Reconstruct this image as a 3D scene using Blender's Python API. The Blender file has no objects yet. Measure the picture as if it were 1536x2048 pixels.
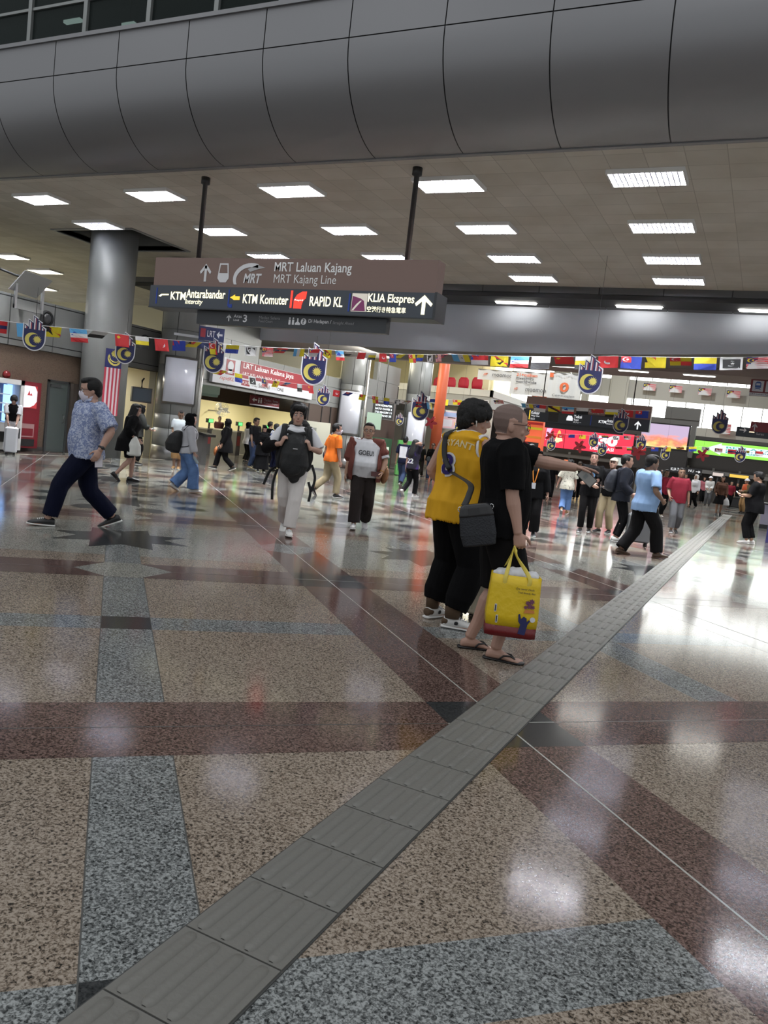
import bpy, bmesh, math, random
import numpy as np
from mathutils import Vector, Matrix, noise
random.seed(7)
S = bpy.context.scene
COL = S.collection
PI = math.pi
R = math.radians

# ------------------------------------------------------------------ camera, world, exposure
CAM_H = 1.42
YAW, PITCH, ROLL, FPX = -0.4437980, -0.09339199, 0.11767651, 1567.7
def cam_axes():
    f = Vector((math.sin(YAW)*math.cos(PITCH), math.cos(YAW)*math.cos(PITCH), math.sin(PITCH)))
    r0 = f.cross(Vector((0, 0, 1))).normalized(); u0 = r0.cross(f)
    r = r0*math.cos(ROLL) + u0*math.sin(ROLL)
    u = -r0*math.sin(ROLL) + u0*math.cos(ROLL)
    return r, u, f
CR, CU, CF = cam_axes()
cam_data = bpy.data.cameras.new('camera')
cam = bpy.data.objects.new('camera', cam_data); COL.objects.link(cam)
cam_data.sensor_fit = 'VERTICAL'; cam_data.sensor_height = 36.0
cam_data.lens = FPX/2048*36.0
cam_data.clip_start = 0.05; cam_data.clip_end = 400
m = Matrix((CR, CU, -CF)).transposed().to_4x4(); m.translation = Vector((0, 0, CAM_H))
cam.matrix_world = m
S.camera = cam
S.view_settings.view_transform = 'Standard'
S.view_settings.look = 'None'
S.view_settings.exposure = 0.42
S.view_settings.gamma = 1.0
S.view_settings.use_curve_mapping = False
WORLD_STRENGTH = 0.54
w = bpy.data.worlds.new('daylight'); S.world = w; w.use_nodes = True
bg = w.node_tree.nodes['Background']
bg.inputs[0].default_value = (0.93, 0.97, 1.0, 1); bg.inputs[1].default_value = WORLD_STRENGTH
LAMP_EMIT = 190.0
HALL_FILL = 70.0  # strength of the added overhead fills
S.cycles.max_bounces = 6; S.cycles.diffuse_bounces = 3; S.cycles.glossy_bounces = 3
S.cycles.transmission_bounces = 4; S.cycles.transparent_max_bounces = 6
S.cycles.caustics_reflective = False; S.cycles.caustics_refractive = False
S.cycles.sample_clamp_indirect = 3.0

# where a line of sight through a pixel meets a horizontal or upright plane of the hall
def ray(x, y): return (x-768)/FPX*CR - (y-1024)/FPX*CU + CF
def at_z(x, y, z=0.0):
    v = ray(x, y); return Vector((0, 0, CAM_H)) + v*((z-CAM_H)/v.z)
def at_y(x, y, Y):
    v = ray(x, y); return Vector((0, 0, CAM_H)) + v*(Y/v.y)
def at_x(x, y, X):
    v = ray(x, y); return Vector((0, 0, CAM_H)) + v*(X/v.x)
def at_d(x, y, d):
    v = ray(x, y); return Vector((0, 0, CAM_H)) + v*(d/math.hypot(v.x, v.y))

# ------------------------------------------------------------------ materials
MATS = {}
def mat(name, col=(0.5, 0.5, 0.5), rough=0.6, metal=0.0, emit=0.0, spec=0.5, bump=None, var=0.0, vscale=6.0, trans=0.0, ecol=None):
    if name in MATS: return MATS[name]
    m = bpy.data.materials.new(name); m.use_nodes = True
    nt = m.node_tree; b = nt.nodes['Principled BSDF']
    b.inputs['Base Color'].default_value = (*col, 1)
    b.inputs['Roughness'].default_value = rough
    b.inputs['Metallic'].default_value = metal
    b.inputs['Specular IOR Level'].default_value = spec
    if trans: b.inputs['Transmission Weight'].default_value = trans; b.inputs['IOR'].default_value = 1.1
    if emit >= 0.5: b.inputs['Base Color'].default_value = (col[0]*0.15, col[1]*0.15, col[2]*0.15, 1)
    if emit:
        b.inputs['Emission Color'].default_value = (*(ecol or col), 1); b.inputs['Emission Strength'].default_value = emit
    tc = None
    if var or bump:
        tc = nt.nodes.new('ShaderNodeTexCoord')
    if var:
        n = nt.nodes.new('ShaderNodeTexNoise'); n.inputs['Scale'].default_value = vscale; n.inputs['Detail'].default_value = 4
        nt.links.new(tc.outputs['Object'], n.inputs['Vector'])
        mx = nt.nodes.new('ShaderNodeMix'); mx.data_type = 'RGBA'; mx.inputs[0].default_value = 1
        rp = nt.nodes.new('ShaderNodeValToRGB')
        rp.color_ramp.elements[0].position = 0.3; rp.color_ramp.elements[1].position = 0.7
        rp.color_ramp.elements[0].color = (*[c*(1-var) for c in col], 1); rp.color_ramp.elements[1].color = (*[min(1, c*(1+var)) for c in col], 1)
        nt.links.new(n.outputs['Fac'], rp.inputs['Fac']); nt.links.new(rp.outputs['Color'], b.inputs['Base Color'])
    if bump:
        sc, st = bump
        n2 = nt.nodes.new('ShaderNodeTexNoise'); n2.inputs['Scale'].default_value = sc; n2.inputs['Detail'].default_value = 3
        nt.links.new(tc.outputs['Object'], n2.inputs['Vector'])
        bp = nt.nodes.new('ShaderNodeBump'); bp.inputs['Strength'].default_value = st; bp.inputs['Distance'].default_value = 0.02
        nt.links.new(n2.outputs['Fac'], bp.inputs['Height']); nt.links.new(bp.outputs['Normal'], b.inputs['Normal'])
    MATS[name] = m
    return m
def granite(name, cols, rough=0.115, scale=95.0):
    """speckled polished stone: cols = [(pos, rgb), ...]"""
    m = bpy.data.materials.new(name); m.use_nodes = True; nt = m.node_tree; b = nt.nodes['Principled BSDF']
    tc = nt.nodes.new('ShaderNodeTexCoord')
    n1 = nt.nodes.new('ShaderNodeTexNoise'); n1.inputs['Scale'].default_value = scale; n1.inputs['Detail'].default_value = 2.5; n1.inputs['Roughness'].default_value = 0.62; n1.inputs['Distortion'].default_value = 0.7
    v = nt.nodes.new('ShaderNodeTexVoronoi'); v.inputs['Scale'].default_value = scale*0.9
    n3 = nt.nodes.new('ShaderNodeTexNoise'); n3.inputs['Scale'].default_value = 1.3; n3.inputs['Detail'].default_value = 2
    for n in (n1, v, n3): nt.links.new(tc.outputs['Object'], n.inputs['Vector'])
    ad = nt.nodes.new('ShaderNodeMath'); ad.operation = 'MULTIPLY_ADD'; ad.inputs[1].default_value = 0.16
    sep = nt.nodes.new('ShaderNodeSeparateColor'); nt.links.new(v.outputs['Color'], sep.inputs[0])
    nt.links.new(sep.outputs[0], ad.inputs[0]); nt.links.new(n1.outputs['Fac'], ad.inputs[2])
    ad2 = nt.nodes.new('ShaderNodeMath'); ad2.operation = 'MULTIPLY_ADD'; ad2.inputs[1].default_value = 0.10
    nt.links.new(n3.outputs['Fac'], ad2.inputs[0]); nt.links.new(ad.outputs[0], ad2.inputs[2])
    rp = nt.nodes.new('ShaderNodeValToRGB'); cr = rp.color_ramp
    while len(cr.elements) < len(cols): cr.elements.new(0.5)
    for e, (p, c) in zip(cr.elements, cols): e.position = p; e.color = (*c, 1)
    nt.links.new(ad2.outputs[0], rp.inputs['Fac']); nt.links.new(rp.outputs['Color'], b.inputs['Base Color'])
    b.inputs['Roughness'].default_value = rough; b.inputs['Specular IOR Level'].default_value = 0.4
    MATS[name] = m
    return m

# ------------------------------------------------------------------ mesh builder
class MB:
    def __init__(s): s.v = []; s.f = []; s.m = []; s.sm = []
    def add(s, vs, fs, mi=0, smooth=False):
        o = len(s.v); s.v += [tuple(p) for p in vs]
        for f in fs: s.f.append(tuple(i+o for i in f)); s.m.append(mi); s.sm.append(smooth)
        return s
    def box(s, lo, hi, mi=0, M=None):
        x0, y0, z0 = lo; x1, y1, z1 = hi
        vs = [Vector(p) for p in ((x0,y0,z0),(x1,y0,z0),(x1,y1,z0),(x0,y1,z0),(x0,y0,z1),(x1,y0,z1),(x1,y1,z1),(x0,y1,z1))]
        if M: vs = [M @ p for p in vs]
        return s.add(vs, [(0,3,2,1),(4,5,6,7),(0,1,5,4),(1,2,6,5),(2,3,7,6),(3,0,4,7)], mi)
    def quad(s, a, b, c, d, mi=0): return s.add([a, b, c, d], [(0,1,2,3)], mi)
    def prism(s, pts, e, mi=0, mi2=None):
        """planar outline pts (3D) pushed by vector e, closed; side faces take mi2"""
        n = len(pts); e = Vector(e); P = [Vector(p) for p in pts]; Q = [p+e for p in P]
        nrm = Vector((0,0,0))
        for i in range(n): nrm += P[i].cross(P[(i+1) % n])
        fwd = nrm.dot(e) > 0
        a = tuple(range(n)); b = tuple(range(n, 2*n))
        o = len(s.v); s.v += [tuple(p) for p in P+Q]
        s.f.append(tuple(i+o for i in (a[::-1] if fwd else a))); s.m.append(mi); s.sm.append(False)
        s.f.append(tuple(i+o for i in (b if fwd else b[::-1]))); s.m.append(mi); s.sm.append(False)
        for i in range(n):
            j = (i+1) % n; q = (i, j, n+j, n+i)
            s.f.append(tuple(k+o for k in (q if fwd else q[::-1]))); s.m.append(mi if mi2 is None else mi2); s.sm.append(False)
        return s
    def lathe(s, prof, c=(0,0,0), seg=32, mi=0, smooth=True, caps=True):
        vs = []; fs = []; n = len(prof)
        for r, z in prof:
            for k in range(seg):
                a = 2*PI*k/seg; vs.append((c[0]+r*math.cos(a), c[1]+r*math.sin(a), c[2]+z))
        for i in range(n-1):
            for k in range(seg):
                j = (k+1) % seg; fs.append((i*seg+k, i*seg+j, (i+1)*seg+j, (i+1)*seg+k))
        s.add(vs, fs, mi, smooth)
        if caps:
            o = len(s.v)-len(vs)
            s.f.append(tuple(o+k for k in range(seg))[::-1]); s.m.append(mi); s.sm.append(False)
            s.f.append(tuple(o+(n-1)*seg+k for k in range(seg))); s.m.append(mi); s.sm.append(False)
        return s
    def tube(s, pts, r, seg=8, mi=0, smooth=True):
        P = [Vector(p) for p in pts]; rs = r if isinstance(r, (list, tuple)) else [r]*len(P)
        secs = []
        for i, p in enumerate(P):
            t = (P[min(i+1, len(P)-1)]-P[max(i-1, 0)]).normalized()
            h = Vector((0,0,1)) if abs(t.z) < 0.9 else Vector((1,0,0))
            a = t.cross(h).normalized(); b = a.cross(t)
            secs.append((p, a*rs[i], b*rs[i]))
        return s.loft(secs, seg, mi, smooth)
    def strap(s, pts, width, thick, side, mi=0):
        """flat band along pts; side = width direction (vector or one per point)"""
        P = [Vector(p) for p in pts]; secs = []
        if len(P) > 2:
            Q = []; SD = []; m_ = len(P)-1
            for i in range(m_):
                a, b, c, d = P[max(i-1, 0)], P[i], P[i+1], P[min(i+2, m_)]
                for k in range(5):
                    u = k/5; Q.append(0.5*((2*b)+(c-a)*u+(2*a-5*b+4*c-d)*u*u+(3*b-a-3*c+d)*u**3))
                    if isinstance(side, list): SD.append(Vector(side[i]).lerp(Vector(side[i+1]), u))
            Q.append(P[-1]); P = Q
            if isinstance(side, list): side = SD+[Vector(side[-1])]
        for i, p in enumerate(P):
            t = (P[min(i+1, len(P)-1)]-P[max(i-1, 0)]).normalized()
            sd = Vector(side[i] if isinstance(side, list) else side); sd = (sd - t*sd.dot(t)).normalized()
            secs.append((p, sd*width/2, t.cross(sd)*thick/2))
        return s.loft(secs, 8, mi, True, square=True)
    def loft(s, secs, seg=16, mi=0, smooth=True, square=False):
        vs = []; n = len(secs)
        for c, a, b in secs:
            for k in range(seg):
                t = 2*PI*(k+(0.5 if square else 0))/seg; x, y = math.cos(t), math.sin(t)
                if square: q = max(abs(x), abs(y)); x, y = x/q, y/q
                vs.append(Vector(c)+Vector(a)*x+Vector(b)*y)
        fs = []
        for i in range(n-1):
            for k in range(seg):
                j = (k+1) % seg; fs.append((i*seg+k, i*seg+j, (i+1)*seg+j, (i+1)*seg+k))
        vs.append(Vector(secs[0][0])); vs.append(Vector(secs[-1][0]))
        for k in range(seg):
            j = (k+1) % seg; fs.append((n*seg, j, k)); fs.append((n*seg+1, (n-1)*seg+k, (n-1)*seg+j))
        vol = 0
        for f in fs:
            for i in range(1, len(f)-1): vol += vs[f[0]].dot(vs[f[i]].cross(vs[f[i+1]]))
        if vol < 0: fs = [f[::-1] for f in fs]
        return s.add(vs, fs, mi, smooth)
    def ball(s, c, r, seg=14, rings=9, mi=0, M=None):
        r = Vector(r) if not isinstance(r, (int, float)) else Vector((r, r, r)); c = Vector(c)
        vs = []; fs = []
        for i in range(1, rings):
            ph = PI*i/rings
            for k in range(seg):
                t = 2*PI*k/seg; p = Vector((r.x*math.sin(ph)*math.cos(t), r.y*math.sin(ph)*math.sin(t), r.z*math.cos(ph)))
                vs.append(c + (M @ p if M else p))
        top = c + (M @ Vector((0,0,r.z)) if M else Vector((0,0,r.z))); bot = c - (M @ Vector((0,0,r.z)) if M else Vector((0,0,r.z)))
        vs += [top, bot]; T = len(vs)-2
        for i in range(rings-2):
            for k in range(seg):
                j = (k+1) % seg; fs.append((i*seg+k, (i+1)*seg+k, (i+1)*seg+j, i*seg+j))
        for k in range(seg):
            j = (k+1) % seg; fs.append((T, k, j)); fs.append((T+1, (rings-2)*seg+j, (rings-2)*seg+k))
        return s.add(vs, fs, mi, True)
    def build(s, name, mats, parent=None, M=None):
        me = bpy.data.meshes.new(name)
        vs = s.v if M is None else [tuple(M @ Vector(p)) for p in s.v]
        me.from_pydata(vs, [], s.f)
        ms = mats if isinstance(mats, (list, tuple)) else [mats]
        for x in ms: me.materials.append(x)
        me.polygons.foreach_set('material_index', s.m); me.polygons.foreach_set('use_smooth', s.sm)
        me.update()
        o = bpy.data.objects.new(name, me); COL.objects.link(o)
        if parent: o.parent = parent
        return o
def thing(name, label, cat, loc=(0,0,0), rz=0.0, group=None):
    o = bpy.data.objects.new(name, None); COL.objects.link(o); o.empty_display_size = 0.1
    o.location = loc; o.rotation_euler = (0, 0, rz); o['label'] = label; o['category'] = cat
    if group: o['group'] = group
    return o
def tag(o, label, cat, group=None):
    o['label'] = label; o['category'] = cat
    if group: o['group'] = group
    return o
def struct(o): o['kind'] = 'structure'; return o
def dup(root):
    r = root.copy(); COL.objects.link(r)
    for ch in list(root.children):
        c = ch.copy(); COL.objects.link(c); c.parent = r
        for g in list(ch.children):
            d = g.copy(); COL.objects.link(d); d.parent = c
    return r
def lettering(name, body, box, y, material, parent, bold=0.0, shear=0.0, ext=0.004, keep=False):
    """text fitted into box = (x0, z0, x1, z1) on the upright plane y (facing -y), in the parent's space"""
    cu = bpy.data.curves.new(name, 'FONT'); cu.body = body; cu.size = 1.0; cu.extrude = 0.0; cu.offset = bold; cu.shear = shear; cu.resolution_u = 3
    ob = bpy.data.objects.new(name, cu); COL.objects.link(ob)
    dg = bpy.context.evaluated_depsgraph_get(); dg.update()
    me = bpy.data.meshes.new_from_object(ob.evaluated_get(dg)); bpy.data.objects.remove(ob); bpy.data.curves.remove(cu)
    n = len(me.vertices)
    if n == 0: return None
    a = np.empty(n*3); me.vertices.foreach_get('co', a); a = a.reshape(-1, 3)
    lo, hi = a.min(0), a.max(0); x0, z0, x1, z1 = box
    sx = (x1-x0)/max(hi[0]-lo[0], 1e-6); sz = (z1-z0)/max(hi[1]-lo[1], 1e-6)
    out = np.zeros_like(a); out[:, 0] = x0+(a[:, 0]-lo[0])*sx; out[:, 2] = z0+(a[:, 1]-lo[1])*sz; out[:, 1] = y-ext
    me.vertices.foreach_set('co', out.ravel()); me.materials.clear(); me.materials.append(material)
    me.polygons.foreach_set('material_index', [0]*len(me.polygons)); me.update()
    me.name = name
    o = bpy.data.objects.new(name, me); COL.objects.link(o); o.parent = parent
    return o
def flat(mb, pts, y, ext=0.004, mi=0):
    """thin raised outline pts [(x, z)] on the upright plane y facing -y"""
    return mb.prism([(x, y, z) for x, z in pts], (0, -ext, 0), mi)
def circle(cx, cz, r, n=28, a0=0, a1=2*PI, rz=None):
    rz = rz or r
    return [(cx+r*math.cos(a0+(a1-a0)*k/n), cz+rz*math.sin(a0+(a1-a0)*k/n)) for k in range(n if abs(a1-a0-2*PI) < 1e-6 else n+1)]
def crescent(cx, cz, r, d=0.28, r2=0.8, n=24, side=1):
    """moon opening to side (+1 right)"""
    cx2 = cx+side*d*r; q = r*r2
    # intersection angle
    dd = abs(cx2-cx); x = (dd*dd+r*r-q*q)/(2*dd); a = math.acos(max(-1, min(1, x/r))); b = math.acos(max(-1, min(1, (x-dd)/q)))
    o = [(cx+side*r*math.cos(a+(2*PI-2*a)*k/n), cz+r*math.sin(a+(2*PI-2*a)*k/n)) for k in range(n+1)]
    i = [(cx2+side*q*math.cos(b+(2*PI-2*b)*k/n), cz+q*math.sin(b+(2*PI-2*b)*k/n)) for k in range(n+1)]
    return o + i[::-1][1:-1]
def star(cx, cz, r, k=14, inner=0.55, rot=PI/2):
    return [(cx+(r if i % 2 == 0 else r*inner)*math.cos(rot+PI*i/k), cz+(r if i % 2 == 0 else r*inner)*math.sin(rot+PI*i/k)) for i in range(2*k)]
# ------------------------------------------------------------------ stone, metal, paint
granite('beige_granite', [(0.40, (0.016, 0.015, 0.013)), (0.50, (0.075, 0.060, 0.047)), (0.60, (0.205, 0.160, 0.122)), (0.74, (0.36, 0.305, 0.25))])
granite('grey_granite', [(0.40, (0.014, 0.015, 0.015)), (0.51, (0.062, 0.066, 0.066)), (0.62, (0.155, 0.162, 0.16)), (0.76, (0.33, 0.345, 0.34))])
granite('sage_granite_sheen', [(0.40, (0.04, 0.041, 0.037)), (0.50, (0.115, 0.116, 0.104)), (0.62, (0.22, 0.217, 0.193)), (0.76, (0.37, 0.365, 0.325))])  # greyer stone, with some floor reflection painted into the tone
granite('red_granite', [(0.40, (0.010, 0.008, 0.007)), (0.51, (0.042, 0.026, 0.022)), (0.62, (0.105, 0.066, 0.056)), (0.76, (0.20, 0.135, 0.118))])
granite('black_granite', [(0.4, (0.016, 0.017, 0.018)), (0.6, (0.034, 0.036, 0.037)), (0.8, (0.055, 0.057, 0.058))], 0.14)
granite('brown_wall_stone', [(0.38, (0.06, 0.04, 0.028)), (0.5, (0.115, 0.08, 0.056)), (0.62, (0.165, 0.12, 0.088))], 0.4, 60)
JOINT = mat('joint_dark', (0.07, 0.07, 0.065), 0.4)
JOINTL = mat('joint_light', (0.36, 0.36, 0.33), 0.4)
GREYP = mat('grey_panel', (0.21, 0.215, 0.21), 0.42, 0.15)
SEAM = mat('seam_black', (0.012, 0.012, 0.013), 0.7)
STEEL = mat('brushed_steel', (0.45, 0.45, 0.46), 0.3, 0.85)
COLP = mat('column_paint', (0.25, 0.26, 0.255), 0.38)
CREAM = mat('cream_paint', (0.72, 0.68, 0.52), 0.6)
YCREAM = mat('warm_cream_paint', (0.80, 0.74, 0.48), 0.6)
DARKP = mat('dark_paint', (0.035, 0.035, 0.036), 0.5)
BROWNP = mat('brown_paint', (0.075, 0.052, 0.042), 0.5)
WHITE = mat('white_paint', (0.78, 0.78, 0.76), 0.5)
BLACK = mat('black_plastic', (0.012, 0.012, 0.013), 0.45)
CHROME = mat('chrome', (0.75, 0.75, 0.76), 0.12, 1.0)
FASC = mat('blue_grey_panel', (0.58, 0.62, 0.70), 0.4, 0.1)
LAMPW = mat('lamp_white', (0.95, 0.97, 1.0), 0.5, emit=LAMP_EMIT)
LAMPY = mat('lamp_warm', (1.0, 0.93, 0.72), 0.5, emit=LAMP_EMIT*0.8)

# ------------------------------------------------------------------ floor with inlaid stone pattern
FX0, FX1, FY0, FY1 = -30.0, 14.0, -9.0, 62.0
def N(a, b): return (0.70710678*(a-b), 0.70710678*(a+b))
def clip(poly):
    for ax, lim, sg in ((0, FX0, 1), (0, FX1, -1), (1, FY0, 1), (1, FY1, -1)):
        out = []
        for i in range(len(poly)):
            p, q = poly[i-1], poly[i]; dp, dq = sg*(p[ax]-lim), sg*(q[ax]-lim)
            if (dp >= 0) != (dq >= 0):
                t = dp/(dp-dq); out.append((p[0]+(q[0]-p[0])*t, p[1]+(q[1]-p[1])*t))
            if dq >= 0: out.append(q)
        poly = out
        if not poly: break
    return poly
fl = MB()
fl.quad((FX0, FY0, 0), (FX1, FY0, 0), (FX1, FY1, 0), (FX0, FY1, 0), 0)
def inlay(ab, lev, mi):
    p = clip([N(a, b) for a, b in ab])
    if len(p) >= 3: fl.add([(x, y, lev*0.00035) for x, y in p], [tuple(range(len(p)))], mi)
def rect(a0, a1, b0, b1, lev, mi): inlay([(a0, b0), (a1, b0), (a1, b1), (a0, b1)], lev, mi)
PER = 3.615
A0, B0 = 2.065, 3.555          # red band crossing
G0, H0 = 0.187, 5.37           # grey strip crossing half way between
for k in range(-14, 18):
    a = A0+k*PER; g = G0+k*PER
    rect(a-0.315, a+0.315, -12, 70, 2, 3)
    rect(a-0.005, a+0.005, -12, 70, 4, 6)
    rect(g-0.157, g+0.157, -12, 70, 1, 1)
    rect(g-0.162, g-0.157, -12, 70, 1.5, 5); rect(g+0.157, g+0.162, -12, 70, 1.5, 5)
    b = B0+k*PER; h = H0+k*PER
    rect(-40, 45, b-0.315, b+0.315, 2.3, 3)
    rect(-40, 45, b-0.004, b+0.004, 3.6, 5)
    rect(-40, 45, h-0.157, h+0.157, 0.6, 1)
for i in range(-12, 14):
    for j in range(-3, 16):
        a, b = A0+i*PER, B0+j*PER
        X, Y = N(a, b)
        if not (FX0 < X < FX1 and FY0 < Y < FY1): continue
        rect(a-0.315, a+0.315, b-0.315, b+0.315, 3, 4)
        rect(a-0.315, a+0.315, b-0.004, b+0.004, 3.8, 6)
        rect(a-0.005, a+0.005, b-0.315, b+0.315, 4.2, 6)
        g, h = G0+i*PER, H0+j*PER
        if j < 1: rect(g-0.157, g+0.157, h-0.157, h+0.157, 3, 4)
        else:
            # star medallion in a field of sage granite with reflection mixed into its grey, the red bands end in swallow tails beside it
            inlay([(g-1.44, h-1.1), (g-0.9, h-1.1), (g+0.9, h-1.1), (g+1.56, h-1.1), (g+1.56, h+1.1), (g-1.44, h+1.1)], 0.8, 2)
            big = 0.68 if j % 2 else 0.62
            q = []
            for s in range(4):
                c, sn = math.cos(s*PI/2), math.sin(s*PI/2)
                for u, v in ((0.30, 0.62), (0.0, 0.48), (-0.30, 0.62), (-0.30, 0.27)):
                    q.append((c*u-sn*v, sn*u+c*v))
            sx = [(u, v) for u, v in q]
            sq = [(-0.32, 0.62), (-0.32, 0.30), (-0.70, 0.22), (-0.47, 0), (-0.70, -0.34), (-0.32, -0.28), (-0.32, -0.70), (0, -0.45), (0.30, -0.70), (0.31, -0.29), (0.71, -0.33), (0.45, -0.02), (0.71, 0.25), (0.31, 0.27), (0.30, 0.64), (0.02, 0.47)]
            inlay([(g+u*big/0.68, h+v*big/0.68) for u, v in sq], 3, 4)
            if j >= 2:
                for s in range(8):
                    t = s*PI/4+PI/8; r0, r1, wd = 0.82, 1.38, 0.20
                    pts = [(r0, 0), (r0+0.14, wd), (r1-0.14, wd), (r1, 0), (r1-0.14, -wd), (r0+0.14, -wd)]
                    inlay([(g+math.cos(t)*u-math.sin(t)*v, h+math.sin(t)*u+math.cos(t)*v) for u, v in pts], 3, 4)
            for s in (-1, 1):
                bb = h+s*PER/2
                if s < 0:
                    rect(g-0.157, g+0.157, bb-0.32, bb+0.32, 2.6, 2)
                    inlay([(g-0.157, bb-0.3), (g-0.41, bb), (g-0.157, bb+0.3)], 2.6, 2); inlay([(g+0.157, bb-0.3), (g+0.42, bb), (g+0.157, bb+0.3)], 2.6, 2)
            aa = g+PER/2+0.07
            inlay([(aa-0.39, h+0.05), (aa-0.1, h+0.32), (aa+0.31, h+0.16), (aa+0.31, h-0.1), (aa, h-0.42), (aa-0.33, h-0.22)], 2.7, 1)
FLOOR = struct(fl.build('floor', [MATS[n] for n in ('beige_granite', 'grey_granite', 'sage_granite_sheen', 'red_granite', 'black_granite')]+[JOINT, JOINTL]))

# tactile paving strip: 300 mm tiles with four raised bars each, laid straight down the hall
TX0, TX1 = -1.262, -0.945
TACT = mat('tactile_tile', (0.155, 0.15, 0.135), 0.55, bump=(60, 0.12))
TACTE = mat('tactile_edge', (0.05, 0.05, 0.048), 0.6)
tb = MB(); TL = 0.305; wd = (TX1-TX0)
tb.box((TX0-0.006, -0.9, 0.0), (TX1+0.006, 34, 0.004), 1)
for k in range(int(34.6/TL)):
    y = -0.75+k*TL
    tb.box((TX0, y+0.004, 0.002), (TX1, y+TL-0.002, 0.0075), 0)
    if y > 30: continue
    for q in range(4):
        c = TX0+wd*(q+0.5)/4; hw = 0.0205
        secs = []
        for yy, s in ((y+0.012, 0.35), (y+0.02, 0.8), (y+0.035, 1), (y+TL-0.035, 1), (y+TL-0.02, 0.8), (y+TL-0.012, 0.35)):
            secs.append((yy, s))
        o = len(tb.v)
        for yy, s in secs:
            tb.v += [(c-hw*s, yy, 0.0074), (c-hw*0.68*s, yy, 0.0074+0.0075*min(1, s*1.1)), (c+hw*0.68*s, yy, 0.0074+0.0075*min(1, s*1.1)), (c+hw*s, yy, 0.0074)]
        for i in range(5):
            for j in range(3): tb.f.append((o+i*4+j, o+i*4+j+1, o+i*4+j+5, o+i*4+j+4)); tb.m.append(0); tb.sm.append(True)
tp = tb.build('tactile_paving', [TACT, TACTE])
tag(tp, 'grey ribbed tactile paving strip running diagonally across the polished stone floor', 'tactile paving')

# ------------------------------------------------------------------ ceiling of mineral tiles, with an opening around the smooth column
def ceiling_material():
    m = bpy.data.materials.new('ceiling_tile'); m.use_nodes = True; nt = m.node_tree; b = nt.nodes['Principled BSDF']
    tc = nt.nodes.new('ShaderNodeTexCoord'); mp = nt.nodes.new('ShaderNodeMapping')
    nt.links.new(tc.outputs['Object'], mp.inputs['Vector'])
    br = nt.nodes.new('ShaderNodeTexBrick'); br.offset = 0.0; br.squash = 1.0
    br.inputs['Scale'].default_value = 1.0; br.inputs['Brick Width'].default_value = 0.572; br.inputs['Row Height'].default_value = 0.58
    br.inputs['Mortar Size'].default_value = 0.007; br.inputs['Mortar Smooth'].default_value = 0.3; br.inputs['Bias'].default_value = 0.0
    br.inputs['Color1'].default_value = (0.67, 0.65, 0.59, 1); br.inputs['Color2'].default_value = (0.76, 0.735, 0.67, 1); br.inputs['Mortar'].default_value = (0.50, 0.48, 0.43, 1)
    nt.links.new(mp.outputs[0], br.inputs['Vector'])
    n = nt.nodes.new('ShaderNodeTexNoise'); n.inputs['Scale'].default_value = 0.9; n.inputs['Detail'].default_value = 4
    nt.links.new(tc.outputs['Object'], n.inputs['Vector'])
    rp = nt.nodes.new('ShaderNodeValToRGB'); rp.color_ramp.elements[0].position = 0.25; rp.color_ramp.elements[0].color = (0.78, 0.76, 0.72, 1); rp.color_ramp.elements[1].position = 0.75; rp.color_ramp.elements[1].color = (1.0, 1.0, 1.0, 1)
    nt.links.new(n.outputs['Fac'], rp.inputs['Fac'])
    mx = nt.nodes.new('ShaderNodeMix'); mx.data_type = 'RGBA'; mx.blend_type = 'MULTIPLY'; mx.inputs[0].default_value = 1
    nt.links.new(br.outputs['Color'], mx.inputs[6]); nt.links.new(rp.outputs['Color'], mx.inputs[7])
    nt.links.new(mx.outputs[2], b.inputs['Base Color']); b.inputs['Roughness'].default_value = 0.85; b.inputs['Specular IOR Level'].default_value = 0.2
    MATS['ceiling_tile'] = m; return m
CT = ceiling_material()
CZ = 6.0
wx0, wx1, wy0, wy1 = -18.3, -15.5, 15.58, 17.7           # opening
cb = MB()
for x0, x1, y0, y1 in ((-34, wx0, 11.9, 27), (wx1, 14, 11.9, 21.2), (wx0, wx1, 11.9, wy0), (wx0, wx1, wy1, 27), (wx1, -16.3, 21.2, 27)):
    cb.box((x0, y0, CZ), (x1, y1, CZ+0.12), 0)
cb.box((wx0-0.08, wy0-0.08, CZ-0.03), (wx1+0.08, wy0, CZ+0.7), 1); cb.box((wx0-0.08, wy1, CZ-0.03), (wx1+0.08, wy1+0.08, CZ+0.7), 1)
cb.box((wx0-0.08, wy0, CZ-0.03), (wx0, wy1, CZ+0.7), 1); cb.box((wx1, wy0, CZ-0.03), (wx1+0.08, wy1, CZ+0.7), 1)
cb.box((wx0-0.1, wy0-0.1, CZ+0.7), (wx1+0.1, wy1+0.1, CZ+0.8), 2)
struct(cb.build('ceiling', [CT, GREYP, DARKP]))

# recessed louvre lights
def make_light(warm=False):
    t = thing('ceiling_light', '', 'ceiling light')
    W, D = 0.56, 0.30
    f = MB()
    for lo, hi in (((-W-0.03, -D-0.03, -0.068), (W+0.03, -D, 0.0)), ((-W-0.03, D, -0.068), (W+0.03, D+0.03, 0)), ((-W-0.03, -D, -0.068), (-W, D, 0)), ((W, -D, -0.068), (W+0.03, D, 0))): f.box(lo, hi)
    f.build('frame', WHITE, t)
    d = MB(); d.box((-W, -D, -0.004), (W, D, -0.001)); d.build('diffuser', LAMPY if warm else LAMPW, t)
    l = MB(); n = 14
    for k in range(1, n): x = -W+2*W*k/n; l.box((x-0.009, -D, -0.062), (x+0.009, D, -0.005))
    for y in (-0.18, -0.06, 0.06, 0.18): l.box((-W, y-0.006, -0.062), (W, y+0.006, -0.006))
    l.build('louvre', mat('louvre_metal', (0.50, 0.50, 0.60), 0.45), t)
    return t
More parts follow.
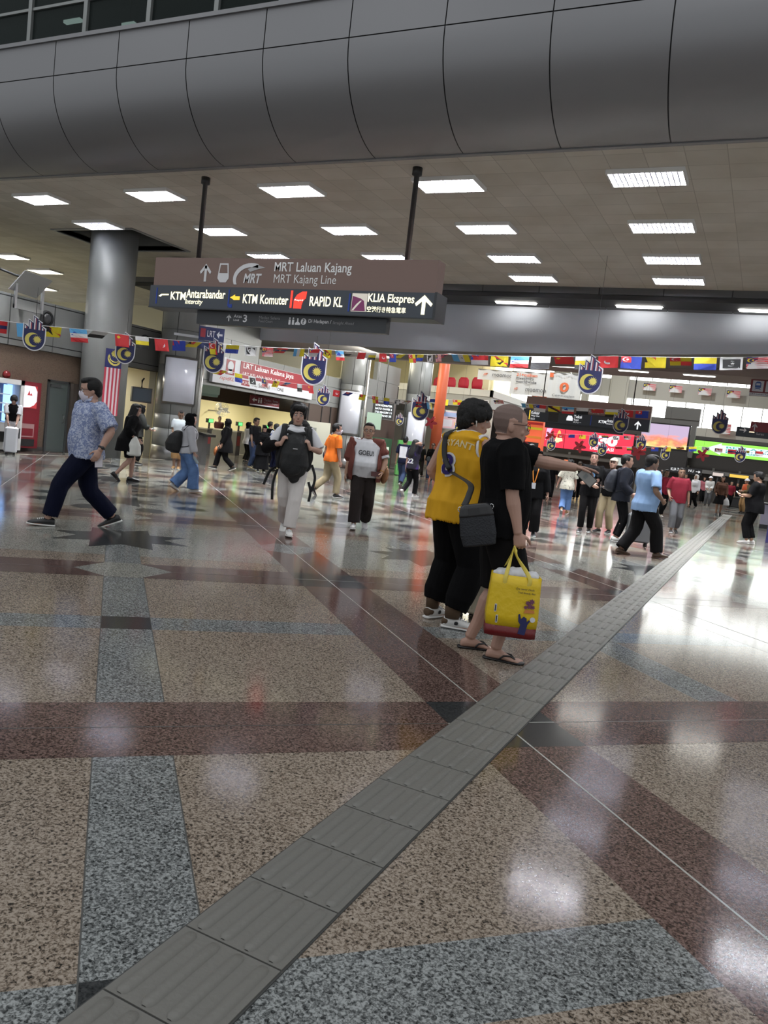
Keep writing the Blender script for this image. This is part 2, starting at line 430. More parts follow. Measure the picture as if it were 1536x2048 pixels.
proto = make_light(); warm = make_light(True)
rows = [('nearest', 13.1, (-15.9, -12.45, -9.0, -5.72, -2.35, 0.95)), ('second', 15.72, (-16.2, -12.75, -9.15, -5.9, -2.42, 0.9)), ('third', 18.12, (-12.95, -9.38, -6.02, -2.48, 0.85)), ('farthest', 20.1, (-9.5, -6.1, -2.53, 0.8))]
ordn = ['leftmost', 'second from left', 'third from left', 'fourth from left', 'fifth from left', 'rightmost']
used = False
for rn, y, xs in rows:
    for i, x in enumerate(xs):
        o = dup(proto) if used else proto; used = True
        o.location = (x, 15.12 if x == -16.2 else y, CZ)
        if x == -16.2:
            dif = [c for c in o.children if c.name.startswith('diffuser')][0]; dif.data = dif.data.copy(); dif.data.materials[0] = mat('lamp_dim', (0.95, 0.97, 1.0), 0.5, emit=14.0)
        nm = 'rightmost' if i == len(xs)-1 else ordn[i]
        o['label'] = 'white louvred light panel, %s in the %s row of the tiled ceiling' % (nm, rn)
        o['group'] = 'recessed louvre lights in the tiled ceiling'
for i, (x, y, lb) in enumerate(((-23.6, 18.4, 'warm light panel at the left picture edge, nearest of the three warm ones'), (-24.4, 20.5, 'warm light panel in the ceiling left of the round column, middle of three'), (-28.3, 23.7, 'warm light panel far back under the ceiling, above the left wall bracket'))):
    o = dup(warm) if i else warm
    o.location = (x, y, CZ); o['label'] = lb; o['group'] = 'warm light panels beyond the left wall'

# ------------------------------------------------------------------ curved gallery fascia and the glazed gallery above
BULK = mat('fascia_metal', (0.20, 0.20, 0.208), 0.5, 0.45)
BULKG = mat('fascia_metal_gloss', (0.20, 0.20, 0.208), 0.40, 0.45)
prof = [(10.62, 7.93), (10.62, 7.33)]
for k in range(1, 15):
    t = PI/2*k/14; prof.append((10.62+1.27*(1-math.cos(t)), 7.30-1.3*math.sin(t)))
bk = MB(); XS = [-1.87+1.562*k for k in range(-19, 9)]
for i in range(len(XS)-1):
    xa, xb = XS[i]+0.009, XS[i+1]-0.009
    for seg, mi in ((prof[:2], 0), (prof[1:], 1)):
        n = len(seg); o = len(bk.v)
        ps = [(y, z) for y, z in seg]
        if mi: ps[0] = (ps[0][0], ps[0][1]-0.018)
        for y, z in ps: bk.v += [(xa, y, z), (xb, y, z)]
        for j in range(n-1): bk.f.append((o+2*j, o+2*j+2, o+2*j+3, o+2*j+1)); bk.m.append(mi); bk.sm.append(mi == 1)
o = len(bk.v)
back = [(y+0.02, z+0.01) for y, z in prof]
for y, z in back: bk.v += [(XS[0], y, z), (XS[-1], y, z)]
for j in range(len(back)-1): bk.f.append((o+2*j, o+2*j+2, o+2*j+3, o+2*j+1)); bk.m.append(2); bk.sm.append(False)
bk.box((XS[0], 10.58, 7.93), (XS[-1], 10.9, 8.0), 0)
bk.box((XS[0], 11.86, 5.985), (XS[-1], 11.95, 6.14), 0)
struct(bk.build('trim_1', [BULK, BULKG, SEAM]))
# gallery glazing
gx = [at_y(x, 60, 10.75).x for x in (-60, 62, 172, 298, 432, 560, 690)]
gl = MB()
for x in gx: gl.box((x-0.045, 10.7, 8.0), (x+0.045, 10.84, 11.2), 0)
gl.box((gx[0]-3, 10.72, 8.0), (gx[-1]+12, 10.82, 8.07), 0)
gl.box((gx[0]-3, 10.72, 8.62), (gx[4], 10.80, 8.67), 0); gl.box((gx[0]-3, 10.72, 11.1), (gx[-1]+12, 10.82, 11.2), 0)
wf = struct(gl.build('window_1', mat('window_frame_grey', (0.20, 0.21, 0.205), 0.4, 0.4)))
GLASS = mat('dark_glass', (0.10, 0.125, 0.12), 0.03, trans=0.85)
g2 = MB(); g2.box((gx[0]-3, 10.755, 8.05), (gx[-1]+12, 10.775, 11.12)); g2.build('glass', GLASS, wf)
gr = MB(); gr.box((-40, 15.0, 7.9), (14, 15.2, 11.3), 0); gr.box((-40, 10.9, 7.86), (14, 15, 7.9), 1); gr.box((-40, 10.7, 11.2), (14, 15.2, 11.4), 1)
struct(gr.build('wall_gallery', [mat('gallery_wall', (0.05, 0.058, 0.055), 0.6), DARKP]))
for k, (px, py, w_, lb) in enumerate(((150, 45, 0.5, 'small lit lamp behind the gallery glass, left'), (262, 52, 0.35, 'cream pillar lamp behind the gallery glass, right'))):
    p = at_y(px, py, 13.2); b = MB(); b.box((p.x-w_/2, 13.1, p.z-0.03), (p.x+w_/2, 13.2, p.z+0.03), 0); b.box((p.x-w_/2-0.03, 13.08, p.z+0.03), (p.x+w_/2+0.03, 13.22, p.z+0.07), 1)
    b.box((p.x-0.02, 13.13, p.z+0.07), (p.x+0.02, 13.17, 11.2), 1)
    tag(b.build('gallery_lamp', [mat('gallery_lamp_glow', (0.9, 1, 0.95), 0.5, emit=1.5), DARKP]), lb, 'lamp')

# ------------------------------------------------------------------ far downstand: dark sloped panels with strip lights, blue-grey fascia, soffit
fb = MB()
xs = [-6.23+1.62*k for k in range(-9, 13)]
DSL = mat('dark_slope_panel', (0.065, 0.065, 0.066), 0.35, 0.4)
for i in range(len(xs)-1):
    xa, xb = xs[i]+0.012, xs[i+1]-0.012
    P_ = [(21.2, 6.02), (21.22, 5.83), (22.62, 5.66)]
    o = len(fb.v)
    for y, z in P_: fb.v += [(xa, y, z), (xb, y, z)]
    for j in range(2): fb.f.append((o+2*j, o+2*j+1, o+2*j+3, o+2*j+2)); fb.m.append(0); fb.sm.append(False)
fb.box((xs[0], 21.25, 5.70), (xs[-1], 22.7, 6.1), 2)
struct(fb.build('trim_2', [DSL, DSL, SEAM]))
fc = MB()
bot = [(-18.0, 4.22), (-16.8, 4.25), (-12.6, 4.24), (-9.4, 4.26), (-6.0, 4.38), (-3.7, 4.49), (-0.4, 4.70), (6, 4.9), (13, 5.05)]
o = len(fc.v)
for x, z in bot: fc.v += [(x, 22.5, z), (x, 22.5, 5.72), (x, 25.4, z), (x, 25.4, 7.4)]
for i in range(len(bot)-1):
    a = o+4*i; b = a+4
    fc.f += [(a, b, b+1, a+1), (a, a+2, b+2, b), (a+2, a+3, b+3, b+2)]; fc.m += [0, 1, 1]; fc.sm += [True, False, False]
struct(fc.build('trim_3', [FASC, mat('soffit_dark', (0.135, 0.125, 0.11), 0.6)]))
for i, (px, lb) in enumerate(((1042, 'left'), (1278, 'middle'), (1530, 'right'))):
    p = at_z(px, 609 if i < 2 else 616, 5.74)
    t = thing('strip_light', 'long white strip light under the dark sloped panel, %s of three' % lb, 'strip light', (p.x, 22.0, 5.73), 0, 'strip lights above the blue-grey fascia')
    b = MB(); b.box((-0.58, -0.09, -0.068), (0.58, 0.09, -0.03)); b.build('tube', mat('strip_tube', (1.0, 0.97, 0.9), 0.5, emit=12.0), t)
    b = MB(); b.box((-0.62, -0.11, -0.035), (0.62, 0.11, 0.02)); b.build('housing', WHITE, t)

# ------------------------------------------------------------------ left wall: brown stone below, grey panels above, door, doorway
LX = -17.3
WB = 2.62
dw0, dw1 = at_x(240, 850, LX).y, at_x(303, 850, LX).y
wl = MB()
wl.box((LX-0.25, 3, 0), (LX, dw0, WB), 0)
wl.box((LX-0.25, dw1, 0), (LX, 18.9, WB), 1)
wl.box((LX-0.24, 2.9, WB), (LX+0.06, 18.95, 3.86), 2)
def panel_x(mb, X, y0, y1, z0, z1, mi, g=0.012): mb.box((X, y0+g, z0+g), (X+0.025, y1-g, z1-g), mi)
ys = [17.55-1.34*k for k in range(0, 12)][::-1]+[18.95]
for a, b in zip(ys, ys[1:]):
    panel_x(wl, LX+0.06, a, b, WB, 2.78, 1); panel_x(wl, LX+0.06, a, b, 2.78, 3.80, 1); panel_x(wl, LX+0.06, a, b, 3.80, 3.88, 1)
struct(wl.build('wall_left', [MATS['brown_wall_stone'], GREYP, SEAM]))
# corridor behind the doorway
co = MB()
co.box((-24, dw0-1.5, 0.0), (-23.8, 19.0, 2.62), 0); co.box((-24, 18.95, 0), (LX-0.3, 19.1, 2.62), 0); co.box((-24, dw0-1.7, 0), (LX-0.3, dw0-1.5, 2.62), 0)
co.box((-24, dw0-1.7, 2.62), (LX-0.25, 19.1, 2.7), 0)
co.box((-20.6, dw1-0.9, 0), (-20.5, 18.95, 2.0), 1)
struct(co.build('wall_corridor', [CREAM, DARKP]))
cl = thing('downlight', 'round white downlight in the corridor ceiling behind the doorway', 'light', (-19.3, (dw0+dw1)/2+0.35, 2.62))
b = MB(); b.lathe([(0.16, -0.03), (0.17, -0.02), (0.17, 0)]); b.build('lamp', mat('lamp_corridor', (1, 0.96, 0.82), 0.5, emit=9.0), cl)
t = thing('monitor', 'dark screen on a ceiling bracket inside the corridor doorway', 'monitor', at_d(284, 790, 24.6), R(62))
b = MB(); b.box((-.3, 0, -.22), (.3, .12, .22)); b.build('case', BLACK, t)
b = MB(); b.box((-.27, -.004, -.18), (.27, 0, .18)); b.build('screen', mat('monitor_dark', (0.03, 0.045, 0.06), 0.15), t)
b = MB(); b.tube([(0, .08, .2), (0, .08, .42), (.12, .3, .5)], .025); b.build('bracket', DARKP, t)
t = thing('exit_sign', 'small glowing red and white sign above the dark cabinet in the corridor', 'sign', at_d(283, 801, 25.4), R(62))
b = MB(); b.box((-.2, 0, -.06), (.2, .05, .06)); b.build('face', mat('exit_glow', (1.0, 0.35, 0.3), 0.5, emit=1.2), t)
b = MB(); b.box((-.2, -.004, -.05), (-.02, 0, .05)); b.build('white_half', mat('exit_white', (1, 0.95, 0.9), 0.5, emit=1.4), t)
# cream wall far behind the top of the left wall and the far left edge
bw = MB(); bw.box((-33.5, 4, 0), (-33.3, 30, CZ), 0); bw.box((-33.5, 27.0, 3.0), (-16.5, 27.2, CZ), 0)
struct(bw.build('wall_back_left', [CREAM]))
# door
d = MB()
dy0, dy1, dz = at_x(92, 850, LX).y, at_x(128, 850, LX).y, 1.86
d.box((LX, dy0-0.06, 0.0), (LX+0.05, dy0, dz+0.06), 1); d.box((LX, dy1, 0.0), (LX+0.05, dy1+0.06, dz+0.06), 1); d.box((LX, dy0-0.06, dz), (LX+0.05, dy1+0.06, dz+0.06), 1)
d.box((LX+0.002, dy0, 0.01), (LX+0.03, dy1, dz), 0)
d.box((LX+0.03, dy0+0.02, dz-0.12), (LX+0.06, dy0+0.35, dz-0.05), 1)
dr = struct(d.build('door_1', [mat('door_grey_green', (0.085, 0.105, 0.10), 0.45), mat('door_frame', (0.05, 0.055, 0.055), 0.4)]))
b = MB(); b.tube([(LX+0.03, dy1-0.1, 0.80), (LX+0.085, dy1-0.1, 0.82), (LX+0.085, dy1-0.1, 1.0), (LX+0.03, dy1-0.1, 1.02)], 0.012); b.build('door_handle', CHROME, dr)
jb = MB(); jb.box((LX+0.01, dy1+0.1, 0), (LX+0.14, dy1+0.28, 1.9), 0)
struct(jb.build('trim_4', [mat('duct_brown', (0.08, 0.065, 0.055), 0.5)]))
tr = MB(); tr.box((LX+1.05, 11, 0.0), (LX+1.12, 19.5, 0.006), 0)
struct(tr.build('trim_5', [mat('threshold_brass', (0.55, 0.52, 0.45), 0.35, 0.4)]))
bb_ = MB(); bb_.box((LX, 3, 0), (LX+0.03, dy0-0.07, 0.12), 0); struct(bb_.build('baseboard_left', [mat('skirting_dark', (0.05, 0.045, 0.04), 0.5)]))

# ------------------------------------------------------------------ columns
def column(c, r, h, label, panels=False, zs=(), base=True, m=COLP):
    t = thing('column', label, 'column', (c.x, c.y, 0))
    b = MB()
    if not panels: b.lathe([(r, 0), (r, h)], seg=48)
    else:
        cuts = [0.42]+list(zs)+[h]
        for a, q in zip(cuts, cuts[1:]): b.lathe([(r-0.012, a), (r, a+0.008), (r, q-0.012), (r-0.012, q-0.006)], seg=48)
        b.lathe([(r-0.02, 0.3), (r-0.02, h)], seg=32, mi=1)
    b.build('shaft', [m, SEAM], t)
    if base:
        b = MB(); b.lathe([(r+0.01, 0.0), (r+0.01, 0.40), (r-0.02, 0.42)], seg=48); b.build('base_cover', STEEL if panels else m, t)
    if panels:
        b = MB()
        for k in range(6):
            t0 = PI*2*k/6+0.45
            b.box((-0.008, r-0.004, 0.43), (0.008, r+0.005, h), 0, Matrix.Rotation(t0, 4, 'Z'))
        b.build('joint_strip', SEAM, t)
    return t
c1 = at_x(217, 640, -16.72)
COL1 = column(c1, 0.615, 6.7, 'plain smooth grey round column with a long striped flag, rising through the ceiling opening', base=False)
c2 = at_d(358, 760, 25.1)
COL2 = column(c2, 0.64, 5.9, 'steel clad column with a lit poster panel at the left of the station entrance', True, (0.95, 1.38, 2.85, 3.9))
c3 = at_d(707, 760, 33.0)
COL3 = column(c3, 0.56, 7.2, 'steel clad column with a blank poster panel at the right end of the station entrance', True, (1.35, 2.5, 3.45, 4.9))
c4 = at_d(840, 760, 37.0)
COL4 = column(c4, 0.56, 7.6, 'steel clad column with white poster beside the orange pillar', True, (1.35, 2.5, 3.6, 5.1))
c5 = at_d(881, 800, 40.0)
COL5 = column(c5, 0.27, 7.8, 'slim orange red pillar in front of the mezzanine', base=True, m=mat('orange_red_paint', (0.62, 0.13, 0.055), 0.45))
# poster light boxes curved around the clad columns (toward the hall)
POST = mat('poster_white', (0.62, 0.64, 0.72), 0.12, emit=0.12)
def curved_panel(t, r, a0, a1, z0, z1, name, material, frame=STEEL):
    b = MB(); n = 12; o = len(b.v)
    for k in range(n+1):
        a = a0+(a1-a0)*k/n
        for rr in (r, r+0.03):
            for z in (z0, z1): b.v.append((rr*math.cos(a), rr*math.sin(a), z))
    for k in range(n):
        q = o+4*k; p = q+4
        b.f += [(q+2, p+2, p+3, q+3), (q, q+1, p+1, p), (q, p, p+2, q+2), (q+1, q+3, p+3, p+1)]; b.m += [0]*4; b.sm += [True]*4
    b.f += [(o, o+2, o+3, o+1), (o+4*n, o+4*n+1, o+4*n+3, o+4*n+2)]; b.m += [0, 0]; b.sm += [False]*2
    ob = b.build(name, material, t)
    return ob
def face_angle(c): return math.atan2(-c.y, -c.x)
for c, r, t, hw, z0, z1, sh in ((c2, 0.64, COL2, 0.72, 1.75, 3.05, 0.06), (c3, 0.56, COL3, 0.78, 1.45, 3.15, -0.05), (c4, 0.56, COL4, 0.72, 0.45, 2.75, 0.1)):
    a = face_angle(c)+sh
    curved_panel(t, r+0.005, a-hw-0.09, a+hw+0.09, z0-0.07, z1+0.07, 'poster_frame', STEEL)
    curved_panel(t, r+0.02, a-hw, a+hw, z0, z1, 'poster_panel', POST)
for c, r, t, off in ((c2, 0.64, COL2, 1.05), (c3, 0.56, COL3, 1.1)):
    a = face_angle(c)+off; b = MB(); x, y = (r+0.1)*math.cos(a), (r+0.1)*math.sin(a)
    b.lathe([(0.055, 0), (0.055, 4.1 if t is COL2 else 5)], (x, y, 0), 16); b.build('downpipe', mat('pipe_bright', (0.75, 0.73, 0.68), 0.22, 0.6), t)
# ------------------------------------------------------------------ station entrance between the two clad columns
EX = -16.2
e0, e1 = c2.y+0.5, 28.6
OPZ = 2.42
lw = MB()
ys2 = [19.4, 21.0, 22.6, 24.2, 25.8, 27.4, 28.9]
for a, b in zip(ys2, ys2[1:]):
    top = 4.0 if a < 22.5 else 3.62
    lw.box((EX-0.02, a+0.01, OPZ), (EX+0.02, b-0.01, OPZ+0.16), 0)
    lw.box((EX-0.02, a+0.01, OPZ+0.175), (EX+0.02, b-0.01, 3.2), 0); lw.box((EX-0.02, a+0.01, 3.215), (EX+0.02, b-0.01, top), 0)
lw.box((EX-0.2, 19.4, OPZ), (EX-0.02, 28.9, 3.6), 1); lw.box((EX-0.2, 19.4, 3.6), (EX-0.02, 22.6, 4.0), 1)
lw.box((EX-0.15, 25.3, 0), (EX-0.01, 28.6, OPZ), 2)
for y in (26.2, 27.2, 27.9): lw.box((EX-0.01, y, 0), (EX+0.015, y+0.05, OPZ), 1)
lw.box((EX-0.2, 19.2, 4.0), (EX+0.05, 22.62, 6.0), 0)
struct(lw.build('wall_entrance', [GREYP, SEAM, BROWNP]))
# concourse inside
iw = MB()
iw.box((-24.5, 19.2, 0), (-24.3, 34, 2.75), 0); iw.box((-24.5, 19.0, 0), (EX-0.3, 19.2, 2.75), 0); iw.box((-24.5, 34, 0), (EX-0.3, 34.2, 2.75), 0)
iw.box((-24.5, 19.0, 2.75), (EX-0.2, 34.2, 2.85), 1)
iw.box((-19.2, 19.2, 2.05), (-19.0, 34, 2.75), 2)
struct(iw.build('wall_concourse', [YCREAM, CREAM, BROWNP]))
for i, (px, py) in enumerate(((457, 783), (556, 801))):
    p = at_z(px, py, 2.72)
    t = thing('downlight', 'small round lamp under the entrance ceiling, %s of the two below the red station sign' % ('left' if i == 0 else 'right'), 'light', (max(p.x, -18.6), p.y, 2.74))
    b = MB(); b.lathe([(0.13, -0.05), (0.15, -0.03), (0.15, 0)], seg=20); b.build('lamp', mat('lamp_corridor'), t)
for y in (21.5, 24.5, 28.0, 31.5):
    L = bpy.data.lights.new('concourse_tube_light', 'AREA'); L.shape = 'RECTANGLE'; L.size = 1.6; L.size_y = 0.5; L.energy = 110; L.color = (1.0, 0.93, 0.72)
    lo = bpy.data.objects.new('concourse_tube_light', L); COL.objects.link(lo); lo.location = (-21.8, y, 2.72)
L = bpy.data.lights.new('corridor_light', 'AREA'); L.size = 0.8; L.energy = 110; L.color = (1, 0.95, 0.8)
lo = bpy.data.objects.new('corridor_light', L); COL.objects.link(lo); lo.location = (-20.4, (dw0+dw1)/2, 2.6)
L = bpy.data.lights.new('corridor_light', 'AREA'); L.size = 2.5; L.energy = 160; L.color = (1, 0.96, 0.82)
lo = bpy.data.objects.new('corridor_light', L); COL.objects.link(lo); lo.location = (-27.5, 16, 5.9)
L = bpy.data.lights.new('upper_office_light', 'AREA'); L.size = 5; L.energy = 900; L.color = (1, 0.94, 0.75)
lo = bpy.data.objects.new('upper_office_light', L); COL.objects.link(lo); lo.location = (-20.5, 33.5, 7.2)
for x, y, z, e, rx in ((-12.2, 23.4, 4.1, 120, -60), (-12.2, 25.3, 4.1, 120, -60), (-11.8, 29.5, 6.5, 260, -55)):  # added area fills, unseen, to brighten the station sign and its wall
    L = bpy.data.lights.new('sign_fill_light', 'AREA'); L.shape = 'RECTANGLE'; L.size = 0.5; L.size_y = 1.6; L.energy = e; L.color = (1, 0.98, 0.94)
    lo = bpy.data.objects.new('sign_fill_light', L); COL.objects.link(lo); lo.location = (x, y, z); lo.rotation_euler = (0, R(-rx), 0)
# upper office seen above the entrance wall
uo = MB()
uo.box((-25, 27.4, 3.3), (-24.8, 46, 7.6), 0); uo.box((-25, 46, 3.3), (-15.6, 46.2, 7.6), 0); uo.box((-25, 26.9, 7.5), (-15.6, 46, 7.6), 1)
uo.box((-25, 27.2, 3.2), (EX-0.25, 46, 3.35), 2)
for y, z0 in ((31.5, 3.3), (35, 3.3), (38.5, 3.3)): uo.box((-24.8, y, z0), (-24.7, y+0.25, 7.5), 1)
uo.box((-24.79, 32.2, 4.9), (-24.75, 34.6, 5.8), 3); uo.box((-24.79, 36, 4.9), (-24.75, 37.6, 5.8), 3)
struct(uo.build('wall_upper_office', [YCREAM, CREAM, GREYP, mat('pale_rose_board', (0.75, 0.5, 0.42), 0.6)]))
# wall between the second and third clad columns
w3 = MB()
for a, b in ((29.2, 30.8), (30.8, 32.3), (32.3, 33.8)):
    for z0, z1 in ((2.25, 3.1), (3.1, 3.95)): w3.box((-16.3, a+0.01, z0+0.01), (-16.1, b-0.01, z1-0.01), 0)
w3.box((-16.35, 29.0, 2.2), (-16.15, 34, 3.9), 1); w3.box((-16.35, 29.0, 0), (-16.12, 34, 2.25), 2)
w3.box((-16.3, 31.5, 3.95), (-16.1, 33.9, 4.75), 0)
struct(w3.build('wall_far_left', [GREYP, SEAM, BROWNP]))

# LRT sign
RED = mat('sign_red', (0.30, 0.028, 0.04), 0.45); SW = mat('sign_white', (0.66, 0.68, 0.73), 0.45); TXW = mat('sign_text_white', (0.92, 0.92, 0.92), 0.5)
TXK = mat('sign_text_black', (0.02, 0.02, 0.022), 0.5); NAVY = mat('sign_navy', (0.016, 0.026, 0.095), 0.45)
TXG = mat('sign_text_grey', (0.5, 0.5, 0.52), 0.5)
sy0, sy1, sz0, sz1 = 20.05, 26.1, 2.55, 3.40
t = thing('station_sign', 'long red and white station sign reading LRT Laluan Kelana Jaya above the entrance', 'sign', (EX+0.06, sy0, sz0), PI/2)
Ls, Hs = sy1-sy0, sz1-sz0     # local: x along the wall, y into it (faces -y)
b = MB(); b.box((0, -0.1, 0), (Ls, 0.03, Hs)); b.build('white_board', SW, t)
b = MB(); b.box((1.38, -0.112, 0.30), (Ls, -0.1, Hs-0.01)); b.build('red_band', RED, t)
y = -0.114
lettering('lettering', 'LRT Laluan Kelana Jaya', (1.52, 0.575, 4.6, 0.80), y, TXW, t, 0.012)
lettering('lettering', 'LRT KELANA JAYA LINE', (1.52, 0.37, 3.75, 0.50), y, TXW, t, 0.005)
lettering('lettering', 'KL Sentral', (2.15, 0.085, 3.15, 0.225), -0.102, TXK, t)
lettering('lettering', '- red', (3.2, 0.095, 3.6, 0.21), -0.102, TXG, t)
lettering('lettering', 'ONE', (3.65, 0.095, 4.05, 0.21), -0.102, TXK, t, 0.02)
b = MB(); flat(b, [(1.52, 0.06), (1.98, 0.06), (1.98, 0.25), (1.52, 0.25)], -0.1, 0.008); b.build('station_code_plate', RED, t)
lettering('lettering', 'KJ15', (1.57, 0.1, 1.93, 0.21), -0.108, TXW, t)
lettering('lettering', 'rapidKL', (0.35, 0.09, 1.1, 0.25), -0.102, mat('logo_red', (0.55, 0.03, 0.03), 0.5), t, 0.0, 0.2)
b = MB(); flat(b, [(0.62, 0.32), (1.08, 0.32), (1.08, 0.80), (0.62, 0.80)], -0.1, 0.008, 0); flat(b, circle(0.85, 0.6, 0.16), -0.108, 0.006, 1); flat(b, [(0.72, 0.36), (0.98, 0.36), (0.94, 0.5), (0.76, 0.5)], -0.108, 0.006, 1)
b.build('train_pictogram', [RED, SW], t)
# small red direction sign under the entrance header
p = at_x(501, 786, -17.2)
t = thing('direction_sign', 'small dark red direction sign with left arrow hanging under the entrance header', 'sign', (p.x, p.y, p.z-0.42), R(66))
b = MB(); b.box((0, -0.03, 0), (1.25, 0.03, 0.36)); b.build('board', mat('sign_maroon', (0.16, 0.016, 0.026), 0.5), t)
b = MB(); b.box((0, -0.032, 0.0), (1.25, -0.03, 0.04)); b.build('white_strip', SW, t)
b = MB(); flat(b, [(0.08, 0.2), (0.17, 0.28), (0.17, 0.225), (0.28, 0.225), (0.28, 0.175), (0.17, 0.175), (0.17, 0.12)], -0.032); b.build('arrow', TXW, t)
b = MB(); flat(b, circle(0.36, 0.27, 0.025), -0.032); flat(b, [(0.33, 0.1), (0.39, 0.1), (0.39, 0.23), (0.33, 0.23)], -0.032); b.build('pictogram', TXW, t)
b = MB(); flat(b, circle(0.46, 0.27, 0.025), -0.032); flat(b, [(0.43, 0.1), (0.49, 0.1), (0.49, 0.23), (0.43, 0.23)], -0.032); b.build('pictogram', TXW, t)
lettering('lettering', 'Tandas / Surau', (0.58, 0.2, 1.18, 0.29), -0.032, TXG, t); lettering('lettering', 'Toilet / Prayer', (0.58, 0.09, 1.18, 0.16), -0.032, TXG, t)
for x in (0.2, 1.05):
    b = MB(); b.tube([(x, 0, 0.36), (x, 0, 2.75-(p.z-0.42))], 0.012); b.build('hanger_rod', STEEL, t)

# small blue LRT sign on column 2
p = at_d(399, 655, 24.1); q = at_d(447, 687, 24.1)
t = thing('direction_sign', 'small blue LRT sign with a left arrow beside the clad column', 'sign', (p.x, p.y, q.z), math.atan2(q.y-p.y, q.x-p.x))
wdt, hgt = math.hypot(q.x-p.x, q.y-p.y), p.z-q.z+0.05
b = MB(); b.box((0, -0.05, 0.02), (wdt, 0.05, hgt)); b.build('board', NAVY, t)
b = MB(); b.box((0, -0.05, -0.24), (wdt, 0.05, 0.0)); b.build('lower_board', NAVY, t)
b = MB(); flat(b, [(0.06*wdt, 0.1), (0.26*wdt, 0.1), (0.26*wdt, hgt-0.06), (0.06*wdt, hgt-0.06)], -0.052); b.build('train_pictogram', RED, t)
lettering('lettering', 'LRT', (0.33*wdt, 0.13, 0.64*wdt, 0.31), -0.052, TXW, t, 0.01)
b = MB(); flat(b, [(0.70*wdt, 0.22), (0.80*wdt, 0.33), (0.80*wdt, 0.25), (0.93*wdt, 0.25), (0.93*wdt, 0.19), (0.80*wdt, 0.19), (0.80*wdt, 0.11)], -0.052); b.build('arrow', TXW, t)
b = MB(); b.box((-0.7, 0.0, 0.05), (0, 0.04, 0.12)); b.build('bracket', STEEL, t)

# ------------------------------------------------------------------ the big hanging sign in the foreground
SY = 12.2
BR = mat('sign_brown', (0.215, 0.138, 0.115), 0.42); SL = mat('sign_slate', (0.052, 0.062, 0.080), 0.32); SL2 = mat('sign_slate_dark', (0.030, 0.033, 0.038), 0.4)
LIT = mat('lit_letter', (1.0, 0.93, 0.62), 0.5, emit=1.3); TXL = mat('sign_text_silver', (0.74, 0.74, 0.76), 0.45)
TXD = mat('sign_text_dim', (0.28, 0.28, 0.29), 0.5); LITR = mat('lit_red', (1.0, 0.05, 0.03), 0.5, emit=1.1); LITY = mat('lit_yellow', (1.0, 0.62, 0.05), 0.5, emit=0.9); BLUE = mat('bar_blue', (0.02, 0.06, 0.35), 0.5)
ax0, ax1 = -11.44, -5.34
t = thing('hanging_sign', 'large brown and slate overhead direction sign reading MRT Laluan Kajang, hung on two poles', 'sign', (0, SY, 0))
b = MB(); b.box((ax0, 0, 3.90), (ax1, 0.30, 4.44)); b.build('brown_panel', BR, t)
b = MB(); b.box((ax0-0.02, -0.06, 3.47), (ax1+0.06, 0.36, 3.89), 0); b.box((ax1+0.03, -0.075, 3.45), (ax1+0.075, 0.375, 3.90), 1); b.box((ax0-0.03, -0.07, 3.455), (ax1+0.07, 0.37, 3.475), 1)
b.build('slate_panel', [SL, SL2], t)
b = MB(); b.box((-10.32, 0.05, 3.20), (-6.2, 0.2, 3.45)); b.build('lower_panel', SL2, t)
for px in (-10.5, -6.0):
    b = MB(); b.lathe([(0.045, 4.44), (0.045, 5.86), (0.085, 5.88), (0.085, 6.0)], (px, 0.15, 0), 20); b.build('pole', BLACK, t)
def sx(px, py=560): return at_y(px, py, SY-0.06).x
def sz(px, py): return at_y(px, py, SY-0.06).z
def arrow_up(cx, z0, z1, w): h = z1-z0; s = w*0.11; return [(cx-s, z0), (cx+s, z0), (cx+s, z1-h*0.2), (cx+w*0.38, z1-h*0.48), (cx+w*0.5, z1-h*0.36), (cx, z1), (cx-w*0.5, z1-h*0.36), (cx-w*0.38, z1-h*0.48), (cx-s, z1-h*0.2)]
Y1 = -0.002
def arrow_poly(b, cx, z0, z1, w, y, ext=0.006):
    h = z1-z0; s = w*0.1
    flat(b, [(cx-s, z0), (cx+s, z0), (cx+s, z1-h*0.1), (cx-s, z1-h*0.1)], y, ext)
    for sg in (-1, 1): flat(b, [(cx, z1), (cx, z1-h*0.24), (cx+sg*w*0.42, z1-h*0.58), (cx+sg*w*0.5, z1-h*0.44)][::sg], y, ext)
b = MB(); arrow_poly(b, sx(406), 3.99, 4.33, 0.27, Y1); b.build('arrow', TXL, t)
tx = sx(442); b = MB(); flat(b, [(tx-0.13, 4.10), (tx-0.13, 4.06), (tx-0.07, 3.985), (tx+0.07, 3.985), (tx+0.13, 4.06), (tx+0.13, 4.10), (tx+0.10, 4.34), (tx-0.10, 4.34)], Y1, 0.006, 0); flat(b, [(tx-0.095, 4.16), (tx+0.095, 4.16), (tx+0.075, 4.31), (tx-0.075, 4.31)], Y1-0.006, 0.004, 1)
b.build('train_pictogram', [TXL, BR], t)
b = MB(); n = 14; o1 = []; o2 = []
for k in range(n+1):
    u = k/n; a = PI*1.12-u*PI*0.72; o1.append((sx(497)+0.40*math.cos(a)*(1.0 if u < .6 else 1+0.55*(u-.6)), 4.06+0.29*math.sin(a))); o2.append((sx(498)+0.34*math.cos(a)*(1 if u < .6 else 1+0.85*(u-.6)), 4.04+0.235*math.sin(a)))
flat(b, o1+o2[::-1], Y1, 0.006); b.build('logo_swoosh', TXL, t)
b = MB(); flat(b, [(sx(490), 4.24), (sx(508), 4.32), (sx(525), 4.27), (sx(512), 4.245), (sx(495), 4.19)], Y1, 0.006); b.build('logo_stripe', mat('logo_grey', (0.45, 0.45, 0.46), 0.4), t)
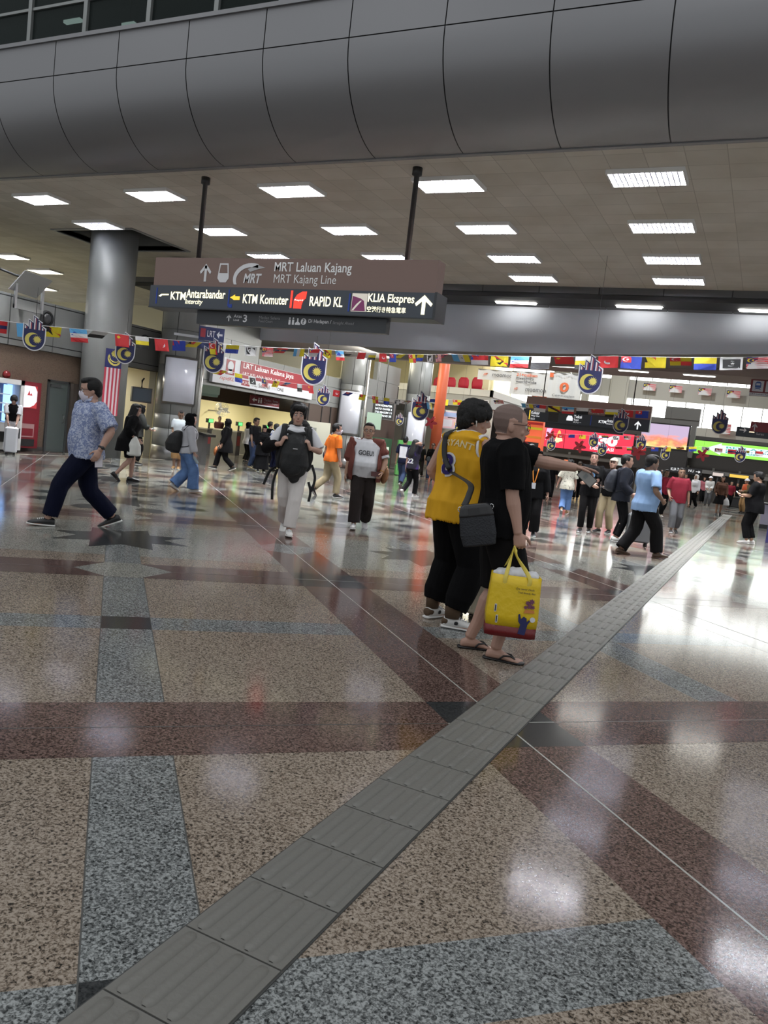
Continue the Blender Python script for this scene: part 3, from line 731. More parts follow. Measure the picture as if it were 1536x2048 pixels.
lettering('lettering', 'MRT', (sx(483), 3.985, sx(519), 4.16), Y1, TXL, t, 0.03, 0.2)
lettering('lettering', 'MRT Laluan Kajang', (sx(543), 4.155, sx(698), 4.375), Y1, TXW, t, 0.012)
lettering('lettering', 'MRT Kajang Line', (sx(544), 3.955, sx(669), 4.155), Y1, TXW, t, -0.004)
Y2 = -0.062
lettering('lettering', 'KTM', (sx(341, 600), 3.62, sx(371, 600), 3.77), Y2, LIT, t, 0.02)
lettering('lettering', 'Antarabandar', (sx(372, 600), 3.665, sx(450, 600), 3.83), Y2, LIT, t, 0.015)
lettering('lettering', 'Intercity', (sx(371, 600), 3.52, sx(406, 600), 3.64), Y2, LIT, t, 0.01, 0.2)
lettering('lettering', 'KTM Komuter', (sx(486, 600), 3.60, sx(577, 600), 3.77), Y2, LIT, t, 0.015)
lettering('lettering', 'RAPID KL', (sx(620, 600), 3.60, sx(686, 600), 3.77), Y2, LIT, t, 0.015)
lettering('lettering', 'KLIA Ekspres', (sx(736, 600), 3.665, sx(829, 600), 3.85), Y2, LIT, t, 0.015)
lettering('lettering', '空港行き特急電車', (sx(735, 610), 3.535, sx(813, 610), 3.635), Y2, LIT, t, 0.012)
b = MB(); flat(b, [(-11.224, 3.68), (-11.164, 3.72), (-10.974, 3.725), (-10.974, 3.70), (-11.144, 3.695), (-11.174, 3.665)], Y2); b.build('train_pictogram', LIT, t)
b = MB(); flat(b, [(-9.479, 3.70), (-9.369, 3.755), (-9.369, 3.725), (-9.259, 3.725), (-9.259, 3.66), (-9.389, 3.655)], Y2); b.build('train_pictogram', LITY, t)
b = MB(); flat(b, [(-8.055, 3.545), (-8.055, 3.70), (-7.995, 3.79), (-7.895, 3.845), (-7.795, 3.85), (-7.805, 3.73), (-7.855, 3.69), (-7.885, 3.60), (-7.885, 3.545)], Y2); b.build('route_logo', LITR, t)
lettering('lettering', 'Rapid', (-8.035, 3.67, -7.855, 3.71), Y2-0.006, mat('lit_white', (1, 0.95, 0.9), 0.5, emit=1.2), t)
b = MB(); b.box((sx(581, 600), Y2-0.006, 3.55), (sx(581, 600)+0.04, Y2, 3.86)); b.build('divider_bar', LITR, t)
for x in (sx(312, 595), sx(456, 600), sx(697, 605)):
    b = MB(); b.box((x, Y2-0.004, 3.53), (x+0.03, Y2, 3.84)); b.build('divider_bar', BLUE, t)
b = MB(); flat(b, [(-6.863, 3.535), (-6.563, 3.535), (-6.563, 3.845), (-6.863, 3.845)], Y2, 0.004, 0); flat(b, [(-6.853, 3.545), (-6.583, 3.545), (-6.623, 3.72), (-6.693, 3.76), (-6.853, 3.80)], Y2-0.004, 0.004, 1)
flat(b, [(-6.843, 3.56), (-6.763, 3.66), (-6.693, 3.72), (-6.663, 3.72), (-6.753, 3.62), (-6.813, 3.55)], Y2-0.008, 0.003, 0); b.build('airport_logo', [mat('lit_cream', (0.8, 0.75, 0.66), 0.5, emit=0.5), mat('lit_plum', (0.16, 0.03, 0.10), 0.5, emit=0.3)], t)
b = MB(); arrow_poly(b, sx(848, 605), 3.53, 3.85, 0.32, Y2); b.build('arrow', LIT, t)
b = MB(); flat(b, [(-9.5, 3.51), (-9.42, 3.51), (-9.42, 3.575), (-9.5, 3.575)], Y2); b.build('small_emblem', BLUE, t)
Y3 = 0.048
b = MB(); arrow_poly(b, sx(451, 633), 3.275, 3.40, 0.11, Y3, 0.004); b.build('arrow', TXL, t)
lettering('lettering', 'Aras', (sx(460, 640), 3.345, sx(476, 640), 3.405), Y3, TXL, t); lettering('lettering', 'Level', (sx(460, 640), 3.285, sx(471, 640), 3.325), Y3, TXL, t)
lettering('lettering', '3', (sx(479, 640), 3.27, sx(487, 640), 3.41), Y3, TXL, t, 0.02)
lettering('lettering', 'Medan Selera', (sx(511, 640), 3.345, sx(553, 640), 3.40), Y3, TXD, t); lettering('lettering', 'Food Court', (sx(511, 640), 3.285, sx(539, 640), 3.33), Y3, TXD, t)
for x in (sx(573, 640), sx(580, 640)):
    b = MB(); flat(b, circle(x, 3.385, 0.017, 12), Y3); flat(b, [(x-0.022, 3.27), (x+0.022, 3.27), (x+0.022, 3.36), (x-0.022, 3.36)], Y3); b.build('pictogram', TXL, t)
b = MB(); flat(b, [(-8.053, 3.27), (-7.943, 3.27), (-7.943, 3.3), (-7.983, 3.33), (-7.983, 3.39), (-8.013, 3.39), (-8.013, 3.33), (-8.053, 3.3)], Y3); b.build('pictogram', TXL, t)
b = MB(); flat(b, circle(-7.873, 3.335, 0.058, 24), Y3); b.build('pictogram', TXL, t); lettering('lettering', '?', (-7.895, 3.295, -7.851, 3.38), Y3-0.004, SL2, t, 0.02)
lettering('lettering', 'Di Hadapan /', (sx(611, 640), 3.30, sx(657, 640), 3.385), Y3, TXL, t, 0.01); lettering('lettering', 'Straight Ahead', (sx(660, 640), 3.30, sx(703, 640), 3.37), Y3, TXD, t, 0, 0.15)

# ------------------------------------------------------------------ flags
FR = mat('flag_red', (0.60, 0.03, 0.035), 0.7); FY = mat('flag_yellow', (0.80, 0.66, 0.03), 0.7); FB = mat('flag_blue', (0.02, 0.05, 0.36), 0.7); FN = mat('flag_navy', (0.012, 0.016, 0.10), 0.6)
FW = mat('flag_white', (0.74, 0.74, 0.74), 0.7); FK = mat('flag_black', (0.012, 0.012, 0.013), 0.7); FS = mat('flag_sky', (0.12, 0.42, 0.75), 0.7); FP = mat('flag_pink', (0.62, 0.32, 0.30), 0.7); FO = mat('flag_orange', (0.75, 0.25, 0.03), 0.7)
FM = [FR, FY, FB, FN, FW, FK, FS, FP, FO]
Rr, Yy, Bb, Nn, Ww, Kk, Ss, Pp, Oo = range(9)
# each design: regions (outline in the unit flag, colour), painted in order
def rc(x0, z0, x1, z1): return [(x0, z0), (x1, z0), (x1, z1), (x0, z1)]
DES = {
 'penang': [(rc(0, 0, .36, 1), Ss), (rc(.36, 0, .66, 1), Ww), (rc(.66, 0, 1, 1), Yy), (circle(.51, .5, .09, 10), Kk)],
 'johor': [(rc(0, 0, 1, 1), FB and Bb), (rc(0, .5, .5, 1), Rr), (crescent(.24, .76, .17), Ww), (star(.32, .76, .09, 6), Ww)],
 'melaka': [(rc(0, 0, 1, .5), Ww), (rc(0, .5, 1, 1), Rr), (rc(0, .5, .45, 1), Bb), (crescent(.2, .75, .17), Yy)],
 'sarawak': [(rc(0, 0, 1, 1), Yy), ([(0, 1), (.28, 1), (1, .28), (1, 0)][:3]+[(1, 0), (.72, 0), (0, .72)], Kk), ([(.12, 1), (.28, 1), (1, .28), (1, .12)], Rr), (star(.5, .5, .18, 9), Yy)],
 'sabah': [(rc(0, 0, 1, .33), Rr), (rc(0, .33, 1, .66), Ww), (rc(0, .66, 1, 1), Ss), ([(.05, .5), (.3, .85), (.42, .78), (.52, .5)], Bb)],
 'pahang': [(rc(0, 0, 1, .5), Kk), (rc(0, .5, 1, 1), Ww)],
 'kelantan': [(rc(0, 0, 1, 1), Rr), (circle(.5, .5, .2, 16), Ww), (circle(.5, .6, .15, 16), Rr)],
 'kedah': [(rc(0, 0, 1, 1), Rr), (star(.22, .75, .14, 8), Yy)],
 'perak': [(rc(0, 0, 1, .33), Kk), (rc(0, .33, 1, .66), Yy), (rc(0, .66, 1, 1), Ww)],
 'sembilan': [(rc(0, 0, 1, 1), Yy), (rc(0, .5, .5, 1), Rr), ([(0, .5), (0, 1), (.5, .5)], Kk)],
 'selangor': [(rc(0, .5, .5, 1), Rr), (rc(.5, 0, 1, .5), Rr), (rc(0, 0, .5, .5), Yy), (rc(.5, .5, 1, 1), Yy), (crescent(.25, .76, .17), Ww)],
 'perlis': [(rc(0, 0, 1, .5), Bb), (rc(0, .5, 1, 1), Yy)],
 'terengganu': [(rc(0, 0, 1, 1), Ww), (rc(.1, .15, .9, .85), Kk), (crescent(.47, .5, .22), Ww), (star(.56, .5, .1, 5), Ww)],
 'malaysia': [(rc(0, 0, 1, 1), Ww)]+[(rc(0, k/7, 1, k/7+.08), Rr) for k in range(7)]+[(rc(0, .43, .5, 1), Nn), (crescent(.2, .72, .17), Yy), (star(.33, .72, .13, 9), Yy)],
 'lumpur': [(rc(0, 0, 1, .36), Rr), (rc(0, .36, 1, .64), Nn), (rc(0, .64, 1, 1), Rr), (crescent(.45, .5, .13), Yy)],
 'putra': [(rc(0, 0, 1, 1), Bb), (rc(.3, 0, .7, 1), Yy)],
}
def flag_mesh(mb, kind, w_, h_, fold=0.0, ph=0.0):
    """flag hanging from its top edge, local x 0..w, z -h..0, y ripple; regions stacked 0.7 mm apart, both faces"""
    for lev, (poly, c) in enumerate(DES[kind]):
        P3 = []
        dense = []
        for i in range(len(poly)):
            a, b = poly[i], poly[(i+1) % len(poly)]; n = max(1, int(abs(b[0]-a[0])*5))
            dense += [(a[0]+(b[0]-a[0])*k/n, a[1]+(b[1]-a[1])*k/n) for k in range(n)]
        for s in (-1, 1):
            pts = [(x*w_, 0.02*math.sin(x*5+ph)*(1-z*0.6)+fold*(1-z)*h_+s*(0.0006+lev*0.0008), (z-1)*h_*(1-fold*0.5)) for x, z in dense]
            mb.add(pts, [tuple(range(len(pts))) if s < 0 else tuple(range(len(pts)))[::-1]], c)
def bunting(label, pts, kinds, w_, h_, group=None, flips=()):
    """string through pts (3D, one sagging span between neighbours), flags spaced evenly"""
    t = thing('bunting', label, 'bunting', pts[0], 0, group)
    P = [Vector(p)-Vector(pts[0]) for p in pts]
    seg = []; L = 0
    for a, b in zip(P, P[1:]): seg.append((L, a, b, (b-a).length)); L += (b-a).length
    def pos(s):
        for s0, a, b, l in seg:
            if s <= s0+l+1e-6: u = (s-s0)/l; return a+(b-a)*u - Vector((0, 0, 0.10*l/4*4*u*(1-u)*0.35))
        return P[-1]
    b = MB(); b.tube([pos(L*k/60) for k in range(61)], 0.006, 6); b.build('string', FW, t)
    n = len(kinds)
    for i, k in enumerate(kinds):
        s = L*(i+0.5)/n; c = pos(s); d = (pos(min(L, s+0.2))-pos(max(0, s-0.2))).normalized()
        rz = math.atan2(d.y, d.x); ry = -math.asin(d.z)
        mb = MB(); f = random.Random(i*7+n); flag_mesh(mb, k, w_, h_, f.uniform(-0.35, 0.35) if i % 5 else 0.9, f.uniform(0, 6))
        o = mb.build('flag', FM, t); o.location = c+d*(-w_/2); o.rotation_euler = (0, ry, rz)
    return t
ORD = ['penang', 'melaka', 'sarawak', 'sabah', 'pahang', 'kedah', 'perak', 'kelantan', 'johor', 'sembilan', 'selangor', 'perlis', 'terengganu', 'malaysia', 'lumpur']
def seq(start, n): i = ORD.index(start); return [ORD[(i+k) % len(ORD)] for k in range(n)]
Dn = 13.0
p0, p1, p2, p3, p4 = at_d(-95, 628, Dn), at_d(180, 660, 14.0), at_d(400, 684, 15.6), at_d(640, 698, 17.5), at_y(900, 708, 20.5)
kl = ['malaysia', 'lumpur', 'penang', 'sarawak', 'sabah', 'pahang', 'kedah', 'perak', 'kelantan', 'johor', 'sembilan', 'selangor', 'perlis', 'terengganu', 'malaysia', 'lumpur', 'penang', 'melaka', 'sarawak', 'sabah', 'pahang', 'kedah', 'perak', 'kelantan', 'johor', 'sembilan', 'selangor', 'perlis', 'terengganu', 'malaysia', 'lumpur']
bunting('string of small state flags running from the left edge to the middle of the fascia', [p0, p1, p2, p3, p4], kl, 0.30, 0.19)
q0, q1 = at_y(900, 708, 20.4), at_y(1600, 712, 20.4)
bunting('string of larger state flags hung straight along the blue-grey fascia on the right', [q0, at_y(1230, 712, 20.4), q1], ['penang', 'melaka', 'sarawak', 'sabah', 'pahang', 'kedah', 'perak', 'kelantan', 'johor', 'sembilan', 'selangor', 'perlis', 'terengganu', 'malaysia', 'lumpur'], 0.50, 0.29)
r0, r1 = at_d(432, 737, 19.0), at_d(868, 806, 29.0)
bunting('string of tiny flags sagging across the red station sign towards the departure screen', [r0, at_d(625, 771, 23.5), r1], seq('selangor', 4)+seq('sarawak', 14), 0.34, 0.2)
s0, s1 = at_y(858, 797, 40), at_y(1262, 822, 29.4)
bunting('string of little flags along the top of the far Keluar sign', [at_y(1040, 806, 29.0), at_y(1300, 822, 29.0)], seq('penang', 9), 0.44, 0.25)
bunting('string of little flags under the mezzanine balustrade', [at_y(850, 797, 39.5), at_y(1010, 800, 39.5)], seq('johor', 6), 0.5, 0.3)
bunting('string of tiny flags across the far screens at the right', [at_y(1225, 893, 40), at_y(1400, 893, 40), at_y(1560, 905, 40)], seq('kedah', 13), 0.34, 0.2)
bunting('string of tiny flags across the top of the red screen', [at_y(1090, 866, 41), at_y(1290, 872, 41)], seq('perak', 9), 0.34, 0.2)

# hand-shaped national emblem cut-outs hung on threads
EN = mat('emblem_navy', (0.013, 0.017, 0.085), 0.5); EY = mat('emblem_yellow', (0.66, 0.57, 0.13), 0.5); EW = mat('emblem_white', (0.72, 0.72, 0.74), 0.5); ER = mat('emblem_red', (0.30, 0.05, 0.07), 0.5)
def hang_z(c):
    return c.z+0.75 if c.y < 17.2 and c.x < -6 else 6.0 if c.y < 21.2 else 5.7 if c.y < 22.4 else 4.45 if c.y < 27.6 and c.x > -15.5 else 7.5 if c.x < -15.6 else 11.5
def hand_emblem(px, py, size, d=None, Y=None, label='', top=0.6, rz=0.0):
    """px, py = centre of the disc; size = full height in metres"""
    c = at_d(px, py, d) if d else at_y(px, py, Y)
    top = hang_z(c)-c.z-size*0.667
    t = thing('hand_emblem', label, 'cut-out decoration', c, rz if rz else math.atan2(c.y, c.x)-PI/2, 'hand-shaped national emblem cut-outs')
    k = size/1.5
    fx = [-0.34, -0.155, 0.03, 0.215, 0.36]; fh = [0.60, 0.80, 1.0, 0.82, 0.58]; wv = 0.085
    def outline(g):
        pts = circle(0, 0, 0.43+g, 18, PI, 2*PI, 0.5+g)
        pts2 = [(0.43+g, 0.0)]
        for i, (x, h) in enumerate(zip(fx[::-1], fh[::-1])):
            r = 0.43+g if i == 0 else x+0.092+g*0.4
            l = -0.43-g if i == 4 else x-0.092-g*0.4
            if i and h < fh[::-1][i-1]: pts2 += [(r-g*0.8, h-0.12+g), (l, h+g)]
            else: pts2 += [(r, h-0.12+g), (l, h+g)]
        return [(x*k, z*k) for x, z in pts+pts2]
    b = MB(); b.prism([(x, 0.0, z) for x, z in outline(0.045)], (0, 0.012, 0)); b.build('board', EW, t)
    b = MB(); b.prism([(x, -0.002, z) for x, z in outline(0.0)], (0, 0.0019, 0)); b.prism([(x, 0.0121, z) for x, z in outline(0.0)], (0, 0.0019, 0)); b.build('navy_field', EN, t)
    b = MB()
    for x, h in zip(fx, fh):
        b.prism([((x-0.062)*k, -0.004, 0.40*k), ((x-0.012)*k, -0.004, 0.40*k), ((x-0.012)*k, -0.004, (h-0.10)*k), ((x-0.062)*k, -0.004, (h-0.06)*k)], (0, 0.0015, 0), 0)
        b.prism([((x-0.008)*k, -0.004, 0.40*k), ((x+0.035)*k, -0.004, 0.40*k), ((x+0.035)*k, -0.004, (h-0.13)*k), ((x-0.008)*k, -0.004, (h-0.10)*k)], (0, 0.0015, 0), 1)
    b.build('finger_stripes', [EW, ER], t)
    b = MB(); b.prism([(x, -0.004, z) for x, z in crescent(-0.06*k, -0.06*k, 0.31*k, 0.36, 0.82)], (0, 0.0015, 0)); b.build('crescent', EY, t)
    b = MB(); b.prism([(x, -0.004, z) for x, z in star(0.13*k, -0.03*k, 0.19*k, 14, 0.58)], (0, 0.0015, 0)); b.build('sun', EY, t)
    b = MB(); b.tube([(0.02*k, 0.006, 1.0*k), (0.02*k, 0.006, 1.0*k+top)], 0.003, 5); b.build('thread', BLACK, t)
for px, py, s, kw, lab in (
    (68, 677, 0.50, dict(d=13.0), 'hand-shaped navy emblem cut-out in front of the left wall, leftmost of all'),
    (250, 706, 0.52, dict(d=14.6), 'hand-shaped navy emblem cut-out hanging right beside the long striped flag'),
    (427, 722, 0.64, dict(d=15.8), 'hand-shaped navy emblem cut-out at the left end of the red station sign'),
    (627, 741, 0.88, dict(d=17.5), 'large hand-shaped navy emblem at the right end of the red station sign'),
    (646, 797, 0.62, dict(d=23.5), 'smaller hand-shaped navy emblem cut-out just below the right end of the station sign'),
    (840, 821, 1.05, dict(d=29.0), 'hand-shaped navy emblem before the white poster left of the orange pillar'),
    (1179, 761, 0.85, dict(Y=18.0), 'biggest hand-shaped navy emblem cut-out, hanging above the far dark sign'),
    (1241, 849, 0.82, dict(Y=28.0), 'hand-shaped navy emblem cut-out in front of the far dark Keluar sign'),
    (1439, 851, 0.78, dict(Y=28.0), 'hand-shaped navy emblem cut-out hanging above the green screen'),
    (1282, 889, 0.70, dict(Y=38.0), 'small hand-shaped emblem cut-out between the red and sunset screens'),
    (1330, 910, 0.66, dict(Y=40.0), 'small hand-shaped emblem cut-out against the dark panel under the sunset screen'),
    (1480, 913, 0.75, dict(Y=40.0), 'small hand-shaped emblem cut-out in front of the green screen lettering'),
    (1187, 884, 0.70, dict(Y=38.0), 'small hand-shaped emblem cut-out in front of the digits of the red screen'),
    (1204, 901, 0.68, dict(Y=39.0), 'lowest small hand-shaped emblem cut-out in front of the red screen'),
    (1102, 891, 0.68, dict(Y=39.0), 'small hand-shaped emblem cut-out at the left part of the red screen'),
    (918, 858, 0.70, dict(d=38.0), 'small hand-shaped emblem cut-out above the shoulder of the yellow jersey'),
    (799, 842, 0.55, dict(d=36.0), 'dim hand-shaped emblem cut-out right of the departure screen')):
    hand_emblem(px, py, s, label=lab, **kw)
MARO = mat('flower_maroon', (0.22, 0.012, 0.02), 0.55)
def flower(px, py, size, Y=None, d=None, lab=''):
    c = at_d(px, py, d) if d else at_y(px, py, Y)
    t = thing('flower_cutout', lab, 'cut-out decoration', c, 0, 'dark red flower cut-outs')
    b = MB(); pts = []
    for k in range(50):
        a = 2*PI*k/50; r = size/2*(0.72+0.28*math.cos(5*a+0.4)); pts.append((r*math.cos(a), 0, r*math.sin(a)))
    b.prism(pts, (0, 0.015, 0)); b.build('petals', MARO, t)
    b = MB(); b.tube([(0, -0.005, 0), (size*0.18, -0.03, size*0.2), (size*0.3, -0.03, size*0.42)], 0.02, 6); b.build('stamen', mat('flower_red', (0.4, 0.03, 0.03), 0.5), t)
    b = MB(); b.tube([(0, 0.008, size*0.3), (0, 0.008, hang_z(c)-c.z)], 0.004, 5); b.build('thread', BLACK, t)
flower(862, 845, 0.62, d=36, lab='dark red flower cut-out beside the orange pillar')
flower(1044, 885, 0.65, Y=36, lab='dark red flower cut-out just behind the bald man\'s chin')
flower(1159, 893, 0.66, Y=39, lab='dark red flower cut-out in the middle of the red screen')
flower(1275, 905, 0.72, Y=37, lab='dark red flower cut-out between red screen and dark panel')
flower(1405, 910, 0.62, Y=40, lab='dark red flower cut-out at the left end of the green screen')
flower(1101, 872, 0.6, Y=41, lab='dark red flower cut-out at the left end of the red screen')

# long national flag curved on the smooth column
t = thing('column_flag', 'long vertical striped national flag hanging on the smooth grey column', 'flag', (c1.x, c1.y, 0))
a_c = math.atan2(-c1.y, -c1.x)
def col_patch(mb, r, u0, u1, z0, z1, mi, n=6):
    o = len(mb.v)
    for k in range(n+1):
        a = a_c+(u0+(u1-u0)*k/n)
        for z in (z0, z1): mb.v.append((r*math.cos(a), r*math.sin(a), z))
    for k in range(n): mb.f.append((o+2*k, o+2*k+2, o+2*k+3, o+2*k+1)); mb.m.append(mi); mb.sm.append(True)
zt, zc, zb = at_d(238, 696, 22.0).z, at_d(238, 735, 22.0).z, at_d(205, 830, 22.0).z
u0, u1 = 0.0, 0.74
b = MB(); col_patch(b, 0.627, u0, u1, zc, zt, 0); b.build('canton', FN, t)
b = MB()
for k in range(9): col_patch(b, 0.627, u0+(u1-u0)*k/9, u0+(u1-u0)*(k+1)/9, zb, zc, k % 2, 2)
b.build('stripes', [mat('flag_stripe_red', (0.42, 0.035, 0.06), 0.7), mat('flag_stripe_white', (0.68, 0.6, 0.62), 0.7)], t)
def on_col(pts, um, zm, sc, r):
    return [(r*math.cos(a_c+um+x*sc/0.627), r*math.sin(a_c+um+x*sc/0.627), zm+z*sc) for x, z in pts]
for nm, pts, um, zm in (('crescent', [(-z, x) for x, z in crescent(0, 0, 0.19, 0.3, 0.85)], 0.40, zc+0.25), ('sun', star(0, 0, 0.12, 14, 0.6), 0.42, zc+0.38)):
    P3 = [Vector(p) for p in on_col([(-x if nm == 'crescent' else x, z) for x, z in pts], um, zm, 1.0, 0.634)]
    bm = bmesh.new(); vs = [bm.verts.new(p) for p in P3]; f = bm.faces.new(vs); bmesh.ops.triangulate(bm, faces=[f]); bm.normal_update()
    me = bpy.data.meshes.new(nm); bm.to_mesh(me); bm.free(); me.materials.append(EY); o = bpy.data.objects.new(nm, me); COL.objects.link(o); o.parent = t

# vending machine, fire hose cabinet, alarm bell, speakers, bracket on the left wall
vy0, vy1, vx = 12.0, 13.62, -16.62
t = thing('vending_machine', 'white vending machine with blue lit sides against the brown wall at left', 'vending machine', (vx, vy1, 0), PI/2)
W = vy1-vy0      # local x runs back along -Y.. front faces -y local (into the hall)
b = MB(); b.box((-W, 0, 0.06), (-W+0.10, 0.62, 1.78)); b.box((-0.10, 0, 0.06), (0, 0.62, 1.78)); b.box((-W, 0, 1.66), (0, 0.62, 1.78)); b.box((-W, 0.02, 0.06), (0, 0.62, 0.72)); b.box((-W, 0.58, 0.06), (0, 0.62, 1.7)); b.build('cabinet', WHITE, t)
b = MB(); b.box((-W+0.12, 0.5, 0.72), (-0.1, 0.57, 1.66)); b.build('display_back', mat('vending_navy', (0.02, 0.03, 0.09), 0.3), t)
b = MB(); b.box((-0.2, 0.35, 0.74), (-0.16, 0.5, 1.64)); b.box((-0.13, 0.3, 0.74), (-0.105, 0.5, 1.64)); b.build('light_bar', mat('vending_glow_blue', (0.25, 0.5, 1.0), 0.5, emit=2.2), t)
for z in (0.95, 1.17, 1.39):
    b = MB(); b.box((-W+0.12, 0.12, z), (-0.3, 0.5, z+0.025)); b.build('shelf', mat('vending_shelf', (0.85, 0.87, 0.95), 0.4, emit=0.4), t)
b = MB(); b.box((-W+0.12, 0.04, 0.74), (-0.1, 0.05, 1.66)); b.build('glass_front', mat('clear_glass', (0.9, 0.93, 0.95), 0.03, trans=0.95), t)
b = MB(); b.box((-W+0.4, -0.005, 0.25), (-0.35, 0.02, 0.5)); b.build('hatch', BLACK, t)
b = MB(); b.box((-0.09, -0.015, 0.35), (-0.05, 0.0, 0.6)); b.build('handle', BLACK, t)
b = MB(); b.box((-W+0.03, 0.03, 0), (-0.03, 0.6, 0.06)); b.build('plinth', BLACK, t)
rng = random.Random(3)
fi = 0
for z in (0.975, 1.195, 1.415):
    for x in np.arange(-W+0.25, -0.42, 0.17):
        c_ = [(0.7, 0.1, 0.1), (0.8, 0.8, 0.85), (0.75, 0.25, 0.3), (0.2, 0.4, 0.7)][fi % 4]; fi += 1
        b = MB(); b.lathe([(0.03, 0), (0.032, 0.02), (0.032, 0.1), (0.015, 0.13), (0.014, 0.15)], (0, 0, 0), 12)
        o = b.build('drink_bottle', mat('drink_%d' % (fi % 4), c_, 0.3)); o.location = Vector((vx, vy1, 0))+Matrix.Rotation(PI/2, 3, 'Z') @ Vector((float(x), 0.25, float(z)))
        tag(o, 'small drink bottle standing on a lit shelf of the white vending machine', 'bottle', 'drink bottles in the vending machine')
f0, f1 = 13.78, 14.42
t = thing('fire_hose_cabinet', 'tall dark red fire hose cabinet with a lit white notice, right of the vending machine', 'cabinet', (LX+0.32, f1, 0), PI/2)
W = f1-f0
b = MB(); b.box((-W, 0, 0.1), (0, 0.32, 1.78)); b.build('body', mat('cabinet_red', (0.20, 0.012, 0.022), 0.4), t)
b = MB(); b.box((-W+0.07, -0.012, 0.98+0.14), (-0.12, 0, 1.68)); b.build('lit_notice', mat('notice_glow', (0.85, 0.75, 0.8), 0.5, emit=0.9), t)
b = MB(); flat(b, [(-W+0.07, 1.12), (-0.12, 1.12), (-0.12, 1.3), (-0.2, 1.2), (-0.32, 1.14)][::1], -0.012, 0.003); flat(b, [(-0.12, 1.68), (-0.12, 1.55), (-0.2, 1.68)], -0.012, 0.003); b.build('notice_corner', mat('notice_red', (0.7, 0.05, 0.06), 0.5, emit=0.5), t)
b = MB(); flat(b, [(-0.42, 1.44), (-0.36, 1.56), (-0.34, 1.46), (-0.30, 1.5), (-0.27, 1.44)], -0.012, 0.003); b.build('notice_mark', mat('notice_red'), t)
b = MB(); b.box((-W+0.06, -0.008, 0.38), (-0.14, 0, 0.72), 0); b.box((-W+0.09, -0.01, 0.41), (-0.17, -0.002, 0.60), 1); b.build('label_plate', [mat('plate_pale', (0.42, 0.25, 0.25), 0.5), mat('cabinet_red')], t)
b = MB(); b.box((-W+0.1, -0.02, 0.15), (-0.12, 0, 0.33)); b.build('vent', BLACK, t)
b = MB(); b.tube([(-W+0.1, -0.03, 0.86), (-W+0.1, -0.03, 0.97)], 0.012); b.build('handle', CHROME, t)
p = at_x(12, 749, LX)
t = thing('alarm_bell', 'round red fire alarm bell on the brown stone wall above the vending machine', 'alarm bell', (LX, p.y, p.z), PI/2)
b = MB(); M_ = Matrix.Rotation(PI/2, 4, 'X'); b.lathe([(0.035, -0.02), (0.10, 0.0), (0.10, 0.03), (0.075, 0.08), (0.03, 0.1)], seg=20); o = b.build('gong', mat('bell_red', (0.20, 0.01, 0.012), 0.35), t, M_)
b = MB(); b.box((-0.05, -0.02, -0.16), (0.05, 0.0, -0.08)); b.build('bracket', BLACK, t)
for px, py, xx, lab in ((93, 637, LX+0.09, 'round black wall speaker beside the grey bracket on the upper left wall'), (289, 683, LX+0.09, 'round black wall speaker under the bunting between the flag and the clad column')):
    p = at_x(px, py, xx)
    t = thing('wall_speaker', lab, 'speaker', (xx, p.y, p.z), PI/2, 'round speakers on the upper wall panels')
    b = MB(); b.lathe([(0.20, 0.0), (0.20, 0.04), (0.165, 0.07), (0.15, 0.05)], seg=28, caps=False); b.build('ring', BLACK, t, Matrix.Rotation(PI/2, 4, 'X'))
    b = MB(); b.ball((0, -0.02, -0.01), (0.15, 0.09, 0.15)); b.build('dome', mat('speaker_dome', (0.03, 0.03, 0.032), 0.25), t)
p = at_x(62, 630, LX+0.5)
t = thing('screen_bracket', 'grey steel screen bracket tilted out from the upper left wall', 'bracket', (LX+0.06, p.y, 3.5), PI/2)
b = MB(); b.box((-0.42, -0.35, 0.0), (0.42, -0.30, 0.1)); b.build('cross_bar', GREYP, t)
for x in (-0.42, 0.36):
    b = MB(); b.box((x, -0.36, 0.0), (x+0.06, -0.30, 0.66)); b.build('upright', STEEL, t)
b = MB(); b.prism([(-0.55, -0.28, 0.42), (0.25, -0.28, 0.36), (0.52, -0.5, 0.86), (-0.3, -0.5, 0.92)], (0, 0.03, 0.01)); b.build('tilted_plate', GREYP, t)
b = MB(); b.tube([(-0.75, -0.15, 0.86), (-0.3, -0.2, 0.80), (0.3, -0.3, 0.85)], 0.03); b.build('arm', DARKP, t)
b = MB(); b.box((-0.04, -0.34, 0.03), (0.04, 0.06, 0.09)); b.build('wall_arm', GREYP, t)

# turnstiles, totem and wall fan in the station entrance
for i, px in enumerate((455, 482, 522, 556)):
    p = at_z(px, 900+ i*5, 0.9)
    t = thing('turnstile', 'grey ticket gate with green lit indicator inside the entrance, %s of four' % ordn[min(i, 3)].replace('fourth from left', 'rightmost'), 'ticket gate', (-20.2, 22.6+i*1.9, 0), 0, 'ticket gates inside the entrance')
    b = MB(); b.box((-0.7, -0.14, 0), (0.7, 0.14, 0.95)); b.build('body', mat('gate_dark', (0.10, 0.10, 0.10), 0.4), t)
    b = MB(); b.box((-0.72, -0.16, 0.95), (0.72, 0.16, 1.0)); b.build('top', STEEL, t)
    b = MB(); b.box((0.62, -0.02, 1.0), (0.68, 0.02, 1.22)); b.box((0.60, -0.16, 1.22), (0.72, 0.16, 1.38)); b.build('indicator_post', BLACK, t)
    b = MB(); b.box((0.72, -0.12, 1.24), (0.73, 0.12, 1.36)); b.build('indicator', mat('green_glow', (0.1, 1.0, 0.15), 0.5, emit=2.0), t)
    b = MB(); b.box((0.70, -0.1, 0.4), (0.71, 0.1, 0.8)); b.build('red_panel', mat('gate_red', (0.3, 0.06, 0.06), 0.4), t)
p = at_z(410, 925, 0)
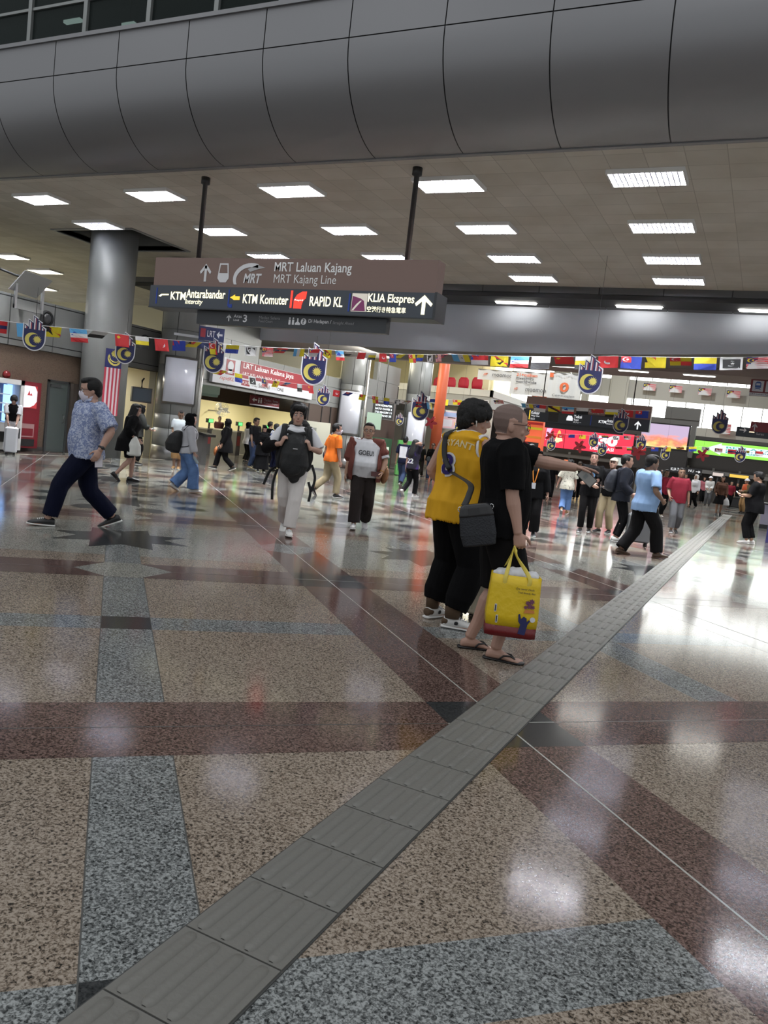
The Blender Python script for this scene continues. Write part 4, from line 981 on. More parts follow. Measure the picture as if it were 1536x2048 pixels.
t = thing('ticket_validator', 'slim grey post with a flat dark top behind the girl in the grey hoodie', 'post', (-14.9, 18.35, 0))
t.location = at_z(401, 929, 0)
b = MB(); b.box((-0.09, -0.12, 0), (0.09, 0.12, 0.88)); b.build('pedestal', mat('post_grey', (0.10, 0.098, 0.095), 0.45), t)
b = MB(); b.box((-0.17, -0.22, 0.88), (0.17, 0.22, 0.95), 0, Matrix.Rotation(R(8), 4, 'Y')); b.build('top_plate', BLACK, t)
p = at_d(443, 818, 30.5)
t = thing('wall_fan', 'grey caged wall fan high on the cream concourse wall', 'fan', (-23.9, p.y*23.9/-p.x if False else 33.6, p.z)); t.location = at_x(443, 818, -22.6)
b = MB(); Mx = Matrix.Rotation(R(60), 4, 'Z') @ Matrix.Rotation(PI/2, 4, 'X')
for rr in (0.1, 0.18, 0.26, 0.33): b.tube([(rr*math.cos(2*PI*k/28), rr*math.sin(2*PI*k/28), 0.05) for k in range(29)], 0.008, 5)
for k in range(14): b.tube([(0.05*math.cos(PI*k/7), 0.05*math.sin(PI*k/7), 0.07), (0.33*math.cos(PI*k/7), 0.33*math.sin(PI*k/7), 0.0)], 0.005, 4)
b.build('cage', STEEL, t, Mx)
for k in range(3):
    b = MB(); a = 2*PI*k/3; M2 = Mx @ Matrix.Rotation(a, 4, 'Z'); b.prism([(0.03, -0.03, 0.0), (0.28, -0.11, 0.02), (0.30, 0.08, 0.05), (0.03, 0.04, 0.02)], (0, 0, 0.006)); b.build('blade', GREYP, t, M2)
b = MB(); b.lathe([(0.07, -0.2), (0.07, 0.05), (0.03, 0.08)], seg=16); b.build('motor', GREYP, t, Mx)
b = MB(); b.tube([(0, 0.2, 0), (0, 0.4, -0.05), (-0.3, 1.0, -0.1), (-1.7, 1.2, -0.1)], 0.025); b.build('wall_arm', STEEL, t)
p = at_x(410, 790, EX)
t = thing('hanging_box', 'dull green box under the entrance header beside the clad column', 'box', at_d(410, 779, 25.6), R(70))
b = MB(); b.box((-0.42, -0.2, -0.12), (0.42, 0.2, 0.14), 0); b.build('housing', mat('box_green', (0.07, 0.10, 0.07), 0.5), t)
b = MB(); b.box((-0.36, -0.205, -0.2), (0.36, 0.15, -0.12)); b.build('underside', mat('box_green_dark', (0.04, 0.07, 0.045), 0.5), t)
# lit white standing panel right of the entrance (seen behind the backpacker)
p = at_d(627, 905, 27)
t = thing('standing_poster', 'white standing poster panel right behind the young man with the black backpacks', 'poster', (EX+0.12, 25.05, 0))
t.location = at_z(627, 938, 0); t.rotation_euler = (0, 0, R(35))
b = MB(); b.box((-0.45, 0, 0.05), (0.45, 0.06, 1.72)); b.build('panel', mat('poster_cream', (0.70, 0.71, 0.60), 0.5), t)
b = MB(); b.box((-0.47, -0.03, 0), (0.47, 0.12, 0.05)); b.build('foot', STEEL, t)
b = MB(); b.box((-0.40, -0.004, 1.15), (-0.05, 0, 1.5)); b.build('notice', mat('notice_grey', (0.30, 0.32, 0.28), 0.5), t)

# departure screen, green kiosks
p, q = at_d(747, 803, 34), at_d(785, 840, 34)
t = thing('departure_screen', 'black departure screen with white glowing rows hanging between the clad columns', 'screen', (p.x, p.y, q.z), math.atan2(q.y-p.y, q.x-p.x))
W, H_ = math.hypot(q.x-p.x, q.y-p.y), p.z-q.z
b = MB(); b.box((0, 0, 0), (W, 0.12, H_)); b.build('case', BLACK, t)
GLOW = mat('screen_white_glow', (0.85, 0.95, 1.0), 0.5, emit=1.3)
for i, tx in enumerate(('KTM KOMUTER', 'BATU CAVES 2', 'TG MALIM 11', 'P. SEBANG 25')): lettering('screen_row', tx, (0.12*W, H_*(0.76-0.21*i), 0.92*W, H_*(0.88-0.21*i)), -0.001, GLOW, t, 0.03)
b = MB(); b.tube([(W*0.5, 0.06, H_), (W*0.5, 0.06, H_+2.0)], 0.025); b.build('pole', BLACK, t)
for i, (px, wd_, c_, lab) in enumerate(((757, 0.80, (0.03, 0.10, 0.045), 'dark green ticket kiosk with a pale screen behind the man in the open red shirt'), (806, 0.60, (0.14, 0.48, 0.13), 'bright green vending kiosk beside the clad column in the middle distance'))):
    p = at_d(px, 943, 31.5)
    t = thing('kiosk', lab, 'kiosk', (p.x, p.y, 0), R(30))
    b = MB(); b.box((-wd_/2, 0, 0.03), (wd_/2, 0.6, 1.42)); b.build('body', mat('kiosk_green_%s' % 'ab'[i], c_, 0.4, emit=0.15 if i else 0.0), t)
    b = MB(); b.box((-wd_*0.3, -0.01, 0.75), (wd_*0.38, 0, 1.08)); b.build('screen', mat('kiosk_glow', (0.75, 0.95, 0.7), 0.5, emit=0.8) if not i else mat('kiosk_bright', (0.45, 0.9, 0.35), 0.5, emit=0.6), t)
    b = MB(); b.box((-wd_*0.4, -0.008, 0.2), (wd_*0.4, 0, 0.5)); b.build('lower_panel', mat('kiosk_amber', (0.35, 0.22, 0.06), 0.5) if not i else mat('kiosk_mid', (0.1, 0.3, 0.1), 0.5), t)
    b = MB(); b.box((-wd_/2+0.03, 0.03, 0), (wd_/2-0.03, 0.57, 0.04)); b.build('plinth', BLACK, t)
t = thing('lit_notice', 'pale glowing green notice board on the brown wall below the departure screen', 'notice', (0, 0, 0))
p, q = at_d(735, 824, 33.2), at_d(762, 860, 33.2)
t.location = (p.x, p.y, q.z); t.rotation_euler = (0, 0, math.atan2(q.y-p.y, q.x-p.x))
b = MB(); b.box((0, 0, 0), (0.62, 0.05, p.z-q.z)); b.build('board', mat('notice_pale_green', (0.35, 0.48, 0.38), 0.5, emit=0.25), t)
b = MB(); b.tube([(0.3, 0.025, p.z-q.z), (0.3, 0.025, 4.6)], 0.012); b.build('hanger_rod', STEEL, t)

# ------------------------------------------------------------------ far hall: mezzanine, windows, screens, signs
MY = 42.0
FGREY = mat('far_grey_panel', (0.36, 0.36, 0.34), 0.5)
mz0, mz1 = at_y(880, 785, MY).z, at_y(880, 772, MY).z
mx1 = at_y(985, 788, MY).x
mm = MB()
mm.box((-26, MY, mz0), (mx1, MY+0.15, mz1), 0)
for k in range(14): mm.box((mx1-0.02-1.3*k, MY-0.004, mz0), (mx1-1.3*k, MY+0.001, mz1), 2)
mm.box((mx1-0.15, MY, mz0), (mx1, 62, mz1), 0)
mm.box((-26, MY+0.05, mz0-0.65), (mx1-0.05, 62, mz0), 1)
mm.box((-26, MY+7, mz0), (mx1-1.2, MY+7.2, 11), 3)
mm.box((-26, MY-0.5, 8.3), (mx1+2, MY+8, 8.5), 1)
for x in (-15.6, -19.6): mm.box((x, MY+2.2, mz0), (x+0.35, MY+2.5, 8.3), 3)
mm.box((-26, MY+1.0, 0), (mx1-0.2, MY+1.2, mz0-0.65), 4)
struct(mm.build('wall_mezzanine', [mat('balustrade_white', (0.62, 0.61, 0.56), 0.5), FGREY, SEAM, YCREAM, mat('shop_cream', (0.62, 0.60, 0.52), 0.5)]))
L = bpy.data.lights.new('mezzanine_light', 'AREA'); L.size = 6; L.energy = 1800; L.color = (1, 0.95, 0.8)
lo = bpy.data.objects.new('mezzanine_light', L); COL.objects.link(lo); lo.location = (-17.5, MY+4, 8.2)
CHR = mat('chair_red', (0.48, 0.015, 0.04), 0.6)
def cafe_chair():
    t = thing('cafe_chair', '', 'chair')
    b = MB(); b.box((-0.27, -0.27, 0.38), (0.27, 0.27, 0.48)); b.build('seat', CHR, t)
    b = MB(); secs = [(Vector((0, -0.25, z)), Vector((w_, 0, 0)), Vector((0, 0.06, 0))) for z, w_ in ((0.42, 0.30), (0.7, 0.33), (0.95, 0.30), (1.08, 0.2))]; b.loft(secs, 14); b.build('backrest', CHR, t)
    for sx_ in (-0.22, 0.22):
        for sy_ in (-0.22, 0.22):
            b = MB(); b.tube([(sx_, sy_, 0), (sx_, sy_, 0.39)], 0.018, 6); b.build('leg', BLACK, t)
    return t
pc = cafe_chair()
for i, (px, lb) in enumerate(((880, 'leftmost, beside the orange pillar'), (904, 'second from left'), (930, 'third from left'), (957, 'rightmost, under the white banner'))):
    o = pc if i == 0 else dup(pc)
    p = at_y(px, 770, MY+0.75); o.location = (p.x, MY+0.75, mz0+0.02)
    o.location.z = at_y(px, 757, MY+0.5).z-1.02
    o['label'] = 'red rounded cafe chair on the mezzanine, '+lb; o['group'] = 'red chairs on the mezzanine'
sl = MB()
for i in range(1): pass
ms = MB(); ms.box((-26, MY+0.16, mz0), (mx1-0.15, MY+7, min(o.location.z, mz1)), 0); struct(ms.build('floor_mezzanine', [FGREY]))
# structures from outside: main far window wall at WY
WYY = 60.0
zs_ = lambda x, y: at_y(x, y, WYY).z
wz = [at_y(1400, y, WYY).z for y in (745, 778, 800, 860)]
wx = at_y(1098, 800, WYY).x; wxr = 8.0
win = MB()
zA, zB = at_y(1390, 768, WYY).z, at_y(1390, 787, WYY).z   # upper band bottom .. beam
zC, zD = at_y(1390, 807, WYY).z, at_y(1390, 855, WYY).z
zT = at_y(1390, 740, WYY).z
WHB = mat('far_beam', (0.40, 0.385, 0.34), 0.5)
win.box((-30, WYY-0.3, zC), (wxr, WYY+0.3, zA-0.05), 0)
win.box((-30, WYY-0.3, 0), (wxr, WYY+0.3, zD), 0)
win.box((-30, WYY-0.3, zT+1.6), (wxr, WYY+0.3, 14), 0)
for px, w_ in ((1150, 0.8), (1172, 0.55), (1237, 1.3), (1120, 1.2)): x = at_y(px, 800, WYY).x; win.box((x-w_/2, WYY-0.5, zD), (x+w_/2, WYY+0.3, 14), 1)
for k in range(12): x = at_y(1264, 800, WYY).x+k*1.25; win.box((x-0.03, WYY-0.1, zD), (x+0.03, WYY+0.05, zC), 2); win.box((x-0.03, WYY-0.1, zA), (x+0.03, WYY+0.05, zT+1.6), 2)
wf2 = struct(win.build('window_2', [WHB, mat('far_pillar', (0.46, 0.44, 0.38), 0.5), FGREY]))
DAY = mat('daylight_pane', (0.96, 1.0, 0.97), 0.5, emit=3.6)
g = MB(); g.box((-30, WYY+0.05, zD), (wxr, WYY+0.1, zC)); g.box((-30, WYY+0.05, zA-0.05), (wxr, WYY+0.1, zT+1.6)); g.build('glass', DAY, wf2)
for px, py, k, lb in ((1288, 766, 'malaysia', 'first from left'), (1340, 770, 'malaysia', 'second from left'), (1398, 775, 'malaysia', 'third from left'), (1455, 780, 'malaysia', 'fourth from left')):
    p = at_y(px, py, WYY-0.8); t = thing('window_flag', 'pale striped flag hanging in the upper far window, '+lb, 'flag', p, 0, 'flags in the upper far window')
    mb = MB(); flag_mesh(mb, k, 0.85, 0.5); mb.build('cloth', FM, t)
    b = MB(); b.tube([(-0.05, 0, 0), (0.9, 0, 0)], 0.012, 5); b.tube([(0.42, 0, 0), (0.42, 0, 1.6)], 0.006, 4); b.build('rod', STEEL, t)
for px, lb in ((1345, 'left'), (1432, 'right')):
    p = at_y(px, 846, WYY-0.8); t = thing('window_flag', 'pale pink striped flag low in the bright far window, %s of two' % lb, 'flag', p, 0, 'flags low in the far window')
    mb = MB(); flag_mesh(mb, 'malaysia', 1.0, 0.7); mb.build('cloth', FM, t); b = MB(); b.tube([(-0.05, 0, 0), (1.05, 0, 0)], 0.012, 5); b.tube([(0.5, 0, 0), (0.5, 0, 1.2)], 0.006, 4); b.build('rod', STEEL, t)
# ceiling strip beyond the soffit, with lamps
hz = at_y(1000, 733, 30).z
cs = MB(); cs.box((-26, 25.45, 7.45), (14, 62, 7.6+3), 0)
cs2 = MB(); zz = [at_y(x, y, 27).z for x, y in ((820, 722), (1000, 738), (1536, 768))]
cs2.box((-15.5, 25.5, 4.45), (8, 27.6, 5.4), 0)
struct(cs2.build('trim_6', [mat('pink_soffit', (0.34, 0.27, 0.245), 0.6)]))
zfar = 11.5
ro = MB(); ro.box((-30, 25.4, zfar), (14, 62, zfar+0.2), 0); struct(ro.build('ceiling_far', [mat('far_ceiling', (0.45, 0.44, 0.41), 0.8)]))
wr = MB(); wr.box((8, 21, 0), (8.2, 62, zfar), 0); struct(wr.build('wall_right', [FGREY]))
for i, px in enumerate((888, 1005, 1135, 1270, 1400)):
    p = at_y(px, 728+(px-888)*0.058, 26.3)
    t = thing('soffit_lamp', 'flat white lamp in the pinkish far soffit, %s' % ('leftmost' if i == 0 else ['', 'second from left', 'third from left', 'fourth from left', 'rightmost'][i]), 'ceiling light', (p.x, 25.9, 4.45), 0, 'flat lamps in the far soffit')
    b = MB(); b.box((-0.45, -0.1, -0.03), (0.45, 0.1, -0.012)); b.build('diffuser', mat('lamp_soft', (1, 0.97, 0.92), 0.5, emit=2.5), t)
    b = MB(); b.box((-0.48, -0.13, -0.012), (0.48, 0.13, 0.01)); b.build('frame', WHITE, t)
# hanging banners
BN = mat('banner_white', (0.66, 0.66, 0.63), 0.7, emit=0.04); ORN = mat('banner_orange', (0.80, 0.17, 0.06), 0.6); GRT = mat('banner_grey_text', (0.10, 0.10, 0.105), 0.6)
def banner(name, label, x0, y0, x1, y1, Y):
    p, q = at_y(x0, y0, Y), at_y(x1, y1, Y)
    t = thing(name, label, 'banner', (p.x, Y, q.z), 0, 'white hanging banners'); W, H_ = q.x-p.x, p.z-q.z
    b = MB(); n = 16; o = len(b.v)
    for k in range(n+1):
        x = W*k/n; yy = 0.03*math.sin(k*1.1)
        b.v += [(x, yy, 0), (x, yy, H_)]
    for k in range(n): b.f.append((o+2*k, o+2*k+2, o+2*k+3, o+2*k+1)); b.m.append(0); b.sm.append(True)
    b.build('cloth', BN, t)
    b = MB(); b.tube([(0, 0, H_), (W, 0, H_)], 0.02, 6); b.build('top_rail', STEEL, t)
    for x in (0.1*W, 0.9*W):
        b = MB(); b.tube([(x, 0, H_), (x, 0, zfar-q.z)], 0.006, 5); b.build('cord', STEEL, t)
    return t, W, H_
def moo_mark(t, x, z, s):
    b = MB()
    for dx in (0, 0.3, 0.6): flat(b, [(x+dx*s, z), (x+(dx+0.22)*s, z+0.5*s), (x+(dx+0.4)*s, z+0.62*s), (x+(dx+0.14)*s, z)], -0.05, 0.01)
    flat(b, [(x+0.5*s, z+0.55*s), (x+0.95*s, z+0.62*s), (x+1.05*s, z+0.3*s), (x+0.85*s, z+0.45*s)], -0.05, 0.01); b.build('logo', ORN, t)
t, W, H_ = banner('hanging_banner', 'white banner with an orange mark and grey lettering above the mezzanine chairs', 957, 738, 1030, 764, 39.2)
moo_mark(t, 0.16*W, 0.42*H_, 0.26*H_*1.6); lettering('lettering', 'moomoo', (0.40*W, 0.38*H_, 0.92*W, 0.64*H_), -0.05, GRT, t)
t, W, H_ = banner('hanging_banner', 'white banner reading 21+million investors worldwide', 1024, 742, 1095, 794, 38.6)
lettering('lettering', '21+million', (0.14*W, 0.80*H_, 0.68*W, 0.93*H_), -0.05, ORN, t, 0.02); lettering('lettering', 'investors', (0.14*W, 0.66*H_, 0.6*W, 0.77*H_), -0.05, GRT, t, 0.01); lettering('lettering', 'worldwide', (0.14*W, 0.51*H_, 0.68*W, 0.63*H_), -0.05, GRT, t, 0.01)
moo_mark(t, 0.12*W, 0.2*H_, 0.16*H_); lettering('lettering', 'moomoo', (0.42*W, 0.17*H_, 0.95*W, 0.30*H_), -0.05, GRT, t)
t, W, H_ = banner('hanging_banner', 'white banner with a big orange 0 and the word Commission', 1100, 745, 1158, 806, 38.0)
lettering('lettering', '0', (0.36*W, 0.34*H_, 0.64*W, 0.68*H_), -0.05, ORN, t, 0.03); lettering('lettering', 'Commission', (0.16*W, 0.16*H_, 0.84*W, 0.25*H_), -0.05, GRT, t, 0.0); lettering('lettering', 'Enjoy trading with', (0.2*W, 0.88*H_, 0.9*W, 0.95*H_), -0.05, TXG, t)
moo_mark(t, 0.2*W, 0.02*H_, 0.1*H_)
b = MB(); flat(b, [(0.02*W, 0.84*H_), (0.13*W, 0.84*H_), (0.13*W, 0.99*H_), (0.02*W, 0.99*H_)], -0.05, 0.01); b.build('corner_mark', ORN, t)
t, W, H_ = banner('hanging_banner', 'orange lower end of a banner behind the white banners', 1064, 791, 1093, 806, 40.5)
t.children[0].data.materials[0] = ORN
# the far Keluar / Teksi sign
Y2_ = 30.0
p, q = at_y(1047, 824, Y2_), at_y(1297, 862, Y2_)
zt_, zb_ = 3.20, 2.76; sx0, sx1 = p.x, q.x
t = thing('hanging_sign', 'distant dark overhead sign reading Keluar and Teksi with an up arrow', 'sign', (0, Y2_, 0))
b = MB(); b.box((sx0, 0, zb_), (sx1, 0.3, zt_)); b.build('slate_panel', mat('sign_slate_far', (0.03, 0.038, 0.05), 0.4), t)
b = MB(); b.box((sx0+0.05, 0.05, zt_), (sx1, 0.28, zt_+0.50)); b.build('brown_panel', BR, t)
b = MB(); b.box((sx0+0.9, 0.05, zb_-0.2), (sx1-0.9, 0.2, zb_)); b.build('lower_panel', SL2, t)
for px in (1090, 1273):
    x = at_y(px-4, 780, Y2_).x; b = MB(); b.tube([(x, 0.15, zt_+0.5), (x, 0.15, 4.46 if False else 5.4)], 0.022); b.build('pole', BLACK, t)
FL_ = mat('far_lit_white', (0.95, 0.97, 1.0), 0.5, emit=0.7)
def fx(px): return at_y(px, 840, Y2_).x
lettering('lettering', 'Keluar', (fx(1061), 3.02, fx(1078), 3.14), -0.003, FL_, t, 0.01); lettering('lettering', 'Way Out', (fx(1061), 2.91, fx(1078), 2.99), -0.003, FL_, t, 0.01); lettering('lettering', '出口', (fx(1061), 2.80, fx(1069), 2.88), -0.003, FL_, t)
lettering('lettering', 'Teksi', (fx(1147), 3.02, fx(1163), 3.13), -0.003, FL_, t, 0.01); lettering('lettering', 'Taxi', (fx(1147), 2.92, fx(1157), 2.99), -0.003, FL_, t, 0.01); lettering('lettering', 'タクシー', (fx(1147), 2.83, fx(1163), 2.89), -0.003, FL_, t)
lettering('lettering', 'KTM', (fx(1198), 2.92, fx(1213), 3.03), -0.003, FL_, t, 0.02); lettering('lettering', 'Antarabandar', (fx(1214), 2.98, fx(1249), 3.09), -0.003, FL_, t, 0.01); lettering('lettering', 'Intercity', (fx(1214), 2.88, fx(1232), 2.95), -0.003, FL_, t, 0.01)
lettering('lettering', 'MRT Kajang Line', (fx(1157), 3.24, fx(1212), 3.36), 0.047, TXG, t)
b = MB(); arrow_poly(b, fx(1277), 2.82, 3.12, 0.24, -0.001); b.build('arrow', FL_, t)
c_ = fx(1139); b = MB(); flat(b, [(c_-0.12, 2.9), (c_+0.12, 2.9), (c_+0.12, 3.0), (c_+0.07, 3.09), (c_-0.07, 3.09), (c_-0.12, 3.0)], -0.001); b.build('taxi_pictogram', FL_, t)
for x, m_ in ((fx(1057), LITY), (fx(1181), BLUE)):
    b = MB(); b.box((x, -0.006, 2.8), (x+0.035, 0, 3.16)); b.build('divider_bar', m_, t)
b = MB(); b.box((fx(1096), -0.004, 2.8), (fx(1116), 0, 3.14)); b.build('blank_plate', BLACK, t)
# screens
SCY = 46.0
def screen(name, label, x0, y0, x1, y1, Y, m_, cat='screen'):
    p, q = at_y(x0, y0, Y), at_y(x1, y1, Y)
    t = thing(name, label, cat, (p.x, Y, q.z)); W, H_ = q.x-p.x, p.z-q.z
    b = MB(); b.box((-0.06, 0.02, -0.06), (W+0.06, 0.3, H_+0.06)); b.build('case', BLACK, t)
    b = MB(); b.box((0, 0, 0), (W, 0.02, H_)); b.build('picture', m_, t)
    return t, W, H_
SRED = mat('screen_red', (0.85, 0.035, 0.075), 0.4, emit=0.95)
t, W, H_ = screen('led_screen', 'wide red LED screen reading 130 DESTINASI above the shops', 1091, 852, 1263, 912, SCY, SRED)
SWG = mat('screen_white', (1, 0.93, 0.95), 0.4, emit=1.1)
lettering('lettering', '130', (0.54*W, 0.34*H_, 0.83*W, 0.82*H_), -0.003, SWG, t, 0.06); lettering('lettering', 'DESTINASI', (0.54*W, 0.1*H_, 0.80*W, 0.26*H_), -0.003, SWG, t, 0.02)
b = MB(); flat(b, circle(0.17*W, 0.55*H_, 0.1*H_, 14, 0, 2*PI, 0.32*H_), -0.001, 0.004, 0); flat(b, [(0.12*W, 0.2*H_), (0.22*W, 0.35*H_), (0.2*W, 0.6*H_), (0.14*W, 0.5*H_)], -0.006, 0.003, 1); b.build('bright_figure', [mat('screen_amber', (1, 0.45, 0.12), 0.4, emit=1.0), mat('screen_peach', (1, 0.75, 0.4), 0.4, emit=1.1)], t)
b = MB(); b.box((0.235*W, -0.003, 0), (0.242*W, 0, H_)); b.build('divider', mat('screen_dark_red', (0.3, 0.01, 0.03), 0.4), t)
b = MB(); flat(b, [(0.02*W, 0.3*H_), (0.06*W, 0.62*H_), (0.09*W, 0.95*H_), (0.02*W, 0.9*H_)], -0.001, 0.004); b.build('pink_figure', mat('screen_pink', (1, 0.5, 0.8), 0.4, emit=0.9), t)
def sunset_material():
    m = bpy.data.materials.new('screen_sunset'); m.use_nodes = True; nt = m.node_tree; b = nt.nodes['Principled BSDF']
    tc = nt.nodes.new('ShaderNodeTexCoord'); sp = nt.nodes.new('ShaderNodeSeparateXYZ'); nt.links.new(tc.outputs['Generated'], sp.inputs[0])
    n = nt.nodes.new('ShaderNodeTexNoise'); n.inputs['Scale'].default_value = 4; n.inputs['Detail'].default_value = 5; nt.links.new(tc.outputs['Generated'], n.inputs['Vector'])
    ad = nt.nodes.new('ShaderNodeMath'); ad.operation = 'MULTIPLY_ADD'; ad.inputs[1].default_value = 0.9; nt.links.new(n.outputs['Fac'], ad.inputs[0]); nt.links.new(sp.outputs['Z'], ad.inputs[2])
    rp = nt.nodes.new('ShaderNodeValToRGB'); cr = rp.color_ramp
    for k in range(4): cr.elements.new(0.5)
    for e, (p_, c_) in zip(cr.elements, ((0.35, (1, 0.85, 0.4)), (0.55, (1, 0.55, 0.18)), (0.72, (0.85, 0.22, 0.12)), (0.9, (0.75, 0.3, 0.3)), (1.1 if False else 1.0, (0.5, 0.35, 0.45)), (1.0, (0.45, 0.35, 0.5)))): e.position = p_; e.color = (*c_, 1)
    nt.links.new(ad.outputs[0], rp.inputs['Fac']); nt.links.new(rp.outputs['Color'], b.inputs['Emission Color']); b.inputs['Emission Strength'].default_value = 1.05; b.inputs['Base Color'].default_value = (0.02, 0.02, 0.02, 1)
    return m
t, W, H_ = screen('led_screen', 'screen showing an orange sunset picture, right of the red screen', 1286, 845, 1372, 900, SCY-0.5, sunset_material())
b = MB(); b.box((-0.1, 0.0, H_+0.07), (W+0.45, 0.4, H_+0.36)); b.box((0.45*W, -0.05, H_+0.36), (W+0.45, 0.4, H_+1.0)); b.box((W+0.1, -0.05, -0.4), (W+0.35, 0.4, H_+0.1)); b.build('surround', mat('surround_grey', (0.085, 0.082, 0.075), 0.5), t)
b = MB(); b.box((-0.4, 0.05, -1.25), (W+0.15, 0.35, -0.08)); b.build('dark_panel', mat('dark_brown_panel', (0.02, 0.018, 0.017), 0.5), t)
SGR = mat('screen_green', (0.30, 0.86, 0.09), 0.4, emit=0.95)
t, W, H_ = screen('led_screen', 'wide green and white LED screen reading BELI ATAU JUAL at the right edge', 1391, 880, 1640, 933, SCY, SGR)
b = MB(); flat(b, [(0.10*W, 0.5*H_), (0.22*W, 0.94*H_), (0.22*W, 0.80*H_), (0.98*W, 0.80*H_), (0.98*W, 0.22*H_), (0.22*W, 0.22*H_), (0.22*W, 0.06*H_)], -0.001, 0.004); b.build('white_arrow_field', mat('screen_ice', (0.72, 0.93, 0.96), 0.4, emit=1.0), t)
TEAL = mat('screen_teal', (0.06, 0.55, 0.50), 0.4, emit=0.6)
lettering('lettering', 'BELI ATAU JUAL', (0.26*W, 0.56*H_, 0.92*W, 0.75*H_), -0.006, TEAL, t, 0.02); lettering('lettering', 'PERANTI TERPAKAI DI SINI', (0.26*W, 0.42*H_, 0.92*W, 0.52*H_), -0.006, mat('screen_slate', (0.05, 0.2, 0.25), 0.4, emit=0.3), t, 0.02)
b = MB(); flat(b, [(0.26*W, 0.26*H_), (0.52*W, 0.26*H_), (0.52*W, 0.38*H_), (0.26*W, 0.38*H_)], -0.006, 0.003); b.build('teal_bar', TEAL, t); lettering('lettering', 'LOT 04, ARAS 1', (0.275*W, 0.285*H_, 0.505*W, 0.355*H_), -0.01, SWG, t, 0.01)
# right-hand signs
p = at_y(1503, 757, 26.0)
t = thing('direction_sign', 'maroon hanging sign with a white train symbol at the right edge', 'sign', (p.x, 26.0, p.z-0.50), 0)
b = MB(); b.box((0, 0, 0), (1.6, 0.12, 0.50), 0); b.build('board', mat('sign_maroon'), t)
b = MB(); b.box((0, -0.004, 0.0), (1.6, 0, 0.09)); b.build('white_strip', SW, t)
b = MB(); flat(b, rc(0.06, 0.13, 0.36, 0.45), 0, 0.004, 0); flat(b, [(0.13, 0.24), (0.29, 0.24), (0.29, 0.38), (0.25, 0.42), (0.17, 0.42), (0.13, 0.38)], -0.004, 0.004, 1); flat(b, [(0.155, 0.31), (0.265, 0.31), (0.265, 0.37), (0.155, 0.37)], -0.008, 0.003, 0); flat(b, [(0.12, 0.18), (0.16, 0.23), (0.26, 0.23), (0.30, 0.18), (0.25, 0.2), (0.17, 0.2)], -0.004, 0.004, 1); b.build('train_pictogram', [SW, mat('pict_blue', (0.03, 0.09, 0.3), 0.5)], t)
b = MB(); flat(b, rc(0.42, 0.13, 0.72, 0.45), 0, 0.004); b.build('white_plate', SW, t)
lettering('lettering', 'LRT Laluan Kelana Jaya', (0.03, 0.02, 0.8, 0.07), -0.004, TXK, t)
for x in (0.2, 1.4):
    b = MB(); b.tube([(x, 0.06, 0.5), (x, 0.06, 4.46-(p.z-0.5))], 0.015); b.build('pole', BLACK, t)
p, q = at_y(1474, 853, 30), at_y(1600, 884, 30)
t = thing('hanging_sign', 'dark slate sign with right arrow and Komuter lettering at the right edge', 'sign', (p.x, 30, q.z))
W, H_ = 2.2, p.z-q.z+0.0
b = MB(); b.box((0, 0, 0), (W, 0.2, H_)); b.build('slate_panel', mat('sign_slate_far'), t)
b = MB(); b.box((0.42, -0.03, H_*0.62), (W, 0.22, H_+0.22)); b.build('maroon_panel', mat('sign_maroon'), t)
b = MB(); arrow_poly(b, 0.56, H_*0.72, H_+0.16, 0.17, -0.03); b.build('arrow', TXG, t)
b = MB(); flat(b, [(0.10, 0.20), (0.24, 0.20), (0.24, 0.13), (0.32, 0.22), (0.24, 0.31), (0.24, 0.24), (0.10, 0.24)], 0); b.build('arrow', TXW, t)
b = MB(); flat(b, [(0.40, 0.16), (0.46, 0.30), (0.50, 0.24), (0.54, 0.30), (0.58, 0.16)], 0); b.build('pictogram', mat('lit_warm', (1, 0.85, 0.6), 0.5, emit=0.7), t)
lettering('lettering', 'Komuter', (0.64, 0.22, 1.0, 0.33), -0.003, FL_, t); lettering('lettering', 'Surau', (0.64, 0.10, 0.88, 0.18), -0.003, TXG, t)
b = MB(); b.tube([(W*0.75, 0.1, H_+0.2), (W*0.75, 0.1, 3.6)], 0.02); b.build('pole', BLACK, t)
p, q = at_y(1339, 929, 44), at_y(1403, 949, 44)
t = thing('hanging_sign', 'long black sign with white symbols and a right arrow under the dark panel', 'sign', (p.x, 44, 1.42))
b = MB(); W = q.x-p.x; b.box((0, 0, 0), (W, 0.15, 0.34)); b.build('slate_panel', BLACK, t)
lettering('lettering', 'KLIA Transit', (0.06*W, 0.1, 0.5*W, 0.25), -0.003, FL_, t, 0.01); lettering('lettering', 'NU', (0.6*W, 0.12, 0.76*W, 0.25), -0.003, FL_, t)
b = MB(); flat(b, [(0.82*W, 0.155), (0.90*W, 0.155), (0.90*W, 0.10), (0.96*W, 0.17), (0.90*W, 0.24), (0.90*W, 0.185), (0.82*W, 0.185)], 0); b.build('arrow', FL_, t)
b = MB(); b.tube([(W*0.5, 0.08, 0.34), (W*0.5, 0.08, 1.3)], 0.02); b.build('pole', BLACK, t)
